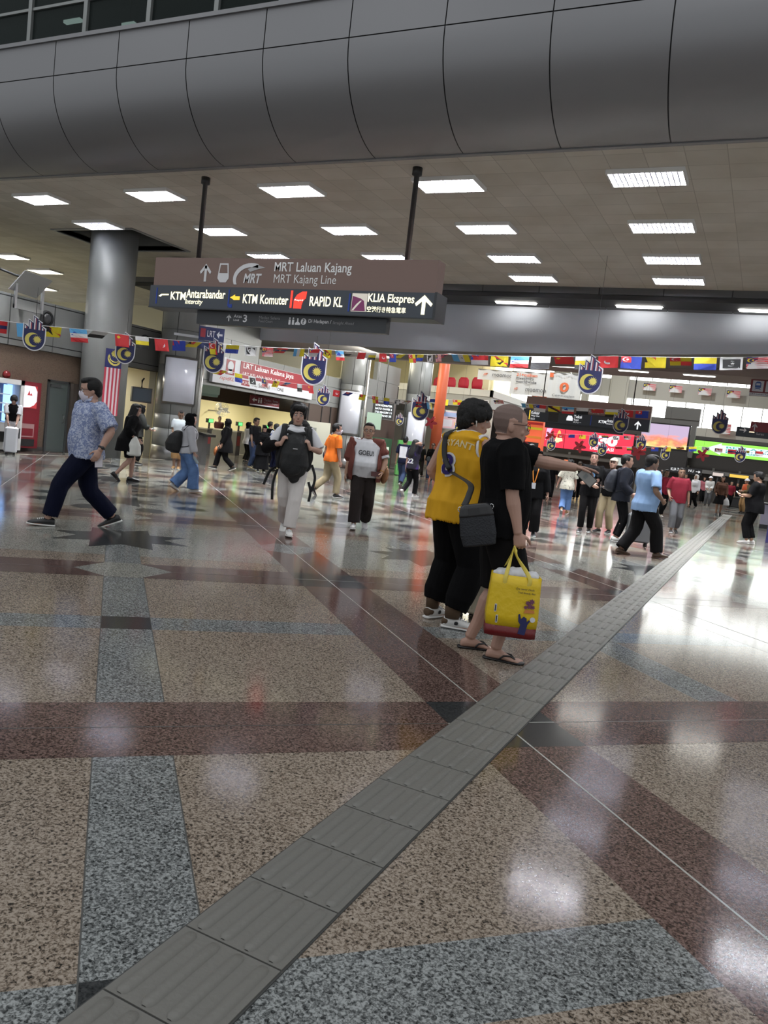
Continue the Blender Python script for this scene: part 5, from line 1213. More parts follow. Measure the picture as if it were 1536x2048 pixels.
# shop fronts under the screens
sh = MB()
sh.box((-30, 47.5, 0), (7.9, 47.7, 3.6), 0)
for k in range(16):
    x = -13.5+k*1.35
    sh.box((x, 47.44, 0), (x+0.12, 47.5, 1.9), 1)
sh.box((-30, 46.4, 1.55), (7.9, 47.5, 1.75), 2)
struct(sh.build('wall_shops', [mat('shop_dark', (0.06, 0.055, 0.05), 0.4), FGREY, mat('shop_lintel', (0.13, 0.125, 0.115), 0.5)]))
random.seed(11)
sg = [(1060, 915, 0.9, 0.5, (1, 0.2, 0.12), 'red lit shop front under the orange pillar'), (1160, 940, 0.8, 0.5, (1.0, 0.75, 0.3), 'warm yellow lit shop window under the red screen'), (1137, 925, 0.6, 0.35, (1, 0.25, 0.1), 'orange red lit shop sign under the red screen'), (1322, 905, 0, 0, 0, ''), (1255, 925, 1.6, 0.5, (0.55, 0.6, 0.56), 'pale lit notice board behind the man in the dark jacket'), (1478, 953, 1.0, 0.22, (0.95, 0.62, 0.1), 'yellow lit shop sign under the green screen'), (1436, 949, 0.6, 0.24, (0.7, 0.6, 0.55), 'white and red lit shop sign left of the yellow one'), (1040, 885, 1.2, 0.9, (1, 0.16, 0.2), 'red glowing advert behind the bald man\'s neck'), (1307, 937, 0.5, 0.3, (0.9, 0.4, 0.35), 'pinkish lit shop sign behind the man in the light blue shirt')]
for px, py, w_, h_, c_, lb in sg:
    if not w_: continue
    p = at_y(px, py, 46.3)
    t = thing('shop_sign', lb, 'lit sign', (p.x, 46.3, p.z)); b = MB(); b.box((-w_/2, 0.02, -h_/2), (w_/2, 0.12, h_/2)); b.build('case', DARKP, t)
    b = MB(); b.box((-w_/2+0.03, 0, -h_/2+0.03), (w_/2-0.03, 0.02, h_/2-0.03)); b.build('face', mat('shop_glow_%d' % px, c_, 0.5, emit=0.7), t)
    if p.z-h_/2 > 0.1:
        b = MB(); b.box((-0.04, 0.08, -p.z), (0.04, 0.11, -h_/2)); b.build('post', DARKP, t)
# orange advertising tower and left shops under the mezzanine
p = at_y(1071, 870, 40); q = at_y(1060, 935, 40)
t = thing('advert_tower', 'tall orange red advertising tower left of the red screen', 'advert tower', (p.x, 40, 0))
b = MB(); b.box((-0.42, -0.3, 0), (0.42, 0.3, at_y(1071, 841, 40).z)); b.build('body', mat('tower_orange', (0.80, 0.13, 0.05), 0.5, emit=0.25), t)
b = MB(); b.box((-0.34, -0.31, 1.55), (0.3, -0.3, 2.1), 0); b.build('emblem_plate', BLACK, t)
b = MB(); flat(b, crescent(-0.02, 1.82, 0.2, 0.3, 0.8), -0.31, 0.004); b.build('emblem', SW, t)
for z, m_ in ((2.3, FO), (2.75, FY), (3.0, FR)):
    b = MB(); b.box((-0.4, -0.305, z), (0.4, -0.3, z+0.12)); b.build('stripe', m_, t)
p = at_d(910, 845, 41.0)
t = thing('advert_board', 'big pink and blue advertising board behind the yellow jersey', 'advert', (0, 0, 0)); a0, a1 = at_y(883, 822, 41), at_y(950, 862, 41)
t.location = (a0.x, 41, a1.z); W, H_ = a1.x-a0.x, a0.z-a1.z
b = MB(); b.box((-0.05, 0.02, -0.05), (W+0.05, 0.12, H_+0.08)); b.build('frame', SW, t)
b = MB(); b.box((0, 0, 0), (W, 0.02, H_)); b.build('picture', mat('advert_pink', (0.62, 0.42, 0.45), 0.5, emit=0.35), t)
b = MB(); flat(b, rc(0.02*W, 0.7*H_, 0.98*W, 0.97*H_), -0.001, 0.004); b.build('blue_sky', mat('advert_blue', (0.30, 0.38, 0.62), 0.5, emit=0.3), t)
for i, (x, z, w_, h_, c_) in enumerate(((0.06, 0.1, 0.28, 0.42, (0.75, 0.72, 0.78)), (0.4, 0.2, 0.1, 0.2, (0.85, 0.5, 0.15)), (0.55, 0.25, 0.14, 0.25, (0.8, 0.62, 0.4)), (0.74, 0.15, 0.2, 0.35, (0.75, 0.65, 0.5)), (0.2, 0.62, 0.22, 0.05, (0.03, 0.03, 0.03)))):
    b = MB(); flat(b, rc(x*W, z*H_, (x+w_)*W, (z+h_)*H_), -0.005, 0.004); b.build('picture_patch', mat('advert_c%d' % i, c_, 0.5, emit=0.2), t)
b = MB(); b.box((W*0.5-0.06, 0.06, -a1.z), (W*0.5+0.06, 0.12, 0)); b.build('post', STEEL, t)
for px, py, w_, h_, c_, lb in ((882, 905, 1.3, 1.3, (0.55, 0.72, 0.70), 'pale lit shop counter behind the photographer'), (868, 893, 0.8, 0.5, (0.75, 0.72, 0.05), 'yellow sign behind the woman with number 22'), (895, 880, 0.9, 0.6, (0.8, 0.8, 0.82), 'white notice board behind the photographer')):
    p = at_y(px, py, 40.3); t = thing('shop_board', lb, 'board', (p.x, 40.3+(px % 5)*0.1, p.z)); b = MB(); b.box((-w_/2, 0, -h_/2), (w_/2, 0.08, h_/2)); b.build('face', mat('shopboard_%d' % px, c_, 0.5, emit=0.35), t)
    b = MB(); b.box((-0.05, 0.02, -p.z), (0.05, 0.07, -h_/2)); b.build('post', STEEL, t)
# counter at the right edge, bench far behind
p = at_z(1536, 1050, 0)
t = thing('service_counter', 'low white and blue service counter at the right picture edge', 'counter', (0.05, 27.5, 0))
b = MB(); b.box((0.0, 0, 0.12), (2.4, 0.8, 0.75)); b.build('body', mat('counter_lilac', (0.50, 0.48, 0.62), 0.4), t)
b = MB(); b.box((0.0, 0.02, 0.0), (2.4, 0.78, 0.12)); b.build('plinth', DARKP, t)
b = MB(); b.box((-0.03, -0.04, 0.75), (2.45, 0.85, 0.80)); b.build('worktop', DARKP, t)
p = at_z(1533, 1085, 0); t = thing('banner_stand', 'dark blue stand cut off by the right picture edge', 'stand', (p.x, p.y, 0))
b = MB(); b.box((-0.03, 0, 0), (0.6, 0.4, 0.62)); b.build('body', mat('stand_blue', (0.02, 0.02, 0.10), 0.4), t)
b = MB(); b.box((-0.05, -0.03, 0.62), (0.62, 0.43, 0.66)); b.build('top', DARKP, t)
p = at_z(1480, 1017, 0); t = thing('bench', 'long black bench with dark cover, far back under the green screen', 'bench', (p.x, p.y, 0))
b = MB(); b.box((-0.6, 0, 0.05), (0.9, 0.9, 0.5)); b.build('seat_block', BLACK, t)
b = MB(); b.box((-0.62, -0.03, 0.5), (0.92, 0.93, 0.56)); b.build('seat', mat('bench_top', (0.03, 0.028, 0.025), 0.5), t)
b = MB(); b.box((-0.55, 0.05, 0), (0.85, 0.85, 0.05)); b.build('plinth', DARKP, t)
# fill lights added high over the hall and far atrium, no fixtures seen
for x, y in ((-9, 4), (-2, 2), (3, 7), (-15, 8), (-10, 34), (-3, 40), (2, 32), (-8, 52)):
    L = bpy.data.lights.new('atrium_fill', 'AREA'); L.shape = 'DISK'; L.size = 3.5 if y < 20 else 1.5; L.energy = HALL_FILL*(1 if y < 20 else 10); L.color = (0.95, 0.97, 1.0)
    lo = bpy.data.objects.new('atrium_fill', L); COL.objects.link(lo); lo.location = (x, y, 12.5 if y < 20 else 11.3)
# ------------------------------------------------------------------ people
SKIN = {'light': mat('skin_light', (0.42, 0.25, 0.19), 0.5, var=0.06, vscale=9), 'mid': mat('skin_mid', (0.37, 0.215, 0.145), 0.5, var=0.06, vscale=9), 'dark': mat('skin_dark', (0.20, 0.115, 0.075), 0.5, var=0.06, vscale=9)}
LIPS = {'light': mat('lips_light', (0.36, 0.165, 0.135), 0.45), 'mid': mat('lips_mid', (0.30, 0.11, 0.09), 0.45), 'dark': mat('lips_dark', (0.16, 0.07, 0.06), 0.45)}
HAIRB = mat('hair_black', (0.007, 0.0065, 0.0065), 0.5, bump=(140, 0.4), spec=0.25); HAIRD = mat('hair_dark_brown', (0.016, 0.011, 0.008), 0.5, bump=(140, 0.4), spec=0.25); STUB = mat('hair_stubble', (0.17, 0.115, 0.098), 0.7, bump=(400, 0.3))
BROW = mat('brow_dark', (0.02, 0.014, 0.012), 0.7)
EYEW = mat('eye_white', (0.62, 0.60, 0.57), 0.25); EYEB = mat('eye_iris', (0.018, 0.012, 0.01), 0.2)
def cloth(name, col=(0.1, 0.1, 0.1), rough=0.85, bump=(220, 0.12), var=0.0, vs=6, spec=0.22): return mat('cloth_'+name, col, rough, bump=bump, var=var, vscale=vs, spec=spec)
def fuse(mb, name, voxel, mats, parent, smooth=2, M=None, fold=None, pick=None):
    """union of the closed pieces in mb as ONE continuous surface"""
    me = bpy.data.meshes.new('tmp'); me.from_pydata(mb.v, [], mb.f); me.update()
    ob = bpy.data.objects.new('tmp', me); COL.objects.link(ob)
    r = ob.modifiers.new('r', 'REMESH'); r.mode = 'VOXEL'; r.voxel_size = voxel; r.use_smooth_shade = True
    if smooth:
        s = ob.modifiers.new('s', 'SMOOTH'); s.factor = 0.5; s.iterations = smooth
    dg = bpy.context.evaluated_depsgraph_get(); dg.update()
    out = bpy.data.meshes.new_from_object(ob.evaluated_get(dg)); bpy.data.objects.remove(ob); bpy.data.meshes.remove(me)
    n = len(out.vertices)
    co = np.empty(n*3); out.vertices.foreach_get('co', co); co = co.reshape(-1, 3)
    if fold:
        nr = np.empty(n*3); out.vertices.foreach_get('normal', nr); nr = nr.reshape(-1, 3)
        A, f = fold[:2]; fz = fold[2] if len(fold) > 2 else 0.35
        d = np.array([noise.noise(Vector((p[0]*f+p[2]*f*0.35, p[1]*f, p[2]*f*fz+p[0]*f*0.2))) + 0.5*noise.noise(Vector((p[0]*f*2.1, p[1]*f*2.1+3, p[2]*f*0.9+p[0]*f))) for p in co])
        co = co+nr*(A*(d+0.3))[:, None]
    out.materials.clear()
    for m_ in (mats if isinstance(mats, (list, tuple)) else [mats]): out.materials.append(m_)
    if pick:
        c = np.empty(len(out.polygons)*3); out.polygons.foreach_get('center', c)
        out.polygons.foreach_set('material_index', pick(c.reshape(-1, 3)).astype(np.int32))
    else: out.polygons.foreach_set('material_index', np.zeros(len(out.polygons), np.int32))
    if M is not None:
        a = np.array(M); co = co @ a[:3, :3].T + a[:3, 3]
    out.vertices.foreach_set('co', co.ravel()); out.polygons.foreach_set('use_smooth', np.ones(len(out.polygons), bool)); out.update()
    out.name = name
    o = bpy.data.objects.new(name, out); COL.objects.link(o); o.parent = parent
    return o
def ik(a, t, l1, l2, pole):
    a = Vector(a); t = Vector(t); d = t-a; L = d.length; mx = (l1+l2)*0.998
    if L > mx: d = d*(mx/L); L = mx; t = a+d
    u = d/L; x = (l1*l1-l2*l2+L*L)/(2*L); h = math.sqrt(max(0, l1*l1-x*x))
    p = Vector(pole); p = p-u*p.dot(u)
    if p.length < 1e-5: p = Vector((0, 1, 0))
    return a+u*x+p.normalized()*h, t
RINGS = [(0.80,.128,.10,-.005),(0.86,.158,.118,-.012),(0.93,.166,.125,-.014),(1.0,.154,.11,-.004),(1.08,.144,.102,.004),(1.16,.150,.106,.006),(1.25,.164,.116,.004),(1.33,.171,.116,0),(1.39,.165,.105,-.006),(1.435,.125,.082,-.012),(1.465,.078,.065,-.014),(1.50,.058,.060,-.010)]
def ring_at(z):
    if z <= RINGS[0][0]: return RINGS[0][1:]
    for a, b in zip(RINGS, RINGS[1:]):
        if z <= b[0]:
            u = (z-a[0])/(b[0]-a[0]); return tuple(a[i]+(b[i]-a[i])*u for i in (1, 2, 3))
    return RINGS[-1][1:]
def limb(mb, pts, rs, flat_=1.0, seg=12):
    """tapered limb with round ends; radii rs along pts"""
    P = [Vector(p) for p in pts]; secs = []
    for i, p in enumerate(P):
        t = (P[min(i+1, len(P)-1)]-P[max(i-1, 0)]).normalized()
        h = Vector((1, 0, 0)) if abs(t.x) < 0.8 else Vector((0, 1, 0))
        b = t.cross(h).normalized(); a = b.cross(t)
        if i == 0: secs.append((p-t*rs[0]*0.6, a*rs[0]*0.5, b*rs[0]*0.5))
        secs.append((p, a*rs[i], b*rs[i]*flat_))
        if i == len(P)-1: secs.append((p+t*rs[i]*0.6, a*rs[i]*0.5, b*rs[i]*0.5))
    mb.loft(secs, seg)
def lerp(a, b, u): return Vector(a)+(Vector(b)-Vector(a))*u
def path_to(a, b, c, frac, n=5):
    """points along a-b-c up to frac (1 = b, 2 = c)"""
    pts = []
    for k in range(n+1):
        u = frac*k/n; pts.append(lerp(a, b, u) if u <= 1 else lerp(b, c, u-1))
    return pts
def hand(mb, wrist, d, nrm, side, curl=0.35, k=1.0, grip=None):
    """palm, four unequal bent fingers and a thumb leaving the side of the palm near its base. nrm = palm direction"""
    d = Vector(d).normalized(); nrm = Vector(nrm); nrm = (nrm-d*nrm.dot(d)).normalized(); s = d.cross(nrm)*side
    w = Vector(wrist)
    mb.loft([(w-d*0.03, s*.027*k, nrm*.021*k), (w+d*0.005, s*.029*k, nrm*.019*k), (w+d*0.035*k, s*.038*k, nrm*.017*k), (w+d*0.075*k, s*.042*k, nrm*.015*k), (w+d*0.09*k, s*.036*k, nrm*.011*k)], 12)
    if not isinstance(curl, (list, tuple)): curl = [curl*q for q in (0.85, 1.0, 1.05, 1.1)]
    for i, (off, L, r) in enumerate(((.029, .072, .0088), (.010, .080, .0090), (-.010, .074, .0086), (-.028, .058, .0078))):
        p = w+d*(0.080-abs(off)*0.25)*k+s*off*k; ang = 0.0; pts = [p-d*0.015*k]; rs = [r*k]
        fan = s*off*1.2
        dd = (d+fan).normalized()
        for seg_, c in ((0.45, 0.75), (0.32, 1.1), (0.23, 0.8)):
            pts.append(p); rs.append(r*k)
            ang += curl[i]*c; dirv = dd*math.cos(ang)+nrm*math.sin(ang); p = p+dirv*L*seg_*k
        pts.append(p); rs.append(r*0.8*k)
        limb(mb, pts, rs, seg=8)
    t0 = w+d*0.022*k+s*0.026*k+nrm*0.006*k; t1 = t0+(d*0.62+s*0.72+nrm*0.25).normalized()*0.036*k; t2 = t1+(d*0.85+s*0.34+nrm*(0.25+0.5*curl[0])).normalized()*0.032*k; t3 = t2+(d*0.9+s*0.05+nrm*(0.2+0.6*curl[0])).normalized()*0.025*k
    limb(mb, [t0, t1, t2, t3], [.0135*k, .0115*k, .0100*k, .0082*k], seg=8)
HEADR = [(-.114,.052,.016,.016),(-.104,.047,.036,.036),(-.080,.028,.050,.060),(-.050,.012,.060,.079),(-.015,.000,.0685,.091),(.025,-.006,.0745,.099),(.060,-.009,.0735,.096),(.088,-.011,.060,.078),(.106,-.012,.037,.049),(.115,-.012,.013,.016)]
PEOPLE = {}
def person(px, py, label, yaw, H=1.6, w=1.0, belly=0.0, lod=1, skin='light', fem=False, feet=None, hands=(None, None), elbows=(None, None), curl=(0.4, 0.4), palms=(None, None),
           wrists=(None, None), lean=0.0, twist=0.0, head=(0, 0), head_roll=0.0, top=None, bottom=None, shoes='trainer', shoe_m=None, sole_m=None, hair='short', hair_m=None, loc=None, name='', over=None, drop=0.0, hs=1.12, nk=0.012):
    L = loc if loc else at_z(px, py)
    t = thing('person', label, 'person', (L.x, L.y, 0), -R(yaw))
    k = H/1.72; M = Matrix.Scale(k, 4)
    vb = {3: 0.0046, 2: 0.0075, 1: 0.012, 0: 0.016}[lod]; vc = {3: 0.0075, 2: 0.010, 1: 0.014, 0: 0.018}[lod]
    sw = (0.158 if fem else 0.178)*(0.35+0.65*w)
    feet = feet or ((-.10, 0, 0, -6, 0), (.10, 0, 0, 6, 0))
    # pelvis height so that both legs reach
    lt, ls = 0.432, 0.405; zp = 0.905
    ank = []
    for x, y, lift, fy, fp in feet: ank.append(Vector((x, y, 0.085+lift)))
    for i, a in enumerate(ank):
        hx = -0.088 if i == 0 else 0.088; hor = math.hypot(a.x-hx, a.y); zp = min(zp, a.z+math.sqrt(max(0.1, (0.996*(lt+ls))**2-hor**2)))
    zp -= drop; dz = zp-0.905
    la, tw = R(lean), R(twist)
    def T(p, u=None):
        x, y, z = p; q = (z-0.93)/0.5
        a = tw*max(-0.2, min(1.1, q)); c, s_ = math.cos(a), math.sin(a); x, y = c*x-s_*y, s_*x+c*y
        if z > 0.90:
            zz = z-0.90; y, zz = y*math.cos(la)+zz*math.sin(la), zz*math.cos(la)-y*math.sin(la); z = 0.90+zz
        return Vector((x, y, z+dz))
    def TV(v, z):
        return T((v[0], v[1], z))-T((0, 0, z))
    def torso_sec(z, grow=0.0, gz=None):
        rx, ry, cy = ring_at(z)
        rx, ry = rx*w, ry*(0.4+0.6*w)
        if fem: rx *= {True: 0.93}.get(z > 1.0, 1.0)
        if belly and 0.9 < z < 1.36:
            f = math.exp(-((z-1.07)/0.13)**2); cy += belly*f*0.75; ry += belly*f*0.85; rx += belly*f*0.35
        if fem and 1.18 < z < 1.36: cy += 0.018; ry += 0.014
        return (T((0, cy, z)), TV((rx+grow, 0, 0), z), TV((0, ry+grow, 0), z))
    # joints
    SH = [T((-sw, -0.008, 1.405)), T((sw, -0.008, 1.405))]
    ELB = []; WR = []
    for i in (0, 1):
        sg = -1 if i == 0 else 1
        tgt = Vector(hands[i]) if hands[i] else Vector((sg*(sw+0.075*w), 0.03, 0.865+dz))
        pole = Vector(elbows[i]) if elbows[i] else Vector((sg*0.4, -1, 0.0))
        e, wv = ik(SH[i], tgt, 0.285, 0.25, pole); ELB.append(e); WR.append(wv)
    HIP = [Vector((-.088, 0, zp-0.01)), Vector((.088, 0, zp-0.01))]
    KN = []; AN = []
    for i in (0, 1):
        fy = R(feet[i][3]); kn, an = ik(HIP[i], ank[i], lt, ls, (-math.sin(fy)*-1*0.6 if False else math.sin(fy)*0.6, 1, 0)); KN.append(kn); AN.append(an)
    # head frame
    hy, hp = R(head[0]), R(head[1])
    nb = T((0, -0.012, 1.475)); up = Vector((0, math.sin(la)*0.75, math.cos(la)))
    HR = Matrix.Rotation(tw*0.9-hy, 3, 'Z') @ Matrix.Rotation(-hp, 3, 'X') @ Matrix.Rotation(R(head_roll), 3, 'Y') @ Matrix.Scale(hs, 3)
    HC = nb+up*(0.125-nk)+HR @ Vector((0, 0.02, 0.02))
    def hd(p): return HC+HR @ Vector(p)
    # ---- body
    b = MB()
    b.loft([torso_sec(z, -0.004) for z, *_ in RINGS], 24)
    b.loft([(nb-up*0.03, TV((.062*(0.5+0.5*w), 0, 0), 1.45), TV((0, .062, 0), 1.45)), (nb+up*0.03, Vector((.055*(0.5+0.5*w), 0, 0)), Vector((0, .057, 0))), (hd((0, -.018, -.055)), HR @ Vector((.054*(0.5+0.5*w), 0, 0)), HR @ Vector((0, .06, 0))), (hd((0, -.012, -.01)), HR @ Vector((.05, 0, 0)), HR @ Vector((0, .06, 0)))], 16)
    fw = 1.0+0.5*(w-1)
    b.loft([(hd((0, cy, z)), HR @ Vector((rx*(fw if z < 0.03 else 1), 0, 0)), HR @ Vector((0, ry, 0))) for z, cy, rx, ry in HEADR], 26)
    if lod >= 1:
        b.loft([(hd((0, .082, .018)), HR @ Vector((.006, 0, 0)), HR @ Vector((0, .012, 0))), (hd((0, .093, -.005)), HR @ Vector((.008, 0, 0)), HR @ Vector((0, .014, 0))), (hd((0, .102, -.028)), HR @ Vector((.013, 0, 0)), HR @ Vector((0, .016, 0))), (hd((0, .092, -.043)), HR @ Vector((.015, 0, 0)), HR @ Vector((0, .012, 0)))], 10)
        for s_ in (-1, 1):
            b.ball(hd((s_*.074, -.010, -.012)), (.010, .019, .031), 10, 8, 0, HR.to_4x4() @ Matrix.Rotation(s_*0.25, 4, 'Z'))
            b.ball(hd((s_*.030, .079, .020)), (.022, .012, .007), 10, 6, 0, HR.to_4x4()); b.ball(hd((s_*.042, .058, -.035)), (.02, .018, .02), 10, 6, 0, HR.to_4x4())
        b.ball(hd((0, .088, -.060)), (.022, .010, .006), 12, 6, 0, HR.to_4x4()); b.ball(hd((0, .086, -.071)), (.019, .010, .006), 12, 6, 0, HR.to_4x4()); b.ball(hd((0, .070, -.098)), (.022, .016, .014), 12, 6, 0, HR.to_4x4())
    aw = 0.55+0.45*w
    for i in (0, 1):
        sg = -1 if i == 0 else 1
        e, wr, sh = ELB[i], WR[i], SH[i]
        limb(b, [lerp(sh, T((0, 0, 1.38)), 0.25), sh, lerp(sh, e, .35), lerp(sh, e, .75), e], [x*aw for x in (.055, .054, .050, .043, .040)])
        limb(b, [e, lerp(e, wr, .25), lerp(e, wr, .6), lerp(e, wr, .92), wr], [x*aw for x in (.040, .043, .036, .028, .027)])
        d = Vector(wrists[i]) if wrists[i] else (wr-e)
        pn = Vector(palms[i]) if palms[i] else Vector((-sg, 0.15, 0))
        hand(b, wr, d, pn, sg, curl[i], 1.0 if lod > 1 else 1.12)
    for i in (0, 1):
        h_, kn, an = HIP[i], KN[i], AN[i]; lw = 0.6+0.4*w
        limb(b, [h_+Vector((0, -.005, .02)), lerp(h_, kn, .3), lerp(h_, kn, .7), kn], [x*lw for x in (.088, .082, .064, .055)])
        limb(b, [kn, lerp(kn, an, .3)+Vector((0, -.012, 0)), lerp(kn, an, .7), an], [x*lw for x in (.054, .057, .041, .036)])
        fy, fp = R(feet[i][3]), R(feet[i][4]); F = Matrix.Rotation(-fy, 3, 'Z') @ Matrix.Rotation(-fp, 3, 'X')
        def fs(y, z, rx, rz): return (an+F @ Vector((0, y, z)), F @ Vector((rx, 0, 0)), F @ Vector((0, 0, rz)))
        b.loft([fs(-.062, -.055, .014, .015), fs(-.055, -.05, .026, .028), fs(-.02, -.042, .031, .036), fs(.04, -.045, .034, .034), fs(.09, -.058, .040, .022), fs(.125, -.066, .043, .014)], 12)
        if shoes in ('sandal',):
            for j, (x, ln, r) in enumerate(((-.030, .058, .012), (-.012, .050, .0095), (.004, .046, .009), (.019, .040, .0085), (.032, .032, .008))):
                x *= (-1 if i == 1 else 1) * -1
                limb(b, [an+F @ Vector((x*0.9, .105, -.066)), an+F @ Vector((x, .125+ln*0.5, -.066)), an+F @ Vector((x, .125+ln, -.070))], [r, r, r*.8], seg=8)
        else: b.loft([fs(.11, -.062, .042, .016), fs(.16, -.068, .036, .012), fs(.185, -.07, .02, .009)], 12)
    HRi = np.array(HR.inverted()); hc = np.array(HC)
    def pick(c):
        q = (c-hc) @ HRi.T; x, y, z = np.abs(q[:, 0]), q[:, 1], q[:, 2]; idx = np.zeros(len(c), int)
        idx[(x < .023) & (z > -.078) & (z < -.056) & (y > .076)] = 1
        idx[(x > .013) & (x < .047) & (z > .019+(x-.03)*-0.12) & (z < .027+(x-.03)*-0.12) & (y > .055)] = 2
        if hair == 'shaved': idx[((z > .078) | ((y < .055-.25*(z-.03)) & (z > .018) & (y < .045)) | ((y < -.03) & (z > -.05))) & (z > -.06) & (x < .0785)] = 3
        if lod < 2: idx[(x > .017) & (x < .043) & (z > -.006) & (z < .006) & (y > .06)] = 2
        return idx
    body = fuse(b, 'body', vb, [SKIN[skin], LIPS[skin], BROW, STUB], t, 1, M, None, pick)
    if lod >= 2:
        for s_ in (-1, 1):
            e = MB(); e.ball((0, 0, 0), 0.0125*hs, 14, 10); c_ = hd((s_*.030, .0785, .000))
            o = e.build('eye', [EYEW, EYEB], t); fd = (HR @ Vector((0, 1, 0))).normalized()
            for p in o.data.polygons:
                if Vector(p.center).normalized().dot(fd) > 0.86: p.material_index = 1
            o.location = c_*k; o.scale = (k, k, k)
    # ---- trousers
    if bottom:
        ln = bottom.get('len', 1.93); lo0, lo1 = bottom.get('loose', (0.02, 0.03)); tb_ = MB()
        wz = bottom.get('waist', 1.0)
        if bottom.get('skirt'):
            zl = 0.49 if ln < 1.3 else (0.10 if ln > 1.8 else 0.3); secs = []
            mid = (AN[0]+AN[1])/2
            for q in range(9):
                u = q/8; z = wz+dz-(wz+dz-zl)*u; r_ = 0.16*w+(lo1+0.05)*u; cx, cy_ = mid.x*u*u, mid.y*u*u
                secs.append((Vector((cx, cy_, z)), Vector((r_+0.05*u, 0, 0)), Vector((0, r_*0.8+0.06*u, 0))))
            tb_.loft(secs, 24)
        else:
            tb_.loft([torso_sec(z, 0.012+lo0*0.4) for z in (0.81, 0.86, 0.92, 0.97, wz)], 24)
            for i in (0, 1):
                pts = path_to(HIP[i]+Vector((0, -.008, .02)), KN[i]+Vector((0, 0.004, 0)), AN[i]+Vector((0, -.012, .0)), ln, 9); rs = []
                lw = 0.6+0.4*w
                for q in range(10):
                    u = ln*q/9; base = .088+(.056-.088)*min(1, u) if u < 1 else .056+(.044-.056)*(u-1)
                    rs.append(base*lw+lo0+(lo1-lo0)*u/2+(bottom.get('cuff', 0)*(-1) if q == 9 else 0)+ (bottom.get('bulge', 0) if q in (7, 8) else 0))
                # open hem: go back up inside
                pts2 = pts+[lerp(pts[-1], pts[-2], 0.35)]; rs2 = rs+[rs[-1]-0.026]
                secs = []
                for q, p in enumerate(pts2):
                    tdir = (pts[min(q+1, 9)]-pts[max(min(q, 9)-1, 0)]).normalized(); h2 = Vector((1, 0, 0)); bb = tdir.cross(h2).normalized(); aa = bb.cross(tdir)
                    secs.append((p, aa*rs2[q], bb*rs2[q]*1.02))
                tb_.loft(secs, 18)
        fuse(tb_, bottom.get('name', 'trousers'), vc, bottom['m'], t, 2, M, (0.010 if lod > 1 else 0.006, 9) if lod else None)
    # ---- tops
    def make_top(tp, nm):
        hem = tp.get('hem', 0.83); slv = tp.get('sleeve', 0.7); lo = tp.get('loose', 0.022); flare = tp.get('flare', 0.0); tb_ = MB()
        zs = [hem+(1.40-hem)*q/9 for q in range(10)]; secs = []
        for z in zs:
            zz = max(z, 0.90)
            c_, a_, b_ = torso_sec(zz, lo+flare*max(0, (1.15-z))/0.3)
            if z < 0.90: c_ = c_+Vector((0, 0, z-0.90))
            if z > 1.3 and slv > 0: a_ = a_.normalized()*max(a_.length, (sw-0.01)*min(1, 0.86+(z-1.3)))
            if slv == 0 and z > 1.24: a_ = a_*(1-0.20*min(1, (z-1.24)/0.12))
            secs.append((c_, a_, b_))
        inner = (secs[0][0]+Vector((0, 0, 0.05)), secs[0][1]*0.84, secs[0][2]*0.78)
        cl = tp.get('neck', 0.0)
        tops = [torso_sec(1.425, lo*0.75+0.018), torso_sec(1.452, lo*0.6+0.004), torso_sec(1.472, lo*0.35+cl)]
        tb_.loft([inner]+secs+tops, 28)
        if slv > 0:
            for i in (0, 1):
                pts = path_to(SH[i], ELB[i], WR[i], slv, 7); rs = [(.058 if q == 0 else .056-.014*min(1, slv*q/7) - (0.008*max(0, slv*q/7-1)))*aw+lo*0.8+tp.get('sleeve_flare', 0.008)*q/7*0.8 for q in range(8)]
                if slv > 1.7: rs[-1] -= 0.010
                pts = [lerp(SH[i], T((0, 0, 1.36)), 0.30)]+pts; rs = [rs[0]*0.95]+rs
                secs = []
                for q, p in enumerate(pts):
                    tdir = (pts[min(q+1, len(pts)-1)]-pts[max(q-1, 0)]).normalized(); h2 = Vector((0, 1, 0)) if abs(tdir.y) < 0.9 else Vector((1, 0, 0)); bb = tdir.cross(h2).normalized(); aa = bb.cross(tdir); secs.append((p, aa*rs[q], bb*rs[q]))
                secs.append((lerp(pts[-1], pts[-2], 0.4), secs[-1][1]*0.70, secs[-1][2]*0.70))
                tb_.loft(secs, 18)
        return fuse(tb_, nm, vc*(0.9 if lod == 3 else 1), tp['m'], t, 2, M, tp.get('fold', (0.013 if lod > 1 else 0.006, 8)) if lod else None, tp.get('pick') and tp['pick'](T, dz))
    if top: TOP = make_top(top, top.get('name', 't_shirt'))
    if over: make_top(over, over.get('name', 'jacket'))
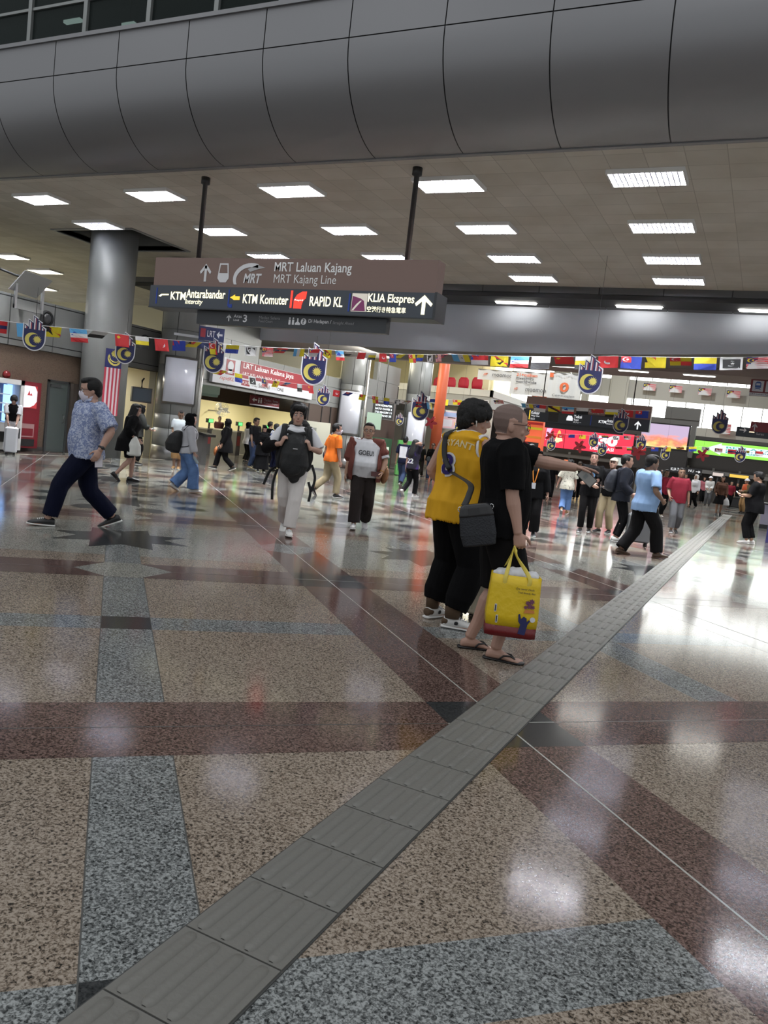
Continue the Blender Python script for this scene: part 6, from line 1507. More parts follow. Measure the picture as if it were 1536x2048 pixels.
    # ---- shoes
    if shoes:
        for i in (0, 1):
            fy, fp = R(feet[i][3]), R(feet[i][4]); F = Matrix.Rotation(-fy, 3, 'Z') @ Matrix.Rotation(-fp, 3, 'X'); an = AN[i]
            def fs(y, z0, z1, rx): return (an+F @ Vector((0, y, (z0+z1)/2-.085)), F @ Vector((rx, 0, 0)), F @ Vector((0, 0, (z1-z0)/2)))
            if shoes == 'sandal':
                s = MB(); s.loft([fs(-.08, .0, .016, .02), fs(-.072, .0, .018, .034), fs(-.02, .0, .018, .040), (fs(.05, .0, .016, .042)), fs(.12, 0, .016, .05), fs(.175, 0, .018, .046), fs(.2, .002, .018, .022)], 16, 0)
                so = s.build('flip_flop', shoe_m or BLACK, t, M)
                s = MB()
                for sg in (-1, 1): s.tube([an+F @ Vector((0.004*sg, .135, -.062)), an+F @ Vector((.022*sg, .105, -.036)), an+F @ Vector((.040*sg, .06, -.040)), an+F @ Vector((.044*sg, .035, -.066))], 0.006, 8)
                s.build('strap', BLACK, so, M)
                continue
            s = MB(); hi = 0.095 if shoes == 'trainer' else 0.075
            s.loft([fs(-.078, .015, .06, .02), fs(-.070, .012, hi*0.95, .034), fs(-.03, .012, hi+0.01, .042), fs(.02, .012, hi, .043), fs(.07, .012, .078, .045), fs(.12, .012, .062, .048), fs(.17, .012, .050, .042), fs(.20, .014, .035, .022)], 16)
            so = fuse(s, 'shoe', 0.006 if lod > 1 else 0.012, shoe_m or BLACK, t, 1, M) if lod > 1 else s.build('shoe', shoe_m or BLACK, t, M)
            if lod >= 1:
                s = MB(); s.loft([fs(-.086, .002, .022, .022), fs(-.078, 0, .026, .038), fs(-.02, 0, .024, .044), fs(.05, 0, .022, .046), fs(.12, 0, .022, .052), fs(.175, .002, .024, .046), fs(.208, .006, .024, .022)], 16); s.build('sole', sole_m or EW, so, M)
            if lod >= 2:
                s = MB()
                for q in range(4): y = .045+.018*q; zt_ = 0.088-0.0055*q-.085; s.tube([an+F @ Vector((-.024, y, zt_-.004)), an+F @ Vector((0, y+.006, zt_+.006)), an+F @ Vector((.024, y, zt_-.004))], 0.0035, 6)
                s.build('laces', EW if shoe_m is not BLACK else mat('lace_grey', (0.2, 0.2, 0.2), 0.7), so, M)
    # ---- hair or head covering
    hm = hair_m or HAIRB; h = MB(); H4 = HR.to_4x4(); vh = {3: 0.005, 2: 0.007, 1: 0.011, 0: 0.014}[lod]
    def hb(c_, r_): h.ball(hd((c_[0]*fw, c_[1], c_[2])), (r_[0]*fw, r_[1], r_[2]), 18, 12, 0, H4)
    if hair == 'short':
        hb((0, -.024, .030), (.0815, .093, .096)); hb((0, .045, .088), (.058, .045, .034)); hb((0, -.06, -.02), (.066, .050, .060)); hb((0, .0, .10), (.06, .07, .028))
        for s_ in (-1, 1): hb((s_*.066, .012, .035), (.014, .03, .045))
    elif hair == 'crop':
        hb((0, -.020, .029), (.0800, .0920, .0955)); hb((0, -.054, -.018), (.068, .052, .055)); hb((0, .030, .085), (.056, .052, .033))
    elif hair == 'bowl':
        hb((0, -.022, .030), (.092, .103, .104)); hb((0, .052, .060), (.074, .054, .046)); hb((0, -.058, -.022), (.080, .058, .076)); hb((0, .0, .092), (.072, .084, .040))
        for s_ in (-1, 1): hb((s_*.074, .028, .030), (.020, .048, .052)); hb((s_*.040, .082, .036), (.034, .022, .034)); hb((s_*.072, -.045, -.005), (.02, .03, .06))
    elif hair == 'curly':
        hb((0, -.02, .048), (.098, .106, .104)); hb((0, .056, .084), (.074, .052, .044)); hb((0, -.06, -.01), (.076, .056, .07))
        rg = random.Random(5)
        for q in range(26):
            a = rg.uniform(0, 2*PI); e_ = rg.uniform(0.15, 1.3); hb((.085*math.cos(a)*math.cos(e_), -.015+.095*math.sin(a)*math.cos(e_), .055+.085*math.sin(e_)), (.026, .026, .024))
        for s_ in (-1, 1): hb((s_*.074, .0, .02), (.022, .04, .06))
    elif hair == 'long':
        hb((0, -.022, .030), (.086, .098, .098)); hb((0, .035, .085), (.06, .055, .036))
        h.loft([(hd((0, -.045, .03)), HR @ Vector((.085, 0, 0)), HR @ Vector((0, .07, 0))), (hd((0, -.055, -.08)), HR @ Vector((.095, 0, 0)), HR @ Vector((0, .06, 0))), (hd((0, -.075, -.2)), HR @ Vector((.115, 0, 0)), HR @ Vector((0, .05, 0))), (hd((0, -.085, -.32)), HR @ Vector((.10, 0, 0)), HR @ Vector((0, .04, 0))), (hd((0, -.08, -.40)), HR @ Vector((.06, 0, 0)), HR @ Vector((0, .025, 0)))], 18)
        for s_ in (-1, 1): h.loft([(hd((s_*.075, .01, .04)), HR @ Vector((.022, 0, 0)), HR @ Vector((0, .04, 0))), (hd((s_*.085, .005, -.08)), HR @ Vector((.024, 0, 0)), HR @ Vector((0, .04, 0))), (hd((s_*.095, .01, -.22)), HR @ Vector((.022, 0, 0)), HR @ Vector((0, .035, 0)))], 10)
    elif hair == 'hijab':
        hb((0, -.026, .022), (.092, .104, .106)); hb((0, -.02, -.08), (.086, .088, .07)); hb((0, .045, .092), (.066, .050, .034))
        for s_ in (-1, 1): hb((s_*.076, .02, -.02), (.020, .05, .08))
        hb((0, .030, -.125), (.072, .066, .035))
        nbz = nb
        h.loft([(hd((0, -.01, -.07)), HR @ Vector((.085, 0, 0)), HR @ Vector((0, .088, 0))), (nb+Vector((0, .01, .02)), Vector((.10, 0, 0)), Vector((0, .095, 0))), (nb+Vector((0, .01, -.06)), Vector((.17*w, 0, 0)), Vector((0, .125*w, 0))), (nb+Vector((0, .02, -.18)), Vector((.185*w, 0, 0)), Vector((0, .145*w, 0))), (nb+Vector((0, .03, -.27)), Vector((.16*w, 0, 0)), Vector((0, .135*w, 0)))], 22)
    elif hair == 'cap':
        hb((0, -.018, .038), (.085, .098, .088)); hb((0, -.055, -.015), (.064, .05, .05))
        h.loft([(hd((0, .06, .052)), HR @ Vector((.07, 0, 0)), HR @ Vector((0, 0, .012))), (hd((0, .11, .046)), HR @ Vector((.066, 0, 0)), HR @ Vector((0, 0, .008))), (hd((0, .155, .036)), HR @ Vector((.04, 0, 0)), HR @ Vector((0, 0, .005)))], 14)
    elif hair == 'hat':
        hb((0, -.014, .055), (.083, .095, .080)); h.loft([(hd((0, -.01, .035)), HR @ Vector((.13, 0, 0)), HR @ Vector((0, .145, 0))), (hd((0, -.01, .05)), HR @ Vector((.10, 0, 0)), HR @ Vector((0, .115, 0)))], 20)
    if hair and hair != 'shaved':
        nm = {'hijab': 'headscarf', 'cap': 'cap', 'hat': 'hat'}.get(hair, 'hair')
        fuse(h, nm, vh, hm, t, 1, M, (0.006, 42, 0.15) if lod == 3 and hair in ('bowl', 'short') else ((0.008, 30, 0.5) if hair == 'curly' else ((0.005, 12) if hair == 'hijab' and lod > 1 else None)))
    Mw = Matrix.Translation((L.x, L.y, 0)) @ Matrix.Rotation(-R(yaw), 4, 'Z') @ M
    return dict(t=t, k=k, M=M, W=Mw, hd=hd, HR=HR, T=T, TV=TV, SH=SH, ELB=ELB, WR=WR, HIP=HIP, KN=KN, AN=AN, HC=HC, ring=torso_sec, dz=dz, nb=nb, sec=torso_sec)
def part(P, name, mb, mats): return mb.build(name, mats, P['t'], P['M'])
def own(P, mb, name, mats, label, cat, group=None):
    """a thing carried by P: built in P's space, placed in the world as an object of its own"""
    o = mb.build(name, mats, None, P['W']); return tag(o, label, cat, group)
def carried(P, name, label, cat, at, group=None):
    """empty for a carried thing with parts, at a point of P's space, turned like P"""
    t = thing(name, label, cat, P['W'] @ Vector(at), P['t'].rotation_euler.z, group); t.scale = (P['k'],)*3
    return t
def glasses(P, m_=None, lens=True):
    g = MB(); hd = P['hd']
    for s in (-1, 1):
        g.tube([hd((s*(.031+.025*math.cos(2*PI*q/20)), .100, .0+.019*math.sin(2*PI*q/20))) for q in range(21)], 0.0022, 6)
        g.tube([hd((s*.056, .098, .004)), hd((s*.074, .07, .008)), hd((s*.080, .0, .006)), hd((s*.078, -.02, -.01))], 0.0024, 6)
    g.tube([hd((-.006, .102, .003)), hd((.006, .102, .003))], 0.002, 6)
    part(P, 'glasses', g, m_ or mat('glasses_dark', (0.05, 0.02, 0.02), 0.3))
def face_mask(P, m_):
    hd, HR = P['hd'], P['HR']; g = MB()
    g.loft([(hd((0, .010, -.006)), HR @ Vector((.040, 0, 0)), HR @ Vector((0, .100, 0))), (hd((0, .014, -.03)), HR @ Vector((.058, 0, 0)), HR @ Vector((0, .104, 0))), (hd((0, .016, -.06)), HR @ Vector((.062, 0, 0)), HR @ Vector((0, .096, 0))), (hd((0, .022, -.10)), HR @ Vector((.050, 0, 0)), HR @ Vector((0, .070, 0))), (hd((0, .026, -.118)), HR @ Vector((.03, 0, 0)), HR @ Vector((0, .045, 0)))], 22)
    part(P, 'face_mask', g, m_)
NAVYT = cloth('navy', (0.004, 0.0055, 0.018), spec=0.12); BLK = cloth('black', (0.0032, 0.0032, 0.0038), spec=0.12); BLK2 = cloth('soft_black', (0.0065, 0.006, 0.0065), spec=0.12); WTE = cloth('white', (0.66, 0.66, 0.69)); GRH = cloth('heather_grey', (0.42, 0.42, 0.45)); JEAN = cloth('blue_jeans', (0.10, 0.18, 0.36), var=0.25, vs=7); DJEAN = cloth('dark_jeans', (0.025, 0.04, 0.085)); KHAKI = cloth('khaki', (0.34, 0.28, 0.175)); ORG = cloth('orange', (0.75, 0.17, 0.02)); LBL = cloth('light_blue', (0.26, 0.40, 0.63)); MRN = cloth('maroon', (0.17, 0.010, 0.022)); CREAMT = cloth('cream', (0.60, 0.56, 0.54)); GREYT = cloth('grey_trousers', (0.085, 0.088, 0.095)); BRN = cloth('brown', (0.12, 0.06, 0.04)); SHW = mat('shoe_white', (0.66, 0.65, 0.63), 0.5); SHB = mat('shoe_black', (0.014, 0.014, 0.015), 0.45); SHBR = mat('shoe_brown', (0.07, 0.04, 0.025), 0.4)
def pattern_cloth(name, base, c2, scale, thr=0.55, c3=None):
    m = bpy.data.materials.new('cloth_'+name); m.use_nodes = True; nt = m.node_tree; b = nt.nodes['Principled BSDF']; tc = nt.nodes.new('ShaderNodeTexCoord')
    n = nt.nodes.new('ShaderNodeTexNoise'); n.inputs['Scale'].default_value = scale; n.inputs['Detail'].default_value = 3; n.inputs['Distortion'].default_value = 1.5
    nt.links.new(tc.outputs['Object'], n.inputs['Vector']); rp = nt.nodes.new('ShaderNodeValToRGB'); rp.color_ramp.elements[0].position = thr-0.05; rp.color_ramp.elements[1].position = thr+0.05
    rp.color_ramp.elements[0].color = (*base, 1); rp.color_ramp.elements[1].color = (*c2, 1)
    if c3: e = rp.color_ramp.elements.new(thr-0.16); e.color = (*c3, 1); e2 = rp.color_ramp.elements.new(thr-0.10); e2.color = (*base, 1)
    nt.links.new(n.outputs['Fac'], rp.inputs['Fac']); nt.links.new(rp.outputs['Color'], b.inputs['Base Color']); b.inputs['Roughness'].default_value = 0.85; b.inputs['Specular IOR Level'].default_value = 0.25
    MATS['cloth_'+name] = m; return m

# ---- the two men in the foreground
YEL = cloth('jersey_yellow', (0.64, 0.335, 0.012), 0.7, bump=(300, 0.15)); JPUR = cloth('jersey_purple', (0.03, 0.02, 0.12)); JWH = cloth('jersey_white', (0.68, 0.67, 0.68))
def jersey_pick(T, dz):
    def f(c):
        idx = np.zeros(len(c), int)
        nb = np.array(T((0, -0.012, 1.47))); r = np.linalg.norm((c-nb)*np.array([1, 1, 1.6]), axis=1)
        idx[r < 0.105] = 1; idx[(r > 0.080) & (r < 0.090)] = 2
        return idx
    return f
PY = person(884, 1246, 'man seen from behind in a yellow basketball jersey numbered 8 and black trousers', 28, 1.80, 1.16, 0.02, lod=3, skin='light',
    feet=((-.16, 0.03, 0, -12, 0), (.15, -0.03, 0, 46, 0)), hands=((-.27, 0.16, 1.0), (.30, 0.22, 1.02)), elbows=((-.5, -1, 0), (.5, -1, 0)), twist=8, lean=4, head=(48, 6), hs=1.14, nk=0.04,
    top=dict(m=[YEL, JWH, JPUR], hem=0.80, sleeve=0, loose=0.050, flare=0.006, name='jersey', fold=(0.018, 9, 0.16), pick=jersey_pick), bottom=dict(m=BLK, len=1.85, loose=(0.045, 0.058), cuff=0.022), hair='bowl', shoes='trainer', shoe_m=SHW, sole_m=SHW)
def on_back(P, u, z, off=0.0):
    """point on the back of the jersey: u = sideways in metres, z standing height"""
    c_, a_, b_ = P['sec'](z, 0.052); x = u/a_.length; return c_+a_*x-b_*math.sqrt(max(0.02, 1-x*x))*(1+off/b_.length)
def wrap_text(P, name, body, uc, wd, z0, z1, m_, bold=0.0, arc=0.0, off=0.012):
    o = lettering(name, body, (0, 0, 1, 1), 0, m_, P['t'], bold); me = o.data
    bm = bmesh.new(); bm.from_mesh(me); bmesh.ops.triangulate(bm, faces=bm.faces); bmesh.ops.subdivide_edges(bm, edges=[e for e in bm.edges if e.calc_length() > 0.12], cuts=2); bm.to_mesh(me); bm.free()
    for v in me.vertices:
        fx_, fz = v.co.x, v.co.z; u = uc+(fx_-0.5)*wd; z = z0+(z1-z0)*fz+arc*(1-(2*fx_-1)**2); v.co = (on_back(P, u, z, off))*P['k']
    me.update(); return o
wrap_text(PY, 'jersey_lettering', 'BRYANT', 0.04, 0.27, 1.33, 1.38, cloth('letter_pale', (0.62, 0.52, 0.30)), 0.02, 0.02, 0.010)
wrap_text(PY, 'jersey_number', '8', 0.0, 0.145, 1.115, 1.30, JWH, 0.075, 0, 0.008)
wrap_text(PY, 'jersey_number', '8', 0.0, 0.115, 1.13, 1.285, JPUR, 0.03, 0, 0.016)
# striped armhole trim
for sg in (-1, 1):
    for rr, off, m_, nm in ((0.010, 0.0, JWH, 'armhole_trim'), (0.006, 0.010, JPUR, 'armhole_stripe'), (0.008, 0.019, JWH, 'armhole_trim')):
        g = MB(); pts = []
        for q in range(29):
            a = 2*PI*q/28; y_, z_ = 0.086*math.cos(a), 0.098*math.sin(a); pts.append(PY['T']((sg*(0.198-off-0.35*max(0, z_)-0.02*abs(math.cos(a))+0.10*max(0, -z_)), -0.012+y_, 1.365+z_)))
        g.tube(pts, rr, 8); part(PY, nm, g, m_)
# earphone
g = MB(); hd = PY['hd']; g.tube([hd((.088, .012, -.012)), hd((.086, .016, -.026)), hd((.083, .020, -.05))], [0.006, 0.0045, 0.004], 8); part(PY, 'earphone', g, SHW)
for i in (0, 1):      # brown heel panel, ankle cuff and toe cap of the white shoes
    an = PY['AN'][i]; fy = R((-12, 46)[i]); F = Matrix.Rotation(-fy, 3, 'Z'); so = [c for c in PY['t'].children if c.name.startswith('shoe')][i]
    SBR = mat('shoe_suede_brown', (0.085, 0.052, 0.028), 0.8)
    def fs(y, z0, z1, rx): return (an+F @ Vector((0, y, (z0+z1)/2-.085)), F @ Vector((rx, 0, 0)), F @ Vector((0, 0, (z1-z0)/2)))
    g = MB(); g.loft([(an+Vector((0, -.012, -0.005)), F @ Vector((.045, 0, 0)), F @ Vector((0, .057, 0))), (an+Vector((0, -.012, 0.085)), F @ Vector((.050, 0, 0)), F @ Vector((0, .062, 0))), (an+Vector((0, -.012, 0.10)), F @ Vector((.044, 0, 0)), F @ Vector((0, .056, 0)))], 18); g.build('ankle_cuff', SBR, so, PY['M'])
    g = MB(); g.loft([fs(-.082, .024, .07, .022), fs(-.074, .022, .085, .0365), fs(-.045, .022, .088, .0425), fs(-.035, .03, .085, .042)], 16); g.build('heel_panel', SBR, so, PY['M'])
    g = MB(); g.loft([fs(.135, .022, .0605, .0485), fs(.172, .022, .052, .0445), fs(.203, .024, .038, .0235)], 16); g.build('toe_cap', SBR, so, PY['M'])
    g = MB()
    for a_ in (-0.5, 0, 0.5):
        c_ = Vector((.0455, .005+.012*math.sin(a_), -.035)); g.prism([an+F @ (Vector((.046, .03+.016*math.sin(a_)+x*math.cos(a_)-z*math.sin(a_)*0, -.036+z*math.cos(a_)+x*0.2))) for x, z in ((-.006, -.01), (.006, -.01), (.008, .008), (0, .02), (-.008, .008))], F @ Vector((.004, 0, 0)))
    g.build('side_mark', BLACK, so, PY['M'])
PB = person(968, 1308, 'bald man in black t-shirt, shorts and sandals, pointing right with a phone in hand', 66, 1.755, 1.2, 0.02, lod=3, skin='light',
    feet=((-.11, -0.10, 0, -6, 0), (.11, 0.06, 0, 14, 0)), hands=((-.14, 0.56, 1.335), (.245, 0.10, 0.815)), elbows=((-.6, -.2, -1), (.3, -1, 0)), curl=((0.12, 0.12, 0.5, 0.55), 1.05), palms=((.25, 0, -1), (-1, 0.2, 0)), lean=-3.5, twist=4, head=(-4, 2), hs=1.2, nk=0.045,
    top=dict(m=BLK, hem=0.83, sleeve=0.90, loose=0.034, flare=0.012, name='t_shirt', sleeve_flare=0.004, fold=(0.018, 8, 0.5)), bottom=dict(m=BLK2, len=1.02, loose=(0.035, 0.07), name='shorts'), hair='shaved', hair_m=STUB, shoes='sandal')
glasses(PB)
g = MB(); hd = PB['hd']; g.ball(hd((0, .075, -.112)), (.018, .016, .018), 10, 8, 0, PB['HR'].to_4x4()); part(PB, 'goatee', g, HAIRB)
# phone in the pointing hand
wv = PB['WR'][0]; d_ = (wv-PB['ELB'][0]).normalized()
t = carried(PB, 'phone', 'phone with a pale screen held under the bald man\'s pointing hand', 'phone', wv+d_*0.075+Vector((0.045, 0, -0.055))); t.scale = (0.85*PB['k'],)*3
Mp = Matrix.Rotation(R(70), 4, 'Z') @ Matrix.Rotation(R(-52), 4, 'Y')
b = MB(); b.box((-0.042, -0.0045, -0.076), (0.042, 0.0045, 0.076), 0, Mp); b.build('case', BLACK, t)
b = MB(); b.box((-0.037, -0.0055, -0.070), (0.037, -0.0046, 0.070), 0, Mp); b.build('screen', mat('phone_screen', (0.22, 0.22, 0.21), 0.3, emit=0.08), t)
b = MB(); b.box((-0.02, -0.0062, 0.0), (0.02, -0.0056, 0.03), 0, Mp); b.build('icon', mat('phone_icon', (0.2, 0.22, 0.22), 0.4), t)
# yellow shopping bag hanging from his right hand
wv = PB['WR'][1]; hv = wv+Vector((0, 0.0, -0.085))
YB = mat('bag_yellow', (0.72, 0.50, 0.012), 0.38, bump=(14, 0.35)); YS = mat('bag_strap_yellow', (0.75, 0.60, 0.10), 0.5); RB_ = mat('bag_red', (0.14, 0.006, 0.008), 0.38, bump=(14, 0.35)); 
bz = 0.25; bh = 0.40; bw_ = 0.325
t = carried(PB, 'shopping_bag', 'bright yellow printed shopping bag with a red bottom hanging from the bald man\'s hand', 'bag', (hv.x+0.035, hv.y+0.02, 0))
t.rotation_euler = (0, R(0), t.rotation_euler.z+R(88))
# local: x along the bag's width (image right), -y toward the viewer
def bag_sec(z, wx, wy): return (Vector((0, 0, z)), Vector((wx, 0, 0)), Vector((0, wy, 0)))
z0 = bz-0.03
b = MB(); b.loft([bag_sec(z0+0.072, bw_/2, .088), bag_sec(z0+0.14, bw_/2+.004, .088), bag_sec(z0+0.24, bw_/2, .083), bag_sec(z0+0.34, bw_/2-.004, .080), bag_sec(z0+bh, bw_/2-.006, .075), bag_sec(z0+bh-0.002, bw_/2-.012, .069), bag_sec(z0+bh-0.04, bw_/2-.016, .066)], 24, 0, True, square=True); b.build('bag_body', YB, t)
b = MB(); b.loft([bag_sec(z0, bw_/2-.012, .074), bag_sec(z0+.004, bw_/2, .086), bag_sec(z0+0.0715, bw_/2+.0005, .0885)], 24, 0, True, square=True); b.build('bag_bottom', RB_, t)
b = MB()
for c_, r_ in (((-.08, 0, z0+bh-0.005), (.07, .05, .035)), ((.0, .01, z0+bh), (.06, .05, .045)), ((.09, -.01, z0+bh-0.005), (.055, .05, .035))): b.ball(c_, r_)
fuse(b, 'white_contents', 0.008, mat('bag_content_white', (0.62, 0.63, 0.66), 0.5), t, 1, None, (0.01, 25))
hl = Vector((-.035, 0, wv.z-0.085))
for s in (-1, 1):
    b = MB(); b.strap([(-.075, s*.077, z0+bh-.06), (-.073, s*.078, z0+bh), (-.047, s*.03, hl.z-0.06), (-.035, s*.012, hl.z+.004), (-.015, s*.03, hl.z-0.06), (.075, s*.078, z0+bh), (.077, s*.077, z0+bh-.06)], 0.026, 0.004, [(1, 0, 0.2), (1, 0, .1), (0.4, 0.9, 0), (0, 1, 0), (0.4, -0.9, 0), (1, 0, .1), (1, 0, .2)]); b.build('handle', YS, t)
PRN = mat('print_black', (0.03, 0.03, 0.035), 0.5); yf = -0.0925
lettering('print_lettering', 'Eye never Hoth', (0.0, z0+0.315, 0.115, z0+0.332), yf, PRN, t, 0.01, 0.2); lettering('print_lettering', 'Tried Already, Also', (0.015, z0+0.292, 0.125, z0+0.308), yf, PRN, t, 0.01, 0.2)
b = MB()
for x, z, r_ in ((0.085, z0+0.24, .017), (0.11, z0+0.25, .02), (0.10, z0+0.22, .02), (0.075, z0+0.21, .014), (0.12, z0+0.215, .015)): flat(b, star(x, z, r_, 7, 0.6), yf-.001, 0.002)
b.build('print_flowers', mat('print_plum', (0.16, 0.05, 0.10), 0.5), t)
b = MB(); flat(b, [(0.065, z0+0.172), (0.135, z0+0.178), (0.13, z0+0.197), (0.075, z0+0.195)], yf, 0.002); b.build('print_patch', mat('print_orange', (0.6, 0.22, 0.05), 0.5), t)
b = MB(); flat(b, [(0.045, z0+0.035), (0.09, z0+0.03), (0.10, z0+0.10), (0.115, z0+0.125), (0.105, z0+0.13), (0.093, z0+0.115), (0.09, z0+0.14), (0.07, z0+0.15), (0.055, z0+0.13), (0.045, z0+0.165), (0.035, z0+0.16), (0.04, z0+0.115), (0.055, z0+0.095)], yf-.0005, 0.002); b.build('print_figure', mat('print_navy', (0.015, 0.02, 0.10), 0.5), t)
b = MB(); flat(b, circle(0.128, z0+0.135, 0.017, 16), yf, 0.002); b.build('print_badge', SW, t)
for x, z in ((-0.115, 0.19), (-0.10, 0.12)):
    b = MB(); flat(b, rc(x-.006, z0+z-.03, x+.008, z0+z+.02), yf+.001, 0.002); flat(b, rc(x-.003, z0+z-.025, x+.004, z0+z+.015), yf-.001, 0.002, 1); b.build('print_label', [SW, PRN], t)
# crossbody bag and its strap (worn by the man in yellow, hanging between the two)
cbp = at_d(955, 1050, 5.22)
t = thing('crossbody_bag', 'dark charcoal crossbody bag hanging between the jersey man and the bald man', 'bag', cbp, R(20))
CBM = mat('bag_charcoal', (0.011, 0.013, 0.018), 0.55, bump=(90, 0.3))
tilt = Matrix.Rotation(R(-13), 4, 'Y')
b = MB(); b.loft([(Vector((0, 0, z)), Vector((wx, 0, 0)), Vector((0, wy, 0))) for z, wx, wy in ((-.140, .085, .022), (-.134, .108, .034), (-.06, .120, .04), (.04, .116, .04), (.11, .108, .036), (.136, .095, .028), (.14, .07, .018))], 24, 0, True, square=True); fuse(b, 'bag_body', 0.006, CBM, t, 2, tilt)
b = MB(); b.loft([(Vector((0, -.006, z)), Vector((wx, 0, 0)), Vector((0, wy, 0))) for z, wx, wy in ((.06, .114, .038), (.07, .116, .040), (.12, .104, .036), (.143, .08, .024))], 24, 0, True, square=True); fuse(b, 'bag_flap', 0.006, mat('bag_leather_black', (0.016, 0.016, 0.018), 0.35), t, 1, tilt)
b = MB(); b.box((-.05, -.048, .07), (.02, -.043, .115), 0, tilt); b.build('flap_tab', mat('bag_leather_black'), t)
for s in (-1, 1):
    b = MB(); b.tube([tilt @ Vector((s*.105+.012*math.cos(2*PI*q/14), -.01, .115+.016*math.sin(2*PI*q/14))) for q in range(15)], .0035, 6); b.build('ring', CHROME, t)
def yw(u, z, off): return PY['W'] @ on_back(PY, u, z, off)
ti = t.matrix_world if False else (Matrix.Translation(cbp) @ Matrix.Rotation(R(20), 4, 'Z'))
inv = ti.inverted()
top_sh = PY['W'] @ (PY['T']((-0.11, 0.0, 1.475)))
pts = [PY['W'] @ PY['T']((-0.10, 0.09, 1.42)), PY['W'] @ PY['T']((-0.115, 0.02, 1.497)), yw(-.07, 1.44, .03), yw(-.06, 1.38, .026), yw(-.035, 1.30, .03), yw(-.005, 1.24, .032), yw(.04, 1.185, .034), yw(.085, 1.15, .038), at_d(940, 968, 5.42), at_d(938, 990, 5.29), ti @ (tilt @ Vector((-.075, -.01, .135)))]
b = MB(); b.strap([inv @ p for p in pts], 0.042, 0.005, [(1, 0.3, 0.3)]*7+[(1, 0.25, 0.1)]*4); b.build('strap', mat('strap_black', (0.012, 0.012, 0.013), 0.6), t)
# cream suitcase standing behind their legs
p = at_z(925, 1246); t = thing('suitcase', 'cream upright suitcase standing behind the legs of the two men', 'suitcase', (p.x+0.05, p.y+0.25, 0), R(-20))
b = MB(); b.loft([(Vector((0, 0, z)), Vector((wx, 0, 0)), Vector((0, wy, 0))) for z, wx, wy in ((.05, .15, .09), (.07, .19, .12), (.3, .195, .125), (.58, .19, .12), (.61, .15, .09))], 24, 0, True, square=True); fuse(b, 'shell', 0.008, mat('suitcase_cream', (0.62, 0.57, 0.45), 0.4), t, 2)
for x in (-.14, .14):
    for y in (-.08, .08):
        b = MB(); b.lathe([(.025, 0), (.027, .012), (.02, .06)], (x, y, 0), 14); b.build('wheel', BLACK, t)
b = MB(); b.tube([(-.08, .08, .6), (-.08, .08, .66), (.08, .08, .66), (.08, .08, .6)], .01); b.build('handle', BLACK, t)
for q in (-.1, 0, .1):
    b = MB(); b.box((q-.012, -.130, .1), (q+.012, -.122, .56)); b.build('rib', mat('suitcase_cream_rib', (0.55, 0.5, 0.39), 0.4), t)
def walk(s=0.30, lead=1, lift=0.05, pitch=28, wd=0.07):
    """feet for a stride; lead = 1 right foot forward, -1 left"""
    f = (0, s, 0.0, 0, -6); bk = (0, -s, lift, 0, pitch)
    L_, R_ = (bk, f) if lead > 0 else (f, bk)
    return ((-wd,)+L_[1:2]+L_[2:3]+(-4,)+L_[4:], (wd,)+R_[1:2]+R_[2:3]+(4,)+R_[4:])
BLUSH = pattern_cloth('blue_batik', (0.17, 0.21, 0.36), (0.42, 0.46, 0.58), 34, 0.52)
PM = person(160, 1053, 'man in pale blue patterned shirt, face mask and dark trousers striding left', -143, 1.75, 1.22, 0.03, lod=2, skin='light', feet=((-.09, .35, 0, 0, -4), (.09, -.36, 0.035, 10, 22)), hands=((-.36, -.10, .90), (.28, .02, .86)), elbows=((-.5, -1, 0), (.4, -1, 0)), curl=(0.35, 0.4), twist=20, lean=-1, head=(18, 8),
    top=dict(m=BLUSH, hem=0.84, sleeve=0.95, loose=0.036, flare=0.012, name='shirt', sleeve_flare=0.022), bottom=dict(m=NAVYT, len=1.92, loose=(0.03, 0.035)), hair='short', shoe_m=SHB, sole_m=SHW)
face_mask(PM, mat('mask_white', (0.62, 0.58, 0.66), 0.7)); glasses(PM, BLACK)
g = MB(); e, wr = PM['ELB'][0], PM['WR'][0]; d = (wr-e).normalized(); c_ = wr-d*0.035; a_ = d.cross(Vector((0, 0, 1))).normalized(); b_ = a_.cross(d)
g.tube([c_+a_*.031*math.cos(2*PI*q/20)+b_*.031*math.sin(2*PI*q/20) for q in range(21)], .011, 8); g.ball(c_-a_*0.03, (.02, .02, .02)); part(PM, 'wrist_watch', g, BLACK)
g = MB(); nb = PM['nb']
for s in (-1, 1): g.prism([PM['T']((s*.005, .085, 1.44)), PM['T']((s*.075, .06, 1.475)), PM['T']((s*.08, .03, 1.505)), PM['T']((s*.03, .085, 1.478))], (0, 0.008, 0.008))
part(PM, 'collar', g, BLUSH)
g = MB(); g.prism([PM['T']((.02, .150, 1.1)), PM['T']((.075, .145, 1.1)), PM['T']((.075, .155, 1.19)), PM['T']((.02, .160, 1.19))], (0, .006, 0)); g.strap([PM['T']((.048, .158, 1.19)), PM['T']((.06, .15, 1.32)), PM['T']((.09, .08, 1.47))], .012, .004, (1, 0, 0)); part(PM, 'staff_pass', g, mat('pass_brown', (0.11, 0.085, 0.06), 0.5))
wr = PM['WR'][0]; b = MB(); b.box((-.04, -.006, -.07), (.04, .006, .07), 0, Matrix.Translation(wr+Vector((.02, .0, -.12))) @ Matrix.Rotation(R(25), 4, 'Y') @ Matrix.Rotation(R(70), 4, 'Z'))
own(PM, b, 'phone', mat('phone_silver', (0.45, 0.42, 0.45), 0.3), 'phone held low in the swinging hand of the masked man', 'phone')

